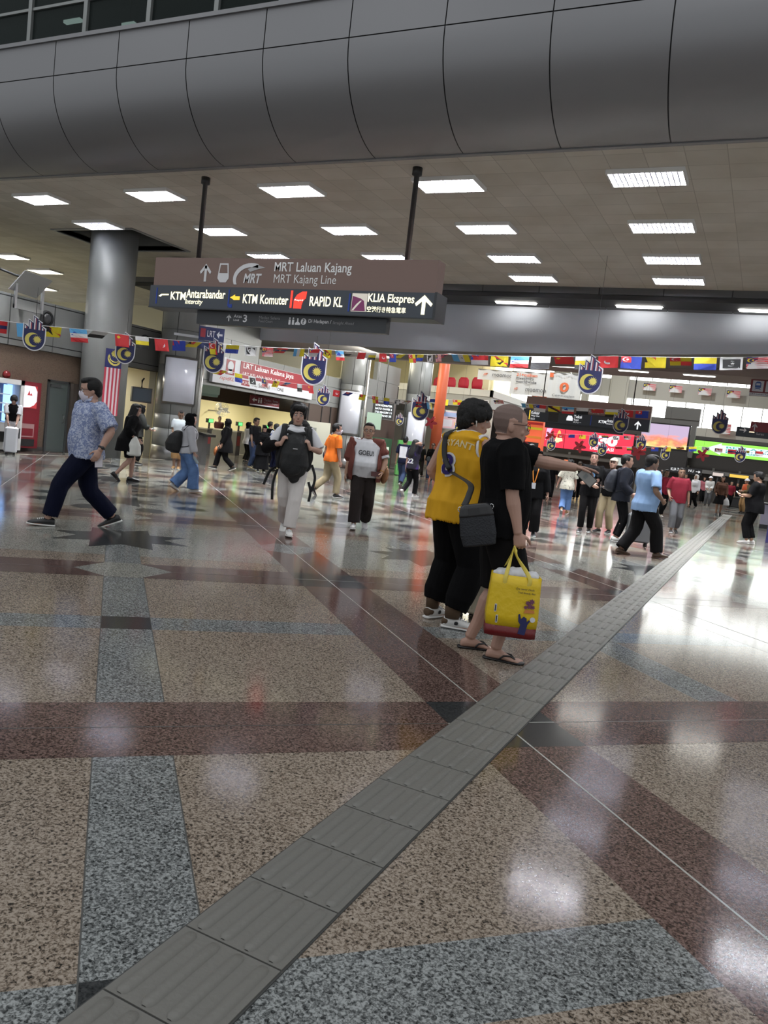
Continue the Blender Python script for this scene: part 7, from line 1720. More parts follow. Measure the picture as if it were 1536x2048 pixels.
PK = person(572, 1066, 'young man in white t-shirt and pale trousers walking forward under black backpacks', 147, 1.73, 1.02, lod=2, skin='light', feet=((-.03, .28, 0, -4, -4), (.04, -.26, .06, 4, 34)), hands=((-.185, .27, 1.17), (.185, .27, 1.19)), elbows=((-1, -.5, -.9), (1, -.5, -.9)), curl=(0.9, 0.9), palms=((1, -.5, 0), (-1, -.5, 0)), wrists=((.35, .25, 1), (-.35, .25, 1)), head=(0, 0), lean=3,
    top=dict(m=WTE, hem=0.84, sleeve=0.88, loose=0.024, flare=0.01, sleeve_flare=0.012), bottom=dict(m=CREAMT, len=1.95, loose=(0.028, 0.036)), hair='curly', shoe_m=SHW, sole_m=SHW)
Tk = PK['T']
def pack(P, name, label, cy, secs, m_, straps=True, grp=None):
    pass
BPK = mat('backpack_black', (0.005, 0.0052, 0.006), 0.7, bump=(90, 0.25))
t = carried(PK, 'backpack', 'large black backpack worn on the chest of the young man in white t-shirt', 'backpack', (0, 0, 0))
b = MB(); b.loft([(Tk((0, cy, z)), Vector((rx, 0, 0)), Vector((0, ry, 0))) for z, cy, rx, ry in ((.80, .20, .07, .05), (.86, .23, .15, .10), (.98, .25, .185, .13), (1.12, .245, .175, .125), (1.26, .215, .155, .10), (1.34, .18, .13, .07), (1.38, .16, .08, .04))], 24); b.ball(Tk((0.02, .33, .98)), (.13, .05, .13)); b.ball(Tk((-.02, .20, .80)), (.07, .05, .07)); fuse(b, 'pack_body', 0.011, BPK, t, 2, None, (0.012, 9))
b = MB(); b.box((-.03, .385, 1.135), (.03, .39, 1.15)); b.build('badge', mat('badge_grey', (0.3, 0.3, 0.31), 0.5), t)
b = MB(); b.strap([Tk((-.17, .12, .9)), Tk((-.205, .16, 1.0)), Tk((-.15, .13, 1.3)), Tk((-.12, .03, 1.46)), Tk((-.13, -.08, 1.4))], .06, .018, (1, 0, 0)); b.build('shoulder_strap', BPK, t)
b = MB(); b.strap([Tk((.17, .12, .9)), Tk((.205, .16, 1.0)), Tk((.15, .13, 1.3)), Tk((.12, .03, 1.46)), Tk((.13, -.08, 1.4))], .06, .018, (1, 0, 0)); b.build('shoulder_strap', BPK, t)
b = MB(); b.strap([Tk((-.12, .17, 1.40)), Tk((0, .19, 1.375)), Tk((.12, .17, 1.40))], .05, .03, (0, 0, 1)); b.build('top_lid', BPK, t)
for s, ps in ((1, ((.20, .12, .85), (.24, .10, .66), (.23, .12, .44))), (1, ((.21, .08, .88), (.30, .06, .80), (.36, .05, .62))), (-1, ((-.24, .1, .95), (-.30, .12, .78), (-.27, .12, .60))), (-1, ((-.22, .1, .72), (-.26, .1, .60), (-.25, .1, .46)))):
    b = MB(); b.strap(list(ps), .035, .006, (1, 0.2, 0)); b.build('loose_strap', BPK, t)
t = carried(PK, 'backpack', 'second big black backpack on the back of the young man in white', 'backpack', (0, 0, 0))
b = MB(); b.loft([(Tk((-.03, cy, z)), Vector((rx, 0, 0)), Vector((0, ry, 0))) for z, cy, rx, ry in ((.84, -.2, .10, .06), (.9, -.24, .17, .12), (1.1, -.26, .185, .14), (1.35, -.25, .17, .13), (1.5, -.22, .14, .10), (1.56, -.2, .07, .05))], 22); fuse(b, 'pack_body', 0.012, BPK, t, 2, None, (0.012, 9))
b = MB(); b.strap([Tk((-.14, -.1, 1.43)), Tk((-.16, .0, 1.475)), Tk((-.17, .11, 1.36)), Tk((-.21, .10, 1.1)), Tk((-.2, -.1, .98))], .075, .025, (1, 0, 0)); b.build('shoulder_strap', BPK, t)
b = MB(); b.strap([Tk((.14, -.1, 1.43)), Tk((.16, .0, 1.475)), Tk((.17, .11, 1.36)), Tk((.21, .10, 1.1)), Tk((.2, -.1, .98))], .075, .025, (1, 0, 0)); b.build('shoulder_strap', BPK, t)
# black jacket slung over his right arm
b = MB(); e, wr = PK['ELB'][1], PK['WR'][1]; limb(b, [lerp(e, PK['SH'][1], .25)+Vector((.03, 0, 0)), e+Vector((.03, 0, -.02)), lerp(e, wr, .55)], [.075, .085, .06]); o = fuse(b, 'jacket', .012, BLK2, None, 2, PK['W'], (.012, 10)); tag(o, 'black jacket slung over the forearm of the young man with the backpacks', 'jacket')
g = MB(); g.tube([PK['nb']+Vector((.062*math.cos(2*PI*q/22), .01+.066*math.sin(2*PI*q/22), .02-.02*math.sin(2*PI*q/22))) for q in range(23)], .005, 6); part(PK, 'necklace', g, BLACK)

RDS = cloth('brick_red', (0.155, 0.05, 0.04))
PG = person(716, 1056, 'stocky man in white lettered t-shirt and open brick red shirt walking forward', 152, 1.62, 1.24, 0.075, lod=2, skin='mid', feet=((-.10, -.18, .035, -8, 22), (.08, .22, 0, 6, -4)), hands=((-.27, .20, .94), (.30, .04, .84)), elbows=((-1, -.8, .1), (.4, -1, 0)), curl=(.7, .4), palms=((1, 0.2, 0), None), head=(4, 0),
    top=dict(m=WTE, hem=0.86, sleeve=0.86, loose=0.036, name='t_shirt', sleeve_flare=0.0), bottom=dict(waist=0.96, m=cloth('dark_brown_trousers', (0.018, 0.013, 0.012)), len=1.95, loose=(0.03, 0.045)), hair='crop', shoe_m=mat('shoe_grey_white', (0.42, 0.41, 0.40), 0.6), sole_m=SHW)
glasses(PG, BLACK)
Tg = PG['T']
def front(P, u, z, off=0.0):
    c_, a_, b_ = P['sec'](z, 0.046); x = u/a_.length; return c_+a_*x+b_*math.sqrt(max(0.02, 1-x*x))*(1+off/b_.length)
def wrap_front(P, name, body, wd, z0, z1, m_, bold=0.0, off=0.012, uc=0.0):
    o = lettering(name, body, (0, 0, 1, 1), 0, m_, P['t'], bold); me = o.data
    bm = bmesh.new(); bm.from_mesh(me); bmesh.ops.triangulate(bm, faces=bm.faces); bmesh.ops.subdivide_edges(bm, edges=[e for e in bm.edges if e.calc_length() > 0.12], cuts=2); bm.to_mesh(me); bm.free()
    for v in me.vertices: v.co = front(P, uc-(v.co.x-0.5)*wd, z0+(z1-z0)*v.co.z, off)*P['k']
    me.update(); return o
wrap_front(PG, 'shirt_lettering', 'GOEU!', 0.245, 1.215, 1.295, PRN, 0.03, 0.016, 0.01)
for s in (-1, 1):     # open shirt: two fronts, a back and short sleeves, one garment
    pass
b = MB(); n = 22
def osh(u, z, g_):
    c_, a_, b_ = PG['sec'](max(z, .9), g_); p = c_+a_*math.sin(u)-b_*math.cos(u)
    if z < .9: p = p+Vector((0, 0, z-.9))
    return p
zs = [.80+.62*q/10 for q in range(11)]+[1.455]
o0 = len(b.v)
for z in zs:
    gg = 0.062+0.03*max(0, (1.1-z))+0.015*max(0, min(1, (z-1.25)/.1)); um = 2.35-0.25*max(0, (z-1.25)/.2)
    if z > 1.43: gg = 0.045
    for k_ in range(n+1): b.v.append(tuple(osh(-um+2*um*k_/n, z, gg)))
nn = n+1
for j in range(len(zs)-1):
    for k_ in range(n): q = o0+j*nn+k_; b.f.append((q, q+1, q+nn+1, q+nn)); b.m.append(0); b.sm.append(True)
ob = b.build('open_shirt', RDS, PG['t'], PG['M'])
md = ob.modifiers.new('thickness', 'SOLIDIFY'); md.thickness = 0.008; md.offset = 0
for i in (0, 1):
    g = MB(); limb(g, [lerp(PG['SH'][i], Tg((0, 0, 1.40)), .55), PG['SH'][i], lerp(PG['SH'][i], PG['ELB'][i], .5), lerp(PG['SH'][i], PG['ELB'][i], .95 if i else .6)], [.10, .118, .108, .102]); fuse(g, 'open_shirt_sleeve', .011, RDS, PG['t'], 2, PG['M'], (.01, 9))
wr = PG['WR'][0]; b = MB(); b.box((-.075, -.006, -.038), (.075, .006, .038), 0, Matrix.Translation(wr+Vector((.09, .03, -.02)))); own(PG, b, 'phone', mat('phone_dark_red', (0.09, 0.03, 0.03), 0.3), 'phone in the hand of the man in the open brick red shirt', 'phone')
g = MB(); wr = PG['WR'][0]; e = PG['ELB'][0]; d = (wr-e).normalized(); a_ = d.cross(Vector((0, 0, 1))).normalized(); b_ = a_.cross(d); c_ = wr-d*.03; g.tube([c_+a_*.034*math.cos(2*PI*q/20)+b_*.034*math.sin(2*PI*q/20) for q in range(21)], .007, 8); part(PG, 'wrist_band', g, mat('band_amber', (0.45, 0.2, 0.03), 0.5))
b = MB(); b.ball((-.33, -.06, .93), (.07, .12, .16)); o = fuse(b, 'shoulder_bag', .012, mat('bag_tan', (0.22, 0.10, 0.04), 0.6), None, 2, PG['W'], (.01, 10)); tag(o, 'tan bag at the hip of the man in the open brick red shirt', 'bag')

PH = person(366, 984, 'woman in black headscarf, grey hoodie and wide blue jeans walking right', 40, 1.44, 1.08, lod=2, skin='light', fem=True, feet=walk(.20, 1, .06, 30, .07), hands=((-.27, .08, .86), (.24, .14, .82)), curl=(.5, .6), head=(8, 0), lean=2,
    top=dict(m=GRH, hem=0.86, sleeve=1.9, loose=0.045, name='hoodie', sleeve_flare=0.012), bottom=dict(m=JEAN, len=1.98, loose=(0.03, 0.08), name='jeans'), hair='hijab', hair_m=BLK, shoe_m=SHW, sole_m=mat('sole_gum', (0.35, 0.25, 0.2), 0.6))
def back_pack(P, label, m_=BPK, w_=.16, z0=.92, z1=1.38, dp=.12, tail=True):
    t = carried(P, 'backpack', label, 'backpack', (0, 0, 0)); T = P['T']; b = MB()
    b.loft([(T((0, -.16-dp*f, z0+(z1-z0)*u)), Vector((w_*g_, 0, 0)), Vector((0, dp*h_, 0))) for u, f, g_, h_ in ((0, .55, .6, .5), (.1, .8, .95, .95), (.4, .85, 1.05, 1.05), (.75, .65, .95, .8), (.95, .45, .7, .5), (1, .4, .35, .25))], 18); fuse(b, 'pack_body', .012, m_, t, 2, None, (.008, 9))
    for s in (-1, 1):
        b = MB(); sw_ = P['SH'][1].x*0.62; b.strap([T((s*.12, -.15, 1.36)), T((s*.12, -.02, 1.485)), T((s*.13, .13, 1.36)), T((s*.165, .125, 1.2)), T((s*.19, .0, 1.05)), T((s*.14, -.16, 1.0))], .05, .014, (1, 0, 0)); b.build('shoulder_strap', m_, t)
    return t
t = back_pack(PH, 'black backpack low on the back of the woman in the grey hoodie', w_=.19, z0=.86, z1=1.34, dp=.17)
b = MB(); b.ball((.10, -.37, 1.12), (.03, .012, .05)); b.build('white_patch', SW, t)
wr = PH['WR'][1]; b = MB(); Mb = Matrix.Translation(wr+Vector((0, .03, -.12))) @ Matrix.Rotation(R(35), 4, 'X'); b.lathe([(.03, -.1), (.032, -.09), (.032, .05), (.014, .08), (.014, .1)], seg=14); o = b.build('water_bottle', mat('bottle_clear', (0.55, 0.65, 0.68), 0.15, trans=0.5), None, PH['W'] @ Mb); tag(o, 'clear water bottle in the hand of the woman in the grey hoodie', 'bottle')

# ---- the others, left to right
def simple(px, py, label, yaw, H, **k): return person(px, py, label, yaw, H, **k)
WK = lambda s=.26, l=1: walk(s, l)
p = person(13, 905, 'person in white tee and black vest leaning on a white suitcase by the vending machine', 128, 1.40, loc=at_z(20, 906), w=1.05, lod=1, skin='light', lean=14, head=(0, 25), hands=((-.10, .36, .80), (.10, .36, .80)), top=dict(m=WTE, hem=.84, sleeve=.9, loose=.03), bottom=dict(m=CREAMT, len=1.95, loose=(.03, .03)), over=dict(m=BLK, hem=.98, sleeve=0, loose=.045, name='vest'), hair='bowl', shoe_m=SHW)
P0 = p
s_ = p['W'] @ Vector((0, .46, 0)); t = thing('suitcase', 'big white ribbed suitcase at the left picture edge', 'suitcase', (s_.x, s_.y, 0), R(-40))
b = MB(); b.loft([(Vector((0, 0, z)), Vector((wx, 0, 0)), Vector((0, wy, 0))) for z, wx, wy in ((.05, .22, .1), (.07, .25, .14), (.35, .255, .145), (.62, .25, .14), (.65, .2, .1))], 24, 0, True, square=True); fuse(b, 'shell', .01, mat('suitcase_white', (0.62, 0.63, 0.66), 0.4), t, 2)
for q in range(9):
    b = MB(); b.box((-.2+.05*q-.008, -.152, .1), (-.2+.05*q+.008, -.140, .6)); b.build('rib', mat('suitcase_white_rib', (0.52, 0.53, 0.57), 0.4), t)
for x in (-.19, .19):
    b = MB(); b.lathe([(.025, 0), (.028, .012), (.02, .06)], (x, -.08, 0), 14); b.build('wheel', BLACK, t); b = MB(); b.lathe([(.025, 0), (.028, .012), (.02, .06)], (x, .08, 0), 14); b.build('wheel', BLACK, t)
b = MB(); b.tube([(-.09, .06, .64), (-.09, .06, .74), (.09, .06, .74), (.09, .06, .64)], .011); b.build('handle', STEEL, t)
p = person(250, 962, 'woman with long black hair and black clothes carrying a white tote bag', 38, 1.50, w=1.05, lod=1, skin='light', fem=True, feet=((-.07, .12, 0, -4, 0), (.07, -.22, .07, 4, 40)), lean=8, head=(12, 14), hands=((-.2, .22, .95), (.2, .1, .95)), top=dict(m=BLK, hem=.66, sleeve=1.6, loose=.06, flare=.05, name='coat'), bottom=dict(m=BLK, len=.85, loose=(.03, .06), name='shorts'), hair='long', shoe_m=SHB, sole_m=SHB)
b = MB(); b.loft([(Vector((0, 0, z)), Vector((wx, 0, 0)), Vector((0, wy, 0))) for z, wx, wy in ((-.42, .04, .13), (-.40, .06, .155), (-.2, .055, .14), (-.08, .03, .08), (.0, .012, .03))], 18)
o = fuse(b, 'tote_bag', .012, mat('tote_white', (0.66, 0.66, 0.62), 0.6), None, 2, p['W'] @ Matrix.Translation((.26, .10, 1.02)), (.012, 9)); tag(o, 'white tote bag carried by the woman with long black hair', 'bag')
p = person(268, 928, 'woman in black headscarf and dark jacket looking at a phone behind the long-haired woman', 25, 1.52, lod=1, skin='light', fem=True, hands=((-.12, .34, 1.08), (.14, .36, 1.05)), palms=((0, 0, 1), (0, 0, 1)), lean=6, head=(-20, 12), top=dict(m=WTE, hem=.85, sleeve=.5, loose=.02), over=dict(m=cloth('charcoal', (0.03, 0.032, 0.03)), hem=.8, sleeve=1.5, loose=.05, name='jacket', flare=.03), bottom=dict(m=BLK, len=1.95, loose=(.03, .05)), hair='hijab', hair_m=BLK)
b = MB(); b.box((-.035, -.07, -.005), (.035, .07, .005), 0, Matrix.Translation((.02, .46, 1.09)) @ Matrix.Rotation(R(30), 4, 'X')); own(p, b, 'phone', SW, 'phone held by the woman in the dark jacket, left of the doorway post', 'phone')
p = person(352, 938, 'boy in pale tee and tan shorts standing by the clad column', 145, 1.50, lod=1, skin='dark', feet=((-.06, 0, 0, -4, 0), (.07, .05, 0, 4, 0)), head=(-10, 20), hands=((-.10, .24, .98), (.12, .2, .98)), top=dict(m=cloth('pale_tee', (0.5, 0.55, 0.58)), hem=.84, sleeve=.7, loose=.025), bottom=dict(m=cloth('tan', (0.30, 0.18, 0.08)), len=1.4, loose=(.03, .04), name='shorts'), hair='crop', hair_m=HAIRB, shoe_m=cloth('tan'), sole_m=SHW)
p = person(433, 903, 'man in dark plaid shirt standing far inside by the ticket gates', 145, 1.50, lod=0, skin='mid', hands=((-.05, .2, 1.05), (.06, .2, 1.05)), top=dict(m=pattern_cloth('plaid', (0.07, 0.02, 0.02), (0.02, 0.012, 0.014), 40), hem=.82, sleeve=.9, loose=.03, name='shirt'), bottom=dict(m=DJEAN, len=1.95, loose=(.025, .03)), hair='short')
p = person(447, 940, 'figure all in black with pale mask striding left with an orange bag', -120, 1.46, lod=1, skin='mid', fem=True, feet=walk(.3, 1, .05, 25, .06), hands=((-.22, .1, .84), (.2, .2, .82)), top=dict(m=BLK, hem=.62, sleeve=1.95, loose=.05, flare=.04, name='long_top'), bottom=dict(m=BLK, len=1.95, loose=(.03, .04)), hair='hijab', hair_m=BLK, sole_m=SHW, head=(50, 0))
face_mask(p, mat('mask_white'))
b = MB(); b.ball((0, 0, -.16), (.13, .07, .15)); b.ball((0, 0, -.04), (.06, .03, .05)); o = fuse(b, 'carrier_bag', .014, mat('bag_orange_tan', (0.42, 0.14, 0.04), 0.5), None, 2, p['W'] @ Matrix.Translation((.26, .34, .74)), (.012, 12)); tag(o, 'orange carrier bag in the hand of the figure all in black', 'bag')
p = person(490, 925, 'woman in white blouse and black headscarf in the group at the entrance', 30, 1.40, lod=0, skin='light', fem=True, hands=((-.2, .15, .9), (.15, .2, .95)), top=dict(m=WTE, hem=.78, sleeve=1.9, loose=.04, flare=.02, name='blouse'), bottom=dict(m=BLK, len=1.95, loose=(.03, .05)), hair='hijab', hair_m=BLK)
p = person(503, 938, 'tall man in black t-shirt and jeans at the left of the entrance group', 100, 1.56, lod=1, skin='dark', hands=((-.22, .1, .9), (.22, .12, .88)), top=dict(m=BLK, hem=.82, sleeve=.9, loose=.03), bottom=dict(m=DJEAN, len=1.95, loose=(.03, .03)), hair='short', shoe_m=mat('shoe_tan', (0.32, 0.25, 0.15), 0.6), head=(-10, 8))
p = person(521, 943, 'woman in black robe and headscarf looking down at a phone held in both hands', 140, 1.36, lod=1, skin='light', fem=True, hands=((-.06, .26, 1.02), (.07, .26, 1.02)), palms=((0, 0, 1), (0, 0, 1)), head=(0, 22), top=dict(m=BLK, hem=.6, sleeve=1.5, loose=.055, flare=.04, name='robe_top'), bottom=dict(m=BLK, len=1.9, skirt=True, loose=(.03, .05), name='robe_skirt'), hair='hijab', hair_m=BLK)
b = MB(); b.box((-.035, -.07, -.005), (.035, .07, .005), 0, Matrix.Translation((0, .36, 1.05)) @ Matrix.Rotation(R(40), 4, 'X')); own(p, b, 'phone', mat('phone_dark_red'), 'phone in the hands of the woman in the black robe', 'phone')
p = person(532, 932, 'dark haired man in black behind the woman in the black robe', 20, 1.50, lod=0, skin='mid', top=dict(m=BLK, hem=.82, sleeve=.9, loose=.03), bottom=dict(m=BLK, len=1.95, loose=(.03, .03)), hair='short')
p = person(544, 942, 'person in white shirt with bright blue backpack straps turned away', 20, 1.45, lod=0, skin='mid', top=dict(m=WTE, hem=.8, sleeve=.9, loose=.035, name='shirt'), bottom=dict(m=NAVYT, len=1.95, loose=(.03, .04)), hair='short')
t = carried(p, 'backpack', 'bright blue backpack worn by the person in white shirt at the entrance', 'backpack', (0, 0, 0))
b = MB(); b.loft([(p['T']((0, -.2, z)), Vector((rx, 0, 0)), Vector((0, .07, 0))) for z, rx in ((.98, .06), (1.02, .1), (1.2, .1), (1.3, .07))], 14); b.build('pack_body', mat('pack_blue', (0.02, 0.08, 0.38), 0.6), t)
for s in (-1, 1):
    b = MB(); b.strap([p['T']((s*.1, -.16, 1.3)), p['T']((s*.12, -.02, 1.485)), p['T']((s*.13, .14, 1.36)), p['T']((s*.17, .1, 1.1))], .05, .014, (1, 0, 0)); b.build('shoulder_strap', mat('pack_blue'), t)
PO = person(655, 994, 'man in bright orange t-shirt and khaki trousers walking away to the right', 34, 1.60, 1.05, lod=2, skin='light', feet=((-.08, -.34, .10, 0, 50), (.08, .18, 0, 4, 0)), hands=((-.24, -.05, .88), (.24, .10, .86)), head=(22, 0), lean=4, top=dict(m=ORG, hem=.84, sleeve=.85, loose=.032, flare=.01, sleeve_flare=.015), bottom=dict(m=KHAKI, len=1.94, loose=(.025, .03)), hair='short', shoe_m=SHB, sole_m=SHW)
face_mask(PO, mat('mask_white'))
b = MB(); b.ball((0, 0, 0), (.07, .14, .15)); o = fuse(b, 'shoulder_bag', .012, mat('bag_navy', (0.012, 0.014, 0.035), 0.6), None, 2, PO['W'] @ Matrix.Translation((-.27, .03, .98)), (.01, 10)); tag(o, 'navy shoulder bag hanging behind the man in the orange t-shirt', 'bag')
b = MB(); b.strap([(-.27, .03, 1.1), (-.2, .02, 1.42), (-.12, .0, 1.50), (.0, -.13, 1.35)], .03, .006, (0, 1, 0)); s_o = b.build('strap', BLACK, o); s_o.matrix_parent_inverse = Matrix.Identity(4); s_o.data.transform(PO['W'])
p = person(699, 952, 'small dark figure half hidden between the orange t-shirt and the open red shirt', 160, 1.35, lod=0, skin='dark', top=dict(m=cloth('charcoal'), hem=.82, sleeve=1.0, loose=.03), bottom=dict(m=BLK, len=1.95, loose=(.03, .03)), hair='short')
p = person(800, 974, 'man seen from behind in a navy top with a white back panel', -10, 1.55, lod=1, skin='mid', feet=walk(.26, -1, .06, 30, .06), top=dict(m=NAVYT, hem=.82, sleeve=.9, loose=.032), bottom=dict(m=DJEAN, len=1.95, loose=(.025, .03)), hair='short', sole_m=SHW)
b = MB(); o_ = len(b.v)
for z in (1.02, 1.15, 1.28, 1.40):
    for u in (-.13, -.07, 0, .07, .13): c_, a2, b2 = p['sec'](z, .05); x = u/a2.length; b.v.append(tuple(c_+a2*x-b2*math.sqrt(max(.05, 1-x*x))))
for j in range(3):
    for i in range(4): q = o_+j*5+i; b.f.append((q, q+5, q+6, q+1)); b.m.append(0); b.sm.append(True)
part(p, 'back_panel', b, WTE)
PW = person(818, 994, 'woman in black and purple jersey numbered 22 with a hand raised to her hair', 12, 1.46, 1.05, lod=1, skin='light', fem=True, feet=((-.07, -.26, .09, 0, 50), (.07, .16, 0, 6, 0)), hands=((-.22, -.02, .86), (.03, -.06, 1.60)), elbows=((-.4, -1, 0), (1, -.2, .3)), top=dict(m=pattern_cloth('purple_black', (0.012, 0.011, 0.02), (0.045, 0.02, 0.14), 5, .6), hem=.84, sleeve=.8, loose=.035, name='jersey'), bottom=dict(m=BLK, len=1.95, loose=(.02, .025)), hair='long', shoe_m=SHW, sole_m=SHW, head=(10, 8))
def wrap_back(P, name, body, wd, z0, z1, m_, bold=0.0, off=0.02):
    o = lettering(name, body, (0, 0, 1, 1), 0, m_, P['t'], bold); me = o.data
    for v in me.vertices:
        c_, a_, b_ = P['sec'](z0+(z1-z0)*v.co.z, .05); u = (v.co.x-.5)*wd; x = u/a_.length; v.co = (c_+a_*x-b_*math.sqrt(max(.05, 1-x*x))*(1+off/b_.length))*P['k']
    me.update()
wrap_back(PW, 'jersey_number', '22', .22, 1.02, 1.17, WTE, .03)
p = person(858, 962, 'woman in black top, jeans and dark cap walking towards the camera', 165, 1.44, lod=1, skin='mid', fem=True, feet=walk(.2, 1, .04, 20, .07), top=dict(m=BLK, hem=.84, sleeve=1.9, loose=.035), bottom=dict(m=DJEAN, len=1.95, loose=(.02, .03)), hair='cap', hair_m=BLK)
b = MB(); b.ball((.12, .16, 1.0), (.1, .05, .12)); o = fuse(b, 'shoulder_bag', .014, mat('bag_grey_blue', (0.06, 0.075, 0.09), 0.6), None, 1, p['W']); tag(o, 'grey blue bag in front of the woman in the dark cap', 'bag')
p = person(838, 955, 'dark clothed person walking behind the number 22 jersey', 20, 1.40, lod=0, skin='mid', feet=walk(.24, -1, .05, 25, .06), top=dict(m=BLK2, hem=.82, sleeve=.9, loose=.03), bottom=dict(m=cloth('dark_brown_trousers'), len=1.95, loose=(.02, .03)), hair='short')
p = person(890, 985, 'person in dark red shirt raising an arm with a phone behind the yellow jersey', -5, 1.62, lod=1, skin='light', hands=((-.16, .30, 1.42), (.1, .3, 1.4)), elbows=((-1, -.2, -.8), (1, -.2, -.8)), top=dict(m=cloth('dark_red', (0.05, 0.012, 0.018)), hem=.82, sleeve=.8, loose=.03, name='shirt'), bottom=dict(m=BLK, len=1.95, loose=(.03, .03)), hair='short', hair_m=HAIRD)
PL = person(1055, 1070, 'woman in black jacket and headscarf with an orange lanyard walking forward', 168, 1.50, 1.1, lod=1, skin='light', fem=True, feet=((-.11, .06, 0, -8, 0), (.12, -.06, .02, 8, 12)), hands=((-.30, .08, .84), (.26, .05, .86)), head=(-14, 0), top=dict(m=pattern_cloth('dark_floral', (0.015, 0.013, 0.015), (0.10, 0.06, 0.06), 22, .62), hem=.80, sleeve=.6, loose=.025, name='blouse'), over=dict(m=BLK, hem=.76, sleeve=1.95, loose=.045, flare=.03, name='jacket'), bottom=dict(m=BLK2, len=1.97, loose=(.03, .06)), hair='hijab', hair_m=BLK2)
b = MB(); b.strap([front(PL, s*.06, 1.38, .06) if q else front(PL, 0, 1.08, .075) for q, s in ((1, -1), (0, 0), (1, 1))], .02, .004, (1, 0, 0)); part(PL, 'lanyard', b, FO)
b = MB(); b.box((-.04, 0, -.06), (.04, .006, .06), 0, Matrix.Translation(front(PL, 0, 1.03, .075))); part(PL, 'name_card', b, SW)
p = person(1127, 1028, 'woman seen from behind in a white patterned tee and blue jeans', -8, 1.42, 1.05, lod=1, skin='light', fem=True, feet=walk(.16, 1, .06, 35, .07), hands=((-.32, .02, .88), (.25, .05, .85)), top=dict(m=pattern_cloth('white_print', (0.52, 0.50, 0.42), (0.10, 0.10, 0.09), 16, .62), hem=.78, sleeve=.95, loose=.045, flare=.02, sleeve_flare=.03), bottom=dict(m=JEAN, len=1.9, loose=(.03, .05), name='jeans'), hair='bowl', shoe_m=cloth('tan'))
PT = person(1168, 1064, 'man in black t-shirt with a blue chest print, arms folded, looking up', 172, 1.60, 1.12, lod=1, skin='light', feet=((-.09, -.08, 0, -6, 0), (.09, .10, 0, 6, 0)), hands=((.06, .26, 1.10), (-.04, .24, 1.06)), elbows=((-1, -.3, -1), (1, -.3, -1)), palms=((0, -1, 0), (0, -1, 0)), head=(0, -14), top=dict(m=BLK, hem=.78, sleeve=.9, loose=.035), bottom=dict(m=BLK2, len=1.95, loose=(.02, .02)), hair='short')
b = MB(); o_ = [];
for rr, m_ in ((.075, 0), (.05, 1)):
    n = 20; pts = [front(PT, rr*math.cos(2*PI*q/n), 1.26+rr*.8*math.sin(2*PI*q/n), .035+.003*m_) for q in range(n)]; b.add(pts, [tuple(range(n))[::-1]], m_)
part(PT, 'chest_print', b, [mat('print_sky', (0.15, 0.32, 0.55), 0.6), BLK])
p = person(1207, 1066, 'man in beige cap, black jacket and khaki trousers leaning back beside the folded arms', -165, 1.55, 1.08, lod=1, skin='light', feet=((-.09, -.06, 0, -6, 0), (.10, .10, 0, 8, 0)), hands=((-.10, .26, 1.08), (.18, .24, 1.1)), elbows=((-1, -.3, -1), (1, -.3, -1)), head=(-10, -8), top=dict(m=BLK, hem=.84, sleeve=1.2, loose=.035, name='jacket'), bottom=dict(m=KHAKI, len=1.93, loose=(.025, .03)), hair='cap', hair_m=cloth('beige_cap', (0.42, 0.36, 0.28)), shoe_m=SHB, sole_m=SHW)
b = MB(); b.box((-.2, -.012, -.012), (.2, .012, .012), 0, Matrix.Translation((.02, .38, 1.06)) @ Matrix.Rotation(R(-6), 4, 'Y')); own(p, b, 'folder', mat('folder_grey', (0.25, 0.23, 0.22), 0.5), 'flat grey folder between the print tee man and the man in the cap', 'folder')
p = person(1230, 1083, 'young man in dark navy jacket and white shoes standing in profile', 70, 1.63, 1.05, lod=1, skin='light', hands=((-.22, .08, .88), (.20, .14, .98)), head=(4, 0), top=dict(m=cloth('navy_jacket', (0.012, 0.014, 0.022)), hem=.80, sleeve=1.95, loose=.05, name='jacket', neck=.02), bottom=dict(m=BLK, len=1.93, loose=(.015, .012)), hair='short', shoe_m=SHW, sole_m=SHW)
t = back_pack(p, 'dark navy backpack on the back of the young man in profile', mat('pack_navy', (0.014, 0.017, 0.026), 0.6), .15, .98, 1.42, .11)
PBL = person(1275, 1112, 'heavy set man in light blue t-shirt and black trousers striding right', 48, 1.68, 1.24, .04, lod=2, skin='dark', feet=((-.09, -.28, .0, 0, 6), (.09, .30, 0, 4, -6)), hands=((-.22, .22, 1.32), (.27, .12, .98)), elbows=((-1, -.4, -.8), (.6, -1, 0)), head=(6, 4), top=dict(m=LBL, hem=.80, sleeve=.85, loose=.034, flare=.008), bottom=dict(m=BLK2, len=1.96, loose=(.03, .05)), hair='short', shoe_m=SHBR, sole_m=SHBR)
s_ = at_z(1266, 1093); t = thing('suitcase', 'dark grey suitcase behind the legs of the man in light blue', 'suitcase', (s_.x, s_.y+.35, 0), R(15))
b = MB(); b.loft([(Vector((0, 0, z)), Vector((wx, 0, 0)), Vector((0, wy, 0))) for z, wx, wy in ((.06, .18, .09), (.08, .21, .12), (.55, .21, .12), (.6, .17, .09))], 20, 0, True, square=True); fuse(b, 'shell', .012, mat('suitcase_grey', (0.11, 0.115, 0.12), 0.45), t, 2)
for x in (-.16, .16):
    b = MB(); b.lathe([(.025, 0), (.03, .012), (.02, .07)], (x, -.06, 0), 12); b.build('wheel', BLACK, t); b = MB(); b.lathe([(.025, 0), (.03, .012), (.02, .07)], (x, .06, 0), 12); b.build('wheel', BLACK, t)
b = MB(); b.tube([(-.08, 0, .58), (-.08, 0, .92), (.08, 0, .92), (.08, 0, .58)], .01); b.build('handle', STEEL, t)
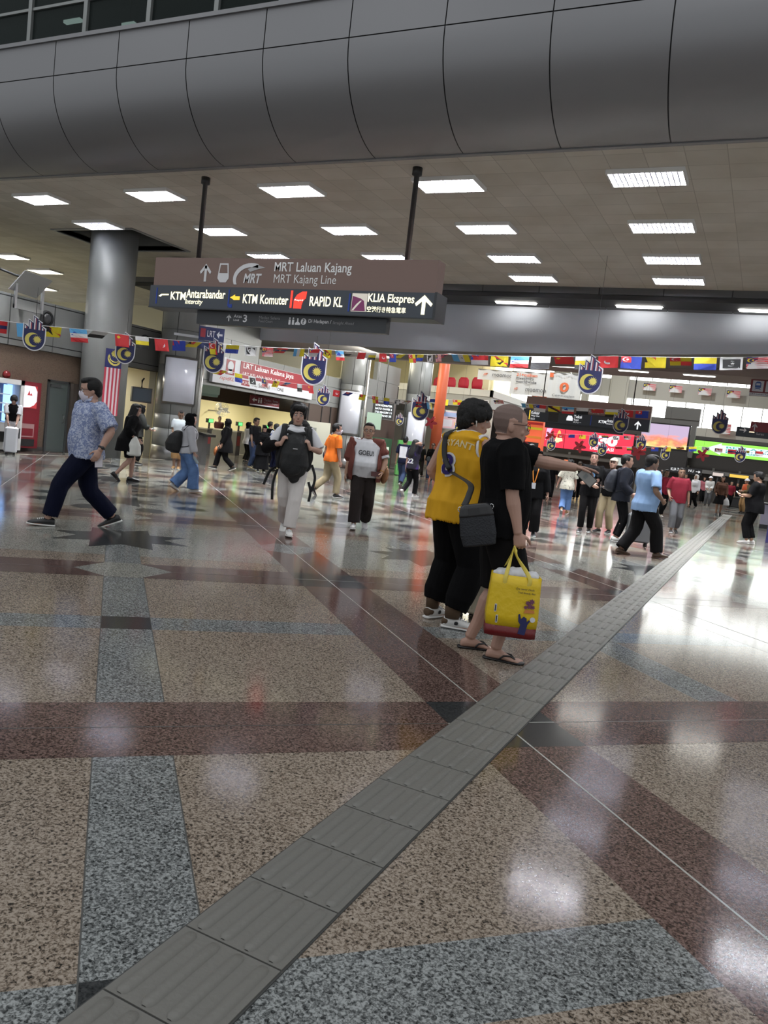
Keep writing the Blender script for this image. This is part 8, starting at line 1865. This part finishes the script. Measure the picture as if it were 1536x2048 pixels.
p = person(1320, 1034, 'man in maroon top and black trousers walking behind the red polo', 150, 1.47, lod=0, skin='dark', feet=walk(.2, 1, .04, 20, .07), top=dict(m=MRN, hem=.82, sleeve=.9, loose=.03), bottom=dict(m=BLK, len=1.95, loose=(.03, .03)), hair='short', shoe_m=SHW)
p = person(1345, 1066, 'man in dark red polo and grey trousers walking forward', 162, 1.53, 1.1, .02, lod=1, skin='dark', feet=((-.09, -.14, .02, -4, 14), (.09, .16, 0, 6, -4)), hands=((-.27, .05, .86), (.24, .15, .95)), top=dict(m=cloth('red_polo', (0.16, 0.010, 0.022)), hem=.80, sleeve=.9, loose=.035, name='polo_shirt', neck=.012), bottom=dict(m=GREYT, len=1.85, loose=(.03, .035)), hair='crop', hair_m=HAIRB)
p = person(1384, 1016, 'woman in white top and white headscarf with black trousers, far back', -150, 1.42, lod=0, skin='mid', fem=True, feet=walk(.18, 1, .04, 20, .07), top=dict(m=WTE, hem=.78, sleeve=1.9, loose=.04), bottom=dict(m=BLK, len=1.95, loose=(.03, .04)), hair='hijab', hair_m=cloth('scarf_white', (0.62, 0.58, 0.55)))
p = person(1413, 1012, 'person in white hat and white shirt with grey trousers, far back', 178, 1.42, lod=0, skin='mid', hands=((-.1, .25, 1.0), (.1, .25, 1.0)), top=dict(m=cloth('off_white', (0.5, 0.5, 0.48)), hem=.74, sleeve=1.9, loose=.04, name='shirt'), bottom=dict(m=GREYT, len=1.95, loose=(.03, .03)), hair='hat', hair_m=WTE)
p = person(1435, 1030, 'woman in brown top and long dark skirt carrying a white plastic bag', 176, 1.48, lod=1, skin='mid', fem=True, feet=walk(.12, 1, .03, 16, .08), hands=((-.24, .1, .86), (.2, .1, .95)), top=dict(m=BRN, hem=.84, sleeve=1.9, loose=.04), bottom=dict(m=BLK2, len=1.2, skirt=True, loose=(.03, .03), name='skirt'), hair='long', hair_m=HAIRD)
b = MB(); b.loft([(Vector((0, 0, z)), Vector((wx, 0, 0)), Vector((0, wy, 0))) for z, wx, wy in ((-.36, .12, .06), (-.33, .16, .09), (-.15, .12, .07), (0, .03, .02))], 14); o = fuse(b, 'carrier_bag', .014, mat('plastic_white', (0.6, 0.6, 0.6), 0.4), None, 2, p['W'] @ Matrix.Translation((-.26, .14, .82))); tag(o, 'white plastic bag held by the woman in the brown top', 'bag')
PR = person(1497, 1088, 'heavy set man in black with white shoes looking at a phone, right edge', -78, 1.65, 1.22, .04, lod=1, skin='mid', feet=((-.08, .04, 0, -6, 0), (.08, -.04, 0, 6, 0)), hands=((-.10, .28, 1.14), (.12, .26, 1.1)), elbows=((-1, -.6, -1), (1, -.6, -1)), palms=((0, 0, 1), (0, 0, 1)), head=(0, 16), top=dict(m=BLK, hem=.74, sleeve=.9, loose=.045, flare=.02), bottom=dict(m=BLK, len=1.88, loose=(.03, .03)), hair='short', shoe_m=SHW, sole_m=SHW)
b = MB(); b.box((-.036, -.075, -.005), (.036, .075, .005), 0, Matrix.Translation((0, .40, 1.16)) @ Matrix.Rotation(R(45), 4, 'X')); own(PR, b, 'phone', mat('phone_white_glow', (0.7, 0.7, 0.75), 0.4, emit=0.4), 'phone held by the man all in black at the right edge', 'phone')
p = person(1484, 1027, 'person in khaki clothes and an orange red vest behind the man all in black', -130, 1.5, lod=0, skin='mid', hands=((-.1, .25, 1.1), (.1, .25, 1.1)), top=dict(m=cloth('olive', (0.13, 0.10, 0.05)), hem=.74, sleeve=1.9, loose=.03, name='uniform'), over=dict(m=cloth('safety_orange', (0.5, 0.10, 0.04)), hem=1.05, sleeve=0, loose=.05, name='vest'), bottom=dict(m=cloth('tan'), len=1.95, loose=(.03, .03)), hair='hat', hair_m=WTE)
for px, py, lb, yw_, c_, h_, hr in ((1038, 1004, 'dark figure far behind the pointing arm', 10, BLK, 1.42, 'short'), (1024, 1012, 'far person in pale grey top beside the bald man\'s chest', 30, GRH, 1.4, 'short'), (1150, 1000, 'far dark figure between the patterned tee and the man with folded arms', 170, BLK2, 1.4, 'cap'), (1364, 1006, 'far person in blue top behind the red polo', 165, cloth('slate_blue', (0.07, 0.10, 0.17)), 1.4, 'short'), (1402, 1006, 'far person in pink top left of the white hat', 175, cloth('dusty_pink', (0.32, 0.10, 0.12)), 1.36, 'hijab'), (1456, 1016, 'far person in dark maroon seated group under the yellow shop sign', 170, MRN, 1.3, 'short'), (1469, 1014, 'far person in black sitting next to the olive uniform', -170, BLK, 1.25, 'short'), (1311, 1020, 'far person in orange headwear beside the man in light blue', 160, cloth('dark_red'), 1.45, 'cap'), (1095, 1000, 'far dark figure left of the patterned tee', 0, BLK, 1.4, 'hijab'), (1180, 1003, 'far figure with black beret above the chest print man', 175, BLK2, 1.5, 'cap')):
    person(px, py, lb, yw_, h_, lod=0, skin='mid', feet=walk(.14, 1, .03, 16, .07), top=dict(m=c_, hem=.80, sleeve=1.2, loose=.035), bottom=dict(m=BLK, len=1.95, loose=(.03, .03)), hair=hr)
